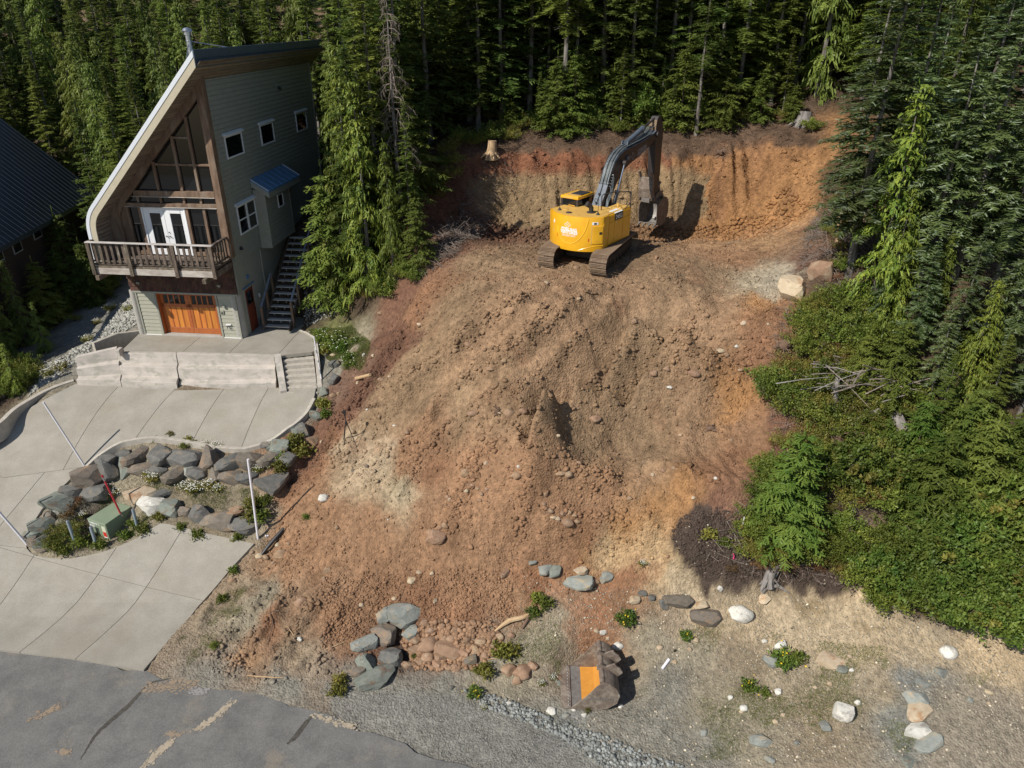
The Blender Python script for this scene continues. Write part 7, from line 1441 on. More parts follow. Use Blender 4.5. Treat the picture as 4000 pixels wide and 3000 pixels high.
BUSH['f0'] = (shrub(370, .32, .32, 620, .06, (0,)).mesh('leaves', [m_bush2]), flower_mesh(1, 60, .35, .36, m_petal)); BUSH['f1'] = (shrub(371, .3, .2, 900, .05, (0,)).mesh('leaves', [m_bushl]), flower_mesh(2, 7, .35, .24, m_petal)); BUSH['y0'] = (shrub(372, .32, .26, 700, .09).mesh('leaves', [m_hem]), flower_mesh(3, 7, .3, .34, m_yell, .025))
ntree = 0; TREES = []
def tree(key, x, y, h, stem, group, z=None, wide=1.0, lean=0, cat='tree', name=None):
    global ntree
    cr, tr, h0 = PROT[key]; z = float(ground(x, y)) if z is None else z; k = h/h0; r = random.Random(ntree*13+5); ntree += 1
    nm = name or ('cedar_tree' if key.startswith('ced') else 'dead_tree' if key == 'dead' else 'hemlock_tree' if key.startswith('hem') else 'fir_tree')
    t = thing(nm, '', cat, (x, y, z), r.random()*math.tau, group); t.scale = (k*wide, k*wide, k)
    if lean: t.rotation_euler = (lean, 0, t.rotation_euler[2])
    add('crown' if key != 'dead' else 'dead_branches', cr, t); add('trunk', tr, t)
    px, py = proj((x, y, z+h*.8)); later(t, stem, px, py); TREES.append((x, y)); return t
def tree_px(key, bx_, by_, top, stem, group, **k):
    """base pixel on the ground, top pixel row: the height follows"""
    p = hit(bx_, by_); r = ray(bx_, top); h = CAMZ+r[2]*(p[1]/r[1])-p[2]; return tree(key, p[0], p[1], max(h, .6), stem, group, z=p[2], **k)
nb_ = 0
def bush(key, x, y, s, stem, group, z=None, h=1.0, name='shrub', cat='shrub'):
    global nb_
    a, b = BUSH[key]; z = float(ground(x, y)) if z is None else z; r = random.Random(nb_*7+1); nb_ += 1
    t = thing(name, '', cat, (x, y, z-.02), r.random()*math.tau, group); t.scale = (s, s, s*h); add('leaves', a, t); fo_ = add('flowers' if key[0] in 'fy' else 'stem', b, t)
    if key[0] in 'fy': fo_['kind'] = 'stuff'
    px, py = proj((x, y, z+.4)); later(t, stem, px, py); return t
def bush_px(key, dx, dy, s, stem, group, **k):
    p = hit(dx, dy); return bush(key, p[0], p[1], s, stem, group, z=p[2], **k)
# --- named trees
TG = 'conifers round the dug lot'
tree_px('ced0', 800, 618, 165, 'tall bright yellow green cedar with drooping sprays, front of its clump', 'bright drooping cedars beside the house', wide=1.0)
tree_px('ced2', 745, 632, 330, 'broad drooping yellow green cedar', 'bright drooping cedars beside the house', wide=1.15)
tree_px('ced1', 770, 575, 90, 'slim drooping yellow green cedar', 'bright drooping cedars beside the house')
tree_px('ced2', 850, 592, 300, 'drooping green cedar with hanging branches', 'bright drooping cedars beside the house', wide=.8)
tree_px('firm1', 890, 520, 210, 'green fir', TG, wide=.8); tree_px('hemd0', 905, 575, 420, 'young shaded hemlock', TG)
tree_px('dead', 868, 470, -60, 'bare grey dead conifer with hanging twigs', TG)
tree_px('ced1', 1880, 660, 172, 'tall yellow green drooping cedar standing out in front of firs', 'bright drooping cedars on the right', wide=1.25)
tree_px('ced0', 1905, 700, 400, 'yellow green drooping cedar', 'bright drooping cedars on the right', wide=1.3); tree_px('ced2', 2085, 850, 600, 'low spreading golden green cedar', 'bright drooping cedars on the right', wide=1.3); tree_px('ced1', 2010, 690, 500, 'small yellow green cedar', 'bright drooping cedars on the right', wide=1.3)
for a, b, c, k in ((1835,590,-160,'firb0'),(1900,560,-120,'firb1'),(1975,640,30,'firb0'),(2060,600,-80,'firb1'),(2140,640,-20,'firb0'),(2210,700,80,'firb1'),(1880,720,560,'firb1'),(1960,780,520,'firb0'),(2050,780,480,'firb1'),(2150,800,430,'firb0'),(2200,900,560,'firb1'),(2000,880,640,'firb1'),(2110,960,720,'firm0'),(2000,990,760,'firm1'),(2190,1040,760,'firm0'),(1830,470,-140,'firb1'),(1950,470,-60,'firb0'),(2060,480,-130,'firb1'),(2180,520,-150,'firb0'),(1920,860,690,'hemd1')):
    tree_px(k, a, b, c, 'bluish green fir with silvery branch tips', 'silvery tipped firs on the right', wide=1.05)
for a, b, c, k in ((1690,1172,930,'hem0'),(1650,1150,1030,'hem1'),(1990,1150,930,'hem1'),(2080,1130,900,'hemd1'),(2180,1180,950,'hem1'),(2060,1040,830,'hemd0'),(1960,1040,860,'hem0'),(1850,850,720,'hemd1'),(2140,1100,900,'hem0')):
    tree_px(k, a, b, c, 'young green hemlock', 'young hemlocks on the right', wide=1.1)
# left side: young conifers between the two houses
for a, b, c, k, w_ in ((165,640,455,'hemd0',1.0),(205,655,520,'hem1',.9),(150,665,540,'hemd1',1.1),(110,700,560,'hemd0',1.1),(60,745,560,'cedd1',1.1),(20,770,600,'cedd0',1.2),(100,760,650,'cedd2',1.0),(40,850,740,'ced2',1.2),(-10,820,640,'cedd1',1.2),(190,600,480,'firm1',.8),(230,640,560,'hemd0',.8)):
    tree_px(k, a, b, c, 'young conifer between the two houses', 'young conifers at the left', wide=w_)
for a, b, k, h in ((1215,275,'high0',13),(1143,247,'high1',12),(1445,232,'high0',13),(1361,258,'fir1',12),(1504,292,'high1',8),(1240,255,'fir3',11),(1300,250,'fir0',13),(1590,240,'firm2',11),(1665,225,'firm1',10),(1085,262,'fir2',12),(1400,235,'firm3',11),(1545,225,'fir0',12),(1180,235,'fir1',10),(1475,225,'fir2',12)):
    p = hit(a, b); tree(k, p[0], p[1], h, 'bare trunked tall conifer on the rim' if k[:2] == 'hi' else 'fully branched conifer on the rim', 'conifers along the rim of the cut', z=p[2])
for i, (a, b) in enumerate(((1105,285),(1165,272),(1200,285),(1265,270),(1320,268),(1340,280),(1385,272),(1425,262),(1470,275),(1520,262),(1560,272),(1610,258),(1640,262),(1690,245),(1710,262),(1450,285),(1240,288))):
    p = hit(a, b); tree(('hemd0','firm3','hemd1','fir3')[i % 4], p[0], p[1], 1.6+(i*37 % 11)*.28, 'small conifer', 'small conifers along the rim of the cut', z=p[2], wide=1.15)
for x, y, h, k in ((-7.2,34.2,10.5,'fir0'),(-6.6,36.2,12,'firm0'),(-8.3,36.0,10,'cedd1'),(-7.4,38.2,12,'fir2'),(-5.6,38.6,12,'fir1'),(-8.9,38.9,10,'firm3'),(-6.2,40.6,13,'fir0'),(-4.4,41.2,13,'fir2'),(-8.9,34.4,6.5,'hemd0'),(-8.6,40.8,12,'firm0'),(-5.2,36.6,6,'hemd1')):
    tree(k, x, y, h, 'dark fir', 'dark firs between the house and the bank')
tree('hemd0', -26.6, 26.2, 5.5, 'young conifer left of the driveway', 'young conifers at the left')
# --- the forest
R = random.Random(42)
def free(x, y, d): return all((x-a)**2+(y-b)**2 > d*d for a, b in TREES)
HS = [H(-1.5, -3), H(8.0, -3), H(8.0, 13.8), H(-1.5, 13.8)]
NH = [tuple(E2+upd*-.8+ed*1), tuple(E2+upd*-.8-ed*19), tuple(E2+upd*20-ed*19), tuple(E2+upd*20+ed*1)]
def forest(n, xr, yr, keys, hr, stem, group, dmin, cond=None, wide=(.85, 1.15)):
    c = 0; tries = 0
    while c < n and tries < n*60:
        tries += 1; x = R.uniform(*xr); y = R.uniform(*yr)
        if cond and not cond(x, y): continue
        if not free(x, y, dmin): continue
        if bool(inpoly(np.array([x]), np.array([y]), [p[:2] for p in HS])[0]) or bool(inpoly(np.array([x]), np.array([y]), [p[:2] for p in NH])[0]): continue
        q = proj((x, y, float(ground(x, y))+3))
        if q[0] < -260 or q[0] > 2470: continue
        tree(R.choice(keys), x, y, R.uniform(*hr), stem, group, wide=R.uniform(*wide)); c += 1
back = lambda x, y: y > 42.3+.9*math.sin(x*.9)
forest(34, (-3, 17), (42, 50), ['fir0','fir1','fir2','firm1','firm3','firm0','cedd1'], (10, 15), 'dark conifer', 'dark conifers behind the cut bank', 1.7, back)
forest(34, (-6, 24), (50, 64), ['fir0','fir1','fir2','fir3','firm1'], (11, 15), 'dark conifer deep behind the cut bank', 'dark conifers behind the cut bank', 2.0)
forest(16, (15.5, 24), (34, 48), ['firm0','firm2','firm1','cedd0','fir1','firb0'], (8, 11), 'green conifer', 'dark conifers behind the cut bank', 1.6, lambda x, y: x > 17.3+(y < 38)*.6)
forest(30, (-13, -3), (37.5, 50), ['fir0','fir1','firm3','fir3','cedd1','firm0'], (7.5, 12), 'dark fir', 'dark firs between the house and the bank', 1.35, lambda x, y: (x < -5.6-(42-y)*.35*(y < 42) or y > 43.5) and x > -9.4+(y-40)*.02)
forest(50, (-24, -4), (46, 64), ['firm0','firm1','firm3','fir1','fir3','cedd0','cedd1'], (9, 12.5), 'slim green conifer', 'slim conifers behind the house', 1.5)
forest(70, (-44, -20), (40, 66), ['firm0','firm1','firm3','fir1','fir3','cedd0','cedd1'], (8, 11.5), 'slim conifer', 'slim conifers beyond the neighbour house', 1.5, lambda x, y: y > 46 or x > -26)
forest(60, (-60, 56), (82, 108), ['fir0','fir1','fir2','firm3'], (12, 16), 'distant conifer high on the slope', 'distant conifers along the top', 3.2)
forest(60, (-52, 46), (64, 82), ['fir0','fir1','fir2','firm3'], (11, 15), 'distant conifer high on the slope', 'distant conifers along the top', 2.6)
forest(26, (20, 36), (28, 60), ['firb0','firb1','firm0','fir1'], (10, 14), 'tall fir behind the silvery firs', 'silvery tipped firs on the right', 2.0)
# --- bushes
BG = 'bushes on the right bank'
def bushes_px(n, poly, keys, sr, stem, group, seed, h=(.8, 1.2)):
    r = random.Random(seed); xs = [p[0] for p in poly]; ys = [p[1] for p in poly]; c = 0; pts = []; tr = 0
    while c < n and tr < n*40:
        tr += 1; x = r.uniform(min(xs), max(xs)); y = r.uniform(min(ys), max(ys))
        if not bool(inpoly(np.array([x]), np.array([y]), poly)[0]): continue
        if any((x-a)**2+((y-b)*1.4)**2 < 30**2 for a, b in pts) and r.random() < .8: continue
        pts.append((x, y)); bush_px(r.choice(keys), x, y, r.uniform(*sr), stem, group, h=r.uniform(*h)); c += 1
bushes_px(40, [(1840,1270),(1890,1320),(1960,1345),(2060,1375),(2230,1400),(2240,1130),(2000,1120),(1880,1180)], ['l0','l1','l0','g1'], (.7, 1.2), 'dense leafy bush, lower right,', BG, 1)
bushes_px(44, [(1700,790),(1660,860),(1670,930),(1740,960),(1900,960),(1990,900),(1900,800),(1780,720)], ['o0','o1','o2','g0'], (.75, 1.1), 'low olive green bush', BG, 2)
bushes_px(26, [(1700,1180),(1640,1110),(1620,1020),(1690,940),(1780,960),(1800,1100),(1850,1180),(1760,1210)], ['o0','o1','o2','g0','g2'], (.55, .95), 'yellow green bush round the fresh green hemlock', BG, 21)
bushes_px(34, [(1600,1200),(1640,1110),(1720,1180),(1830,1200),(1850,1250),(1700,1240)], ['o0','o1','o2','g1','r0'], (.6, .95), 'low yellow green bush above the sandy slope', BG, 3)
bushes_px(30, [(1740,680),(1800,640),(1860,700),(1900,780),(1800,760),(1730,740)], ['o1','o2','g0','g2'], (.7, 1.1), 'green bush by the two big boulders', BG, 4)
bushes_px(40, [(1760,990),(1900,980),(2100,1000),(2200,1100),(1950,1120),(1800,1090)], ['o0','o1','g0','g2','l1'], (.75, 1.15), 'mixed bush among fallen logs', BG, 5)
bushes_px(34, [(1120,262),(1250,255),(1330,285),(1500,280),(1620,255),(1700,240),(1780,290),(1800,420),(1780,300),(1700,262),(1600,270),(1400,295),(1200,290)], ['o0','o1','g0','r0'], (.4, .75), 'small bush on top of the cut bank', 'undergrowth on the cut bank', 6)
bushes_px(44, [(1090,262),(1250,240),(1500,225),(1700,215),(1720,240),(1600,250),(1480,268),(1300,275),(1130,285)], ['g0','g1','o1','o2','w0','l0'], (.5, .95), 'shaded bush under the forest edge', 'undergrowth on the cut bank', 16)
bushes_px(26, [(1000,330),(1120,300),(1180,260),(1060,250),(960,330),(930,450),(980,400)], ['g0','g1','o1','o0'], (.5, .9), 'shaded undergrowth above the left bank', 'undergrowth on the cut bank', 7)
bushes_px(20, [(770,640),(830,655),(900,610),(920,570),(850,600),(760,615)], ['o0','o1','o2','g0'], (.5, .85), 'olive bush by the cedars', 'bushes beside the house', 8)
bushes_px(16, [(1780,430),(1830,440),(1830,640),(1780,560)], ['o0','o2','g0','r0'], (.5, .8), 'small bush at the right rim of the cut', BG, 10)
bushes_px(14, [(120,640),(230,600),(250,640),(160,700)], ['g0','o1','o2'], (.5, .9), 'small bush between the two houses', 'bushes at the left', 9)
bushes_px(12, [(-10,800),(60,780),(90,830),(10,880)], ['g0','g1','o2'], (.5, .9), 'green bush beside the left kerb wall', 'bushes at the left', 11)
for x, y, s in ((445,965,.9),(470,970,1.0),(240,671,1.3),(275,672,1.2),(130,800,1.5),(105,812,1.2),(190,738,1.2),(210,700,1.0),(300,995,.8),(332,1042,1.3),(320,1030,1.0),(400,1060,1.2),(420,1068,1.4),(455,1055,1.2),(470,1062,1.0),(245,1075,1.1),(232,1062,1.0),(180,1120,.8),(560,1020,1.0),(575,1012,.9),(1388,1225,.7),(1045,1530,.5),(1170,1480,.6),(1195,1470,.6),(590,965,.8),(505,1170,.6)): bush_px('f0', x, y, s*.85, 'white flowering yarrow clump', 'white flowering clumps', name='flower_clump', cat='flowers')
for x, y, s in ((700,735,1.2),(725,742,1.3),(740,755,1.3),(715,755,1.2),(755,775,1.1),(695,722,1.0),(770,740,.9),(735,730,1.1),(760,790,1.0)): bush_px('f1', x, y, s*1.3, 'lush weed clump with tiny white flowers', 'green weeds beside the steps', name='weed_clump', cat='weeds')
for x, y, s, k in ((1355,1345,1.3,'y0'),(1025,1500,.9,'y0'),(1690,1437,1.5,'y0'),(1615,1490,1.0,'y0'),(1480,1380,.8,'y0'),(1650,1500,.8,'w1')): bush_px(k, x, y, s*.9, 'green dandelion-like weed with yellow flowers', 'yellow flowering weeds', name='weed_clump', cat='weeds')
for x, y, s, k in ((640,965,1.9,'w0'),(655,985,1.7,'w0'),(615,1000,1.5,'w1'),(605,1022,1.6,'w0'),(550,1105,1.9,'w0'),(565,1125,1.7,'w1'),(540,1130,1.4,'w0'),(575,1090,1.4,'w1'),(700,880,1.5,'w0'),(705,900,1.2,'w1'),(410,955,1.0,'w0'),(400,968,.9,'w1'),(420,965,1.0,'w0'),(370,945,.9,'w0'),(336,955,.8,'w1'),(1083,1415,1.6,'w0'),(1105,1418,1.4,'w0'),(730,1500,1.3,'w0'),(735,1480,1.2,'w0'),(1045,1460,1.5,'w0'),(880,1375,.6,'w0'),(1270,1535,.7,'w0'),(895,1420,.6,'w1'),(700,765,1.2,'w0'),(430,1160,1.3,'w1'),(170,1180,1.4,'w1'),(215,1185,1.3,'w1'),(270,1165,1.3,'w1'),(310,1150,1.3,'w1'),(345,1125,1.2,'w0'),(290,1135,1.2,'w1'),(140,1195,1.2,'w1'),(120,1190,1.2,'w1'),(1725,1430,1.2,'w1'),(1950,1080,1.6,'w0'),(1530,1165,1.3,'w0'),(1560,1180,1.0,'w1'),(515,1165,1.0,'w1'),(395,1145,1.0,'w1'),(1160,1300,1.2,'w1'),(1180,1310,1.3,'w1'),(1150,1330,1.2,'w1'),(465,1400,.8,'w1'),(480,1300,1.0,'w1'),(505,1235,.9,'w1'),(36,1406,.5,'w1'),(150,1424,.5,'w1'),(660,1120,.7,'w1')):
    bush_px(k, x, y, s*.95, 'small green weed clump', 'small green weeds', name='weed_clump', cat='weeds')
for x, y, s, k in ((160,1095,1.0,'r0'),(145,1115,1.1,'r0'),(175,1080,.8,'r0'),(1640,1225,.9,'r0'),(1690,1235,1.0,'r0'),(1580,1235,.7,'r0'),(120,1165,.9,'o2'),(150,1160,1.0,'o2'),(110,1185,.8,'o2'),(1750,760,.8,'o0')): bush_px(k, x, y, s*.8, 'russet brown shrub' if k == 'r0' else 'spiky grey green shrub', 'low shrubs in the beds', h=.9)
# --- thin grass and weeds nobody could count
def grass(name, n, sampler, hmin, hmax, m, seed, wd=.012):
    r = np.random.default_rng(seed); P = sampler(n, r); n = len(P); z = ground(P[:, 0], P[:, 1]); A = np.stack([P[:, 0], P[:, 1], z-.01], 1); h = r.uniform(hmin, hmax, n); D = r.normal(0, .45, (n, 3)); D[:, 2] = 1; B = A+D*h[:, None]; N = r.normal(0, 1, (n, 3))
    fo = Foliage(); fo.add(strips(A, B, np.full(n, wd), np.full(n, wd*.3), N, r)); return add(name, fo.mesh(name, [m]), kind='stuff')
m_grass = mat('grass', (.10,.135,.03), (.20,.21,.06), scale=3, rough=.7, transl=.15); m_dry = mat('dry_grass', (.26,.22,.12), (.34,.30,.19), scale=3, rough=.9)
hp_ = lambda P: [hit(*p)[:2] for p in P]
clump = lambda s, t0, t1: (lambda x, y: smooth(t0, t1, fbm(x, y, s, 3, 301)))
gv = hp_([(1130,1240),(1440,1290),(1660,1370),(1900,1400),(2150,1450),(1960,1640),(1450,1640),(1230,1580),(1060,1500),(1100,1400)])
grass('grass', 15000, poly_sampler(gv, clump(1.3, .05, .45)), .03, .10, m_grass, 51); grass('dry_grass', 6000, poly_sampler(gv, clump(1.1, -.2, .5)), .03, .09, m_dry, 52)
il = hp_([(300,1010),(430,1045),(560,1060),(560,1125),(430,1095),(330,1080),(350,1115),(270,1165),(150,1200),(75,1190),(110,1120),(200,1060)])
grass('grass', 9000, poly_sampler(il, clump(.6, -.15, .35)), .04, .14, m_grass, 53); grass('dry_grass', 5000, poly_sampler(il, clump(.7, -.3, .4)), .03, .12, m_dry, 54)
gs = hp_([(665,715),(760,705),(800,740),(790,800),(735,800),(700,770),(685,735)]); grass('grass', 12000, poly_sampler(gs, clump(.9, -.3, .2)), .05, .16, m_grass, 55)
sh_ = hp_([(560,1190),(600,1200),(520,1330),(400,1445),(330,1445),(470,1290)]); grass('grass', 3000, poly_sampler(sh_, clump(.8, .0, .5)), .02, .08, m_grass, 56)
# forest floor litter: twigs and dead branches
def twigs(name, n, sampler, lmin, lmax, r0, m, seed):
    r = np.random.default_rng(seed); P = sampler(n, r); n = len(P); z = ground(P[:, 0], P[:, 1]); a = r.random(n)*math.tau; L = r.uniform(lmin, lmax, n); D = np.stack([np.cos(a), np.sin(a), r.normal(0, .35, n)], 1); A = np.stack([P[:, 0], P[:, 1], z+.03+np.abs(D[:, 2])*L*.5], 1)-D*L[:, None]/2; B = A+D*L[:, None]
    fo = Foliage()
    for k in range(2): fo.add(strips(A, B, np.full(n, r0), np.full(n, r0*.4), r.normal(0, 1, (n, 3)), r))
    return add(name, fo.mesh(name, [m]), kind='stuff')
rim = [(-6,37.5),(-3,39.5),(1,40),(8,40.2),(14,40.2),(17.5,38),(18.5,41),(14,43.5),(5,44),(-3,44),(-7,42)]
twigs('dead_twigs', 1700, poly_sampler(rim), .15, .9, .018, m_barkd, 61); rr2 = hp_([(1780,400),(1700,640),(1640,860),(1700,1000),(1560,1130),(1520,1200),(1660,1260),(1850,1270),(1900,1000),(1850,700),(1880,400)])
twigs('dead_twigs', 3200, poly_sampler(rr2), .15, .9, .02, m_dead, 62); lb_ = hp_([(1060,330),(1000,420),(930,540),(900,620),(980,560),(1060,450),(1110,380)]); twigs('dead_twigs', 1200, poly_sampler(lb_), .2, .9, .022, m_dead, 63)
twigs('root_bits', 700, poly_sampler(LOTP), .12, .5, .013, m_dead, 64)
# ================================================================ small things
m_pvc = mat('white_plastic_pipe', (.72,.70,.74), rough=.45); m_green = mat('green_enclosure_paint', (.20,.255,.17), (.23,.28,.19), scale=3, rough=.55); m_bol = mat('blue_grey_steel_post', (.20,.26,.30), (.26,.31,.34), scale=5, rough=.5)
m_dkg = mat('dark_green_paint', (.05,.07,.05), rough=.6); m_pale = mat('split_pale_wood', (.50,.36,.21), (.40,.26,.14), scale=6, rough=.85, stretch=(1,1,.3)); m_drift = mat('silvery_dead_wood', (.27,.25,.235), (.13,.115,.10), scale=7, rough=.9, bump=.01, stretch=(1,1,.25))
m_root = mat('brown_roots', (.115,.07,.045), (.17,.11,.075), scale=8, rough=.95); m_flag = mat('pink_tape', (.75,.06,.22), rough=.6); m_redp = mat('red_marker_paint', (.40,.025,.035), rough=.5)
def on_ray(dx, dy, Y):
    r = ray(dx, dy); t = Y/r[1]; return Vector((r[0]*t, r[1]*t, CAMZ+r[2]*t))
def pole(name, base, top, r, m, label, cat, dY=0.0, bands=()):
    b = Vector(hit(*base)); t = on_ray(*top, b.y+dY); th = thing(name, label, cat, tuple(b)); v = t-b
    mb = MB(); mb.tube([-.08*v.normalized(), v], r, 10); mb.obj('shaft', m, th, smooth_=True, autosmooth=.6)
    for a, c, mm in bands: mb = MB(); mb.tube([v*a, v*c], r*1.06, 10); mb.obj('band', mm, th, smooth_=True, autosmooth=.6)
    return th
pole('marker_pole', (187,1013), (93.6,868.5), .038, m_pvc, 'leaning white plastic pole standing where the driveway kerb meets the boulder wall', 'pole')
pole('marker_pole', (60,1178), (-75,1022), .045, m_pvc, 'leaning white plastic pole at the left tip of the planted island', 'pole')
pole('marker_pole', (558,1166), (535.6,992), .045, m_pvc, 'upright white plastic pole at the right end of the lower boulders', 'pole')
pole('marker_pole', (695,823), (678,727), .03, m_pvc, 'white pole with blue bands beside the concrete steps', 'pole', bands=((.62,.70,m_bol),(.15,.25,m_bol),(.42,.46,m_bol)))
# transformer
zt = 1.92; tc_ = [at(188.7,1120,zt), at(249,1083,zt), at(282,1094.5,zt), at(227,1132.6,zt)]; cen_ = np.mean([c[:3] for c in tc_], 0); gz_ = float(ground(cen_[0], cen_[1]-.2)); hgt = zt-1.08
tr_ = thing('transformer_box', 'green steel transformer box with a red and white warning label in the island', 'utility box', (cen_[0], cen_[1], zt-hgt)); rel = [(c[0]-cen_[0], c[1]-cen_[1]) for c in tc_]
mb = MB(); mb.prism(rel, 'z', 0, hgt-.05); mb.obj('cabinet', m_green, tr_, bevel=.01); mb = MB(); mb.prism([(x*1.03, y*1.03) for x, y in rel], 'z', hgt-.045, hgt); lid = mb.obj('lid', m_green, tr_, bevel=.01)
mb = MB(); mb.prism([(x*1.12, y*1.12) for x, y in rel], 'z', -.25, .02); mb.obj('plinth', mat('mossy_concrete', (.24,.24,.17), (.17,.18,.12), scale=6), tr_)
A_, D_ = Vector((*rel[0], 0)), Vector((*rel[3], 0)); B_ = Vector((*rel[1], 0)); fx = (D_-A_).normalized(); fn = Vector((fx.y, -fx.x, 0)); fw = (D_-A_).length
def on_face(u0, u1, z0, z1, off=.012, name='label', m=None, par=None):
    p = [A_+fx*u+fn*off+Vector((0, 0, z)) for u, z in ((u0, z0), (u1, z0), (u1, z1), (u0, z1))]; q = [v-fn*.008 for v in p]; mb = MB(); mb._add(p+q, [(0, 1, 2, 3), (7, 6, 5, 4), (0, 4, 5, 1), (1, 5, 6, 2), (2, 6, 7, 3), (3, 7, 4, 0)]); return mb.obj(name, m, par or tr_)
wl_ = on_face(fw*.72, fw*.93, hgt*.12, hgt*.80, name='warning_label', m=mat('cream_label', (.55,.56,.42), rough=.6)); on_face(fw*.735, fw*.915, hgt*.20, hgt*.48, .016, 'red_field', m_red, wl_); on_face(fw*.735, fw*.915, hgt*.135, hgt*.185, .016, 'white_field', m_sign, wl_)
on_face(fw*.42, fw*.50, hgt*.05, hgt*.62, .014, 'handle_recess', m_dkg)
fm = Matrix(((fx.x, 0, fn.x, 0), (fx.y, 0, fn.y, 0), (0, 1, 0, 0), (0, 0, 0, 1)))
for s_, sz, z_, u_ in (('Transformer 12', .095, hgt*.84, .33), ('A322', .15, hgt*.66, .20)): decal(s_, sz, m_sign, 'lettering', tr_, Matrix.Translation(A_+fx*fw*u_+fn*.008+Vector((0, 0, z_)))@fm, .003, .004)
rp = thing('marker_pole', 'red marker pole with a silver band fixed to the green transformer box', 'pole', (cen_[0]+rel[3][0]*.35+rel[2][0]*.62, cen_[1]+rel[3][1]*.35+rel[2][1]*.62-.03, zt-.12)); b_ = Vector(rp.location); t_ = on_ray(220, 1026, b_.y+.12)-b_
mb = MB(); mb.tube([Vector((0, 0, 0)), t_], .038, 10); mb.obj('shaft', m_redp, rp, smooth_=True, autosmooth=.6); mb = MB(); mb.tube([t_*.86, t_*.94], .041, 10); mb.obj('band', m_steel, rp, smooth_=True, autosmooth=.6); mb = MB(); mb.tube([t_*-.02, t_*.03], .042, 10); mb.obj('foot', m_steel, rp)
for (bx_, by_), (tx_, ty_), lb_s in (((164,1175),(146,1126),'left of the three blue grey steel bollards in front of the transformer box'),((210,1182),(196,1139),'middle blue grey steel bollard, nearest to the driveway, by the transformer box'),((298,1142),(287,1101),'right blue grey steel bollard, behind the transformer box corner')):
    b = Vector(hit(bx_, by_)); t = on_ray(tx_, ty_, b.y+.02)-b; th = thing('bollard', lb_s, 'bollard', tuple(b), group='steel bollards round the transformer box'); mb = MB(); mb.tube([Vector((0, 0, -.1)), t], .062, 14); mb.obj('post', m_bol, th, smooth_=True, autosmooth=.6); mb = MB(); mb.lathe([(.066, 0), (.066, .02), (.03, .045)], 14); o_ = mb.obj('cap', m_steel, th, tuple(t), smooth_=True)
# tripod
b = Vector(hit(757, 966)); ap = on_ray(744, 892, b.y)-b; th = thing('tripod', 'black surveying tripod standing at the edge of the dug soil', 'tripod', tuple(b))
for fxx, fyy in ((743.7,963.6),(771,968),(742,951)): f = Vector(hit(fxx, fyy))-b; mb = MB(); mb.tube([f, f.lerp(ap*.8, .5), ap*.8], [.012, .018, .02], 6); mb.obj('leg', m_black, th)
mb = MB(); mb.tube([ap*.62, ap*.98], .02, 6); mb.box(ap.x-.06, ap.x+.06, ap.y-.05, ap.y+.05, ap.z*.98, ap.z*1.06); mb.obj('head', m_black, th)
# wood, stakes and rubbish
def log(name, pts, rads, m, label, cat, n=8, lift=.0, world=False, parts=None):
    P = [Vector(p) if world else Vector(hit(*p[:2]))+Vector((0, 0, (p[2] if len(p) > 2 else 0)+lift)) for p in pts]; mid = P[0].copy(); th = thing(name, label, cat, tuple(mid)); mb = MB(); mb.tube([p-mid for p in catmull_v(P)], list(np.interp(np.linspace(0, 1, len(catmull_v(P))), np.linspace(0, 1, len(rads)), rads)), n); mb.obj('wood', m, th, smooth_=True, autosmooth=.6); return th
def catmull_v(P): return [Vector(p) for p in catmull([tuple(p) for p in P], 3)] if len(P) > 2 else P
log('split_log', [(1069,1367,.06),(1100,1350,.12),(1130,1340,.14),(1152,1322,.06)], [.03,.09,.08,.03], m_pale, 'long split log of orange pale wood lying above the bucket', 'log'); log('split_log', [(1152,1324,.1),(1140,1342,.1),(1128,1362,.06)], [.03,.07,.03], m_root, 'dark brown root piece crossing the long split log', 'log')
log('branch', [(534,1461,.02),(560,1465,.05),(590,1467,.05),(613,1467,.03)], [.012,.022,.02,.008], m_pale, 'thin pale peeled branch lying beside the asphalt', 'branch', 6)
log('branch', [(588,1298,.03),(584,1330,.08),(590,1350,.06),(577,1399,.03)], [.01,.02,.02,.01], m_root, 'crooked brown twig lying on the tyre marked soil', 'branch', 5); log('branch', [(620,1352,.03),(632,1372,.05),(645,1388,.03)], [.01,.015,.008], m_pale, 'short pale twig right of the crooked brown twig', 'branch', 5)
log('branch', [(700,1405,.03),(725,1400,.05),(745,1390,.05)], [.01,.016,.01], m_pale, 'pale forked twig left of the rocky hollow', 'branch', 5)
log('plank', [(770,822,.1),(800,816,.12)], [.08,.07], m_pale, 'short pale log end lying between steps and dug soil', 'log'); log('branch', [(1039,1432,.03),(1060,1428,.05),(1075,1425,.02)], [.015,.02,.01], m_pale, 'pale stick beside the fern clump by the road', 'branch', 5)
log('fallen_log', [(1816,949,.35),(1870,922,.45),(1931,892,.3)], [.13,.11,.05], m_drift, 'grey fallen log running up from the root ball', 'log'); log('weathered_log', [(1927,919,.5),(1945,975,.5),(1966,1036,.4)], [.22,.26,.20], m_drift, 'broad flat grey weathered log among the bushes', 'log', 7)
log('broken_trunk', [(1796,922,.1),(1795,900,.7),(1794,880,1.25)], [.10,.09,.085], m_drift, 'snapped pale trunk standing on the root ball', 'trunk'); log('split_log', [(1669,960,.1),(1690,972,.2),(1702,986,.1)], [.04,.10,.05], m_pale, 'splintered pale log left of the root ball', 'log')
log('split_log', [(1772,488,.1),(1785,502,.2),(1802,517,.15)], [.03,.09,.07], m_pale, 'bright splintered log at the right rim of the cut', 'log'); log('broken_trunk', [(1808,526,0),(1807,503,.9)], [.09,.08], m_pale, 'short broken trunk beside the bright splintered log', 'trunk')
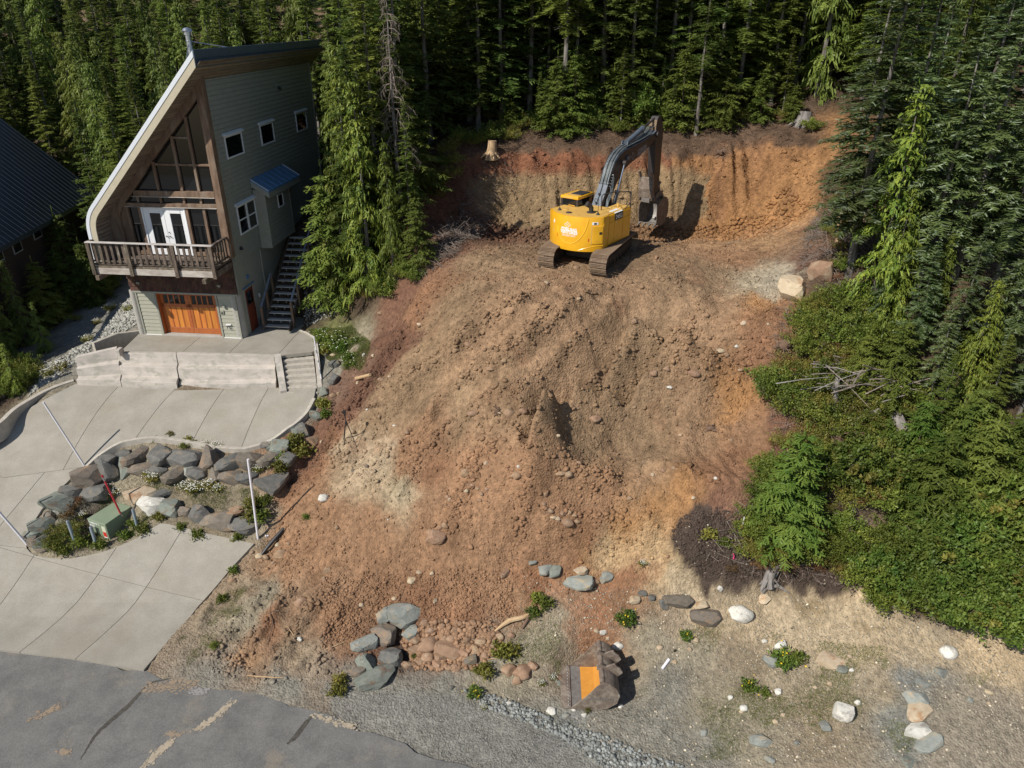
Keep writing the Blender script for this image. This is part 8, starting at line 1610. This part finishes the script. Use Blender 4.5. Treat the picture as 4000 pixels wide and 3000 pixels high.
log('fallen_log', [(1835,556,.1),(1845,505,1.2),(1855,452,2.6)], [.07,.07,.05], m_drift, 'slim leaning snapped trunk with a pale top at the right rim', 'trunk'); log('split_log', [(1815,860,.6),(1850,850,.7),(1890,845,.6)], [.06,.12,.05], m_pale, 'pale split log in the pile of dead branches', 'log')
log('branch', [(1185,231+23,0),(1186,231+10,.2),(1188,231,.4)], [.02,.02,.02], m_pale, 'thin stick at the rim behind the excavator', 'branch', 5)
# brush pile
rg = random.Random(8); P0_ = Vector(hit(1870, 870)); bp2 = thing('brush_pile', 'tangled pile of pale dead branches among the bushes', 'brush pile', tuple(P0_))
for i in range(70):
    a = rg.gauss(0, 1.0); L = rg.uniform(.8, 2.2); c = Vector((rg.gauss(0, 1.1), rg.gauss(0, .5), rg.uniform(.5, 1.3))); d = Vector((math.cos(a*.5), math.sin(a*.5)*.8, rg.gauss(.05, .2))); mb = MB(); mb.tube([c-d*L/2, c+Vector((0, 0, rg.uniform(0, .15))), c+d*L/2], [.026, .02, .007], 4); mb.obj('branch', m_dead if i % 3 else m_drift, bp2)
# root balls and stumps
def rootball(dx, dy, r_, label, seed, m=None, name='root_ball', up_=.25, n=44):
    p = Vector(hit(dx, dy)); rr = random.Random(seed); th = thing(name, label, 'stump', tuple(p)); me = rmesh('round', seed, 'earth').copy(); me.materials.clear(); me.materials.append(m_root); o = add('soil_core', me, th, (0, 0, r_*up_)); o.scale = (r_*.7, r_*.55, r_*.6)
    for i in range(n):
        d = Vector((rr.gauss(0, 1), rr.gauss(0, 1), rr.gauss(.1, .8))).normalized(); a = d*r_*.5; b = d*r_*rr.uniform(.9, 1.5)+Vector((0, 0, -.2*r_)); mb = MB(); mb.tube([a, a.lerp(b, .5)+Vector((rr.gauss(0, .06), rr.gauss(0, .06), .05)), b], [.035, .022, .007], 4); mb.obj('root', m or m_root, th)
    return th
rootball(1803, 958, .85, 'reddish brown root ball torn out with soil, below the snapped trunk', 3); rootball(1693, 752, .5, 'dark stump with tangled roots at the right edge of the dug soil', 5, n=26); rootball(1560, 338, .4, 'hanging roots at the lip of the cut bank', 6, n=30); rootball(1075, 893, .22, 'small clump of dark red roots beside the leaning rock', 9, n=24)
rootball(1535, 928, .25, 'small dark root clump low in the pit', 10, n=14)
def stump(dx, dy, r_, h_, label, seed, m):
    p = Vector(hit(dx, dy)); rr = random.Random(seed); th = thing('stump', label, 'stump', tuple(p)); mb = MB(); mb.tube([(0, 0, -.2), (0, 0, .1), (.03, 0, h_*.6), (.05, .02, h_)], [r_*1.4, r_*1.05, r_*.85, r_*.8], 14); mb.obj('bole', m, th, smooth_=True, autosmooth=.6)
    for i in range(8): a = i*.78+rr.random()*.4; mb = MB(); mb.tube([(math.cos(a)*r_*.6, math.sin(a)*r_*.6, .2), (math.cos(a)*r_*1.4, math.sin(a)*r_*1.4, .05), (math.cos(a)*r_*2.1, math.sin(a)*r_*2.1, -.08)], [r_*.3, r_*.2, .03], 6); mb.obj('root', m, th)
stump(1735, 268, .42, .6, 'wide grey old stump at the top of the orange bank', 1, m_drift); stump(1062, 338, .28, .75, 'pale broken stump in the shade left of the cut', 2, m_pale); stump(1660, 1262, .16, .4, 'grey weathered twisted stump at the sandy edge', 3, m_drift)
tw = thing('driftwood', 'silvery twisted root wood draped over the sandy edge', 'driftwood', hit(1650, 1270))
o0 = Vector(tw.location)
for pts in (((1643,1284,.05),(1652,1262,.2),(1660,1240,.25),(1670,1215,.2)),((1645,1286,.05),(1668,1262,.18),(1685,1240,.2)),((1650,1270,.1),(1680,1275,.15),(1705,1285,.05)),((1660,1250,.15),(1648,1230,.25),(1655,1215,.25)),((1655,1262,.2),(1670,1245,.3),(1690,1228,.25))): mb = MB(); mb.tube([Vector(hit(a, b))+Vector((0, 0, c))-o0 for a, b, c in pts], [.05, .09, .07, .02][:len(pts)] if len(pts) == 4 else [.06, .07, .02], 7); mb.obj('root', m_drift, tw, smooth_=True)
for (dx, dy, h_, lb_s, m1, m2) in ((1599,1158,.75,'white survey stake with red lettering by the green hemlock',m_sign,m_flag),(1190,256,.75,'pink topped survey stake at the rim behind the cut',m_pale,m_flag)):
    p = Vector(hit(dx, dy)); th = thing('survey_stake', lb_s, 'stake', tuple(p)); mb = MB(); mb.bar((0, 0, -.1), (.02, 0, h_), .045, .02); mb.obj('stake', m1, th); mb = MB(); mb.bar((.008, -.0, h_*.35 if m1 is m_sign else h_*.4), (.012 if m1 is m_sign else .02, -.0, h_*.6 if m1 is m_sign else h_*1.02), .055, .03); mb.obj('tape', m2, th)
p = Vector(hit(1581, 1214)); th = thing('flagging_tape', 'scrap of pink flagging tape on the dark soil ledge', 'tape', tuple(p)); mb = MB(); mb.tube([(0, 0, .3), (.05, .02, .2), (.02, 0, .08), (.1, .03, .05)], .018, 4); mb.obj('ribbon', m_flag, th)
log('pipe_stub', [(1430,1447,.03),(1445,1427,.03)], [.05,.05], m_pvc, 'short white pipe stub lying on the weedy gravel', 'pipe', 10)
p = Vector(hit(566, 1202)); q = Vector(hit(614, 1146)); d = q-p; th = thing('drain_pipe', 'piece of black plastic drain pipe at the corner of the driveway', 'pipe', tuple(p+Vector((0, 0, .06)))); mb = MB(); mb.tube([Vector((0, 0, 0)), d*.35+Vector((0, 0, .02)), d], [.05, .09, .07], 8); mb.obj('pipe', m_black, th, smooth_=True)
p = Vector(hit(577, 1161)); th = thing('drink_can', 'crushed white and blue drink can beside the black drain pipe', 'can', tuple(p+Vector((0, 0, .05)))); mb = MB(); mb.tube([(-.06, 0, 0), (.06, .02, 0)], .035, 10); mb.obj('can_body', m_sign, th); mb = MB(); mb.tube([(-.02, .006, 0), (.02, .013, 0)], .037, 10); mb.obj('blue_band', m_bwood, th)
# ================================================================ every label singles one thing out
def finish_labels():
    groups_ = {}
    for o, stem, x, y in PENDING:
        k = stem+' '+where(x, y); groups_.setdefault(k, []).append((o, x, y))
    ORD = ['first', 'second', 'third', 'fourth', 'fifth', 'sixth', 'seventh', 'eighth', 'ninth', 'tenth', 'eleventh', 'twelfth', 'thirteenth', 'fourteenth', 'fifteenth', 'sixteenth', 'seventeenth', 'eighteenth', 'nineteenth', 'twentieth']
    used = set()
    for k, L in sorted(groups_.items()):
        L.sort(key=lambda t: t[1]); n = len(L)
        for i, (o, x, y) in enumerate(L):
            if n == 1: s = k
            elif n <= 20: s = f'{k}, {ORD[i]} from the left'
            else: s = k
            w_ = s.split()
            if len(w_) > 16:
                s = s.replace(' and ', ' ').replace('just ', ''); w_ = s.split()
            if len(w_) > 16:
                stem_short = ' '.join(w_[:1]+w_[2:]) if len(w_) == 17 else ' '.join(w_[:16]); s = stem_short
            used.add(s); o['label'] = s
finish_labels()
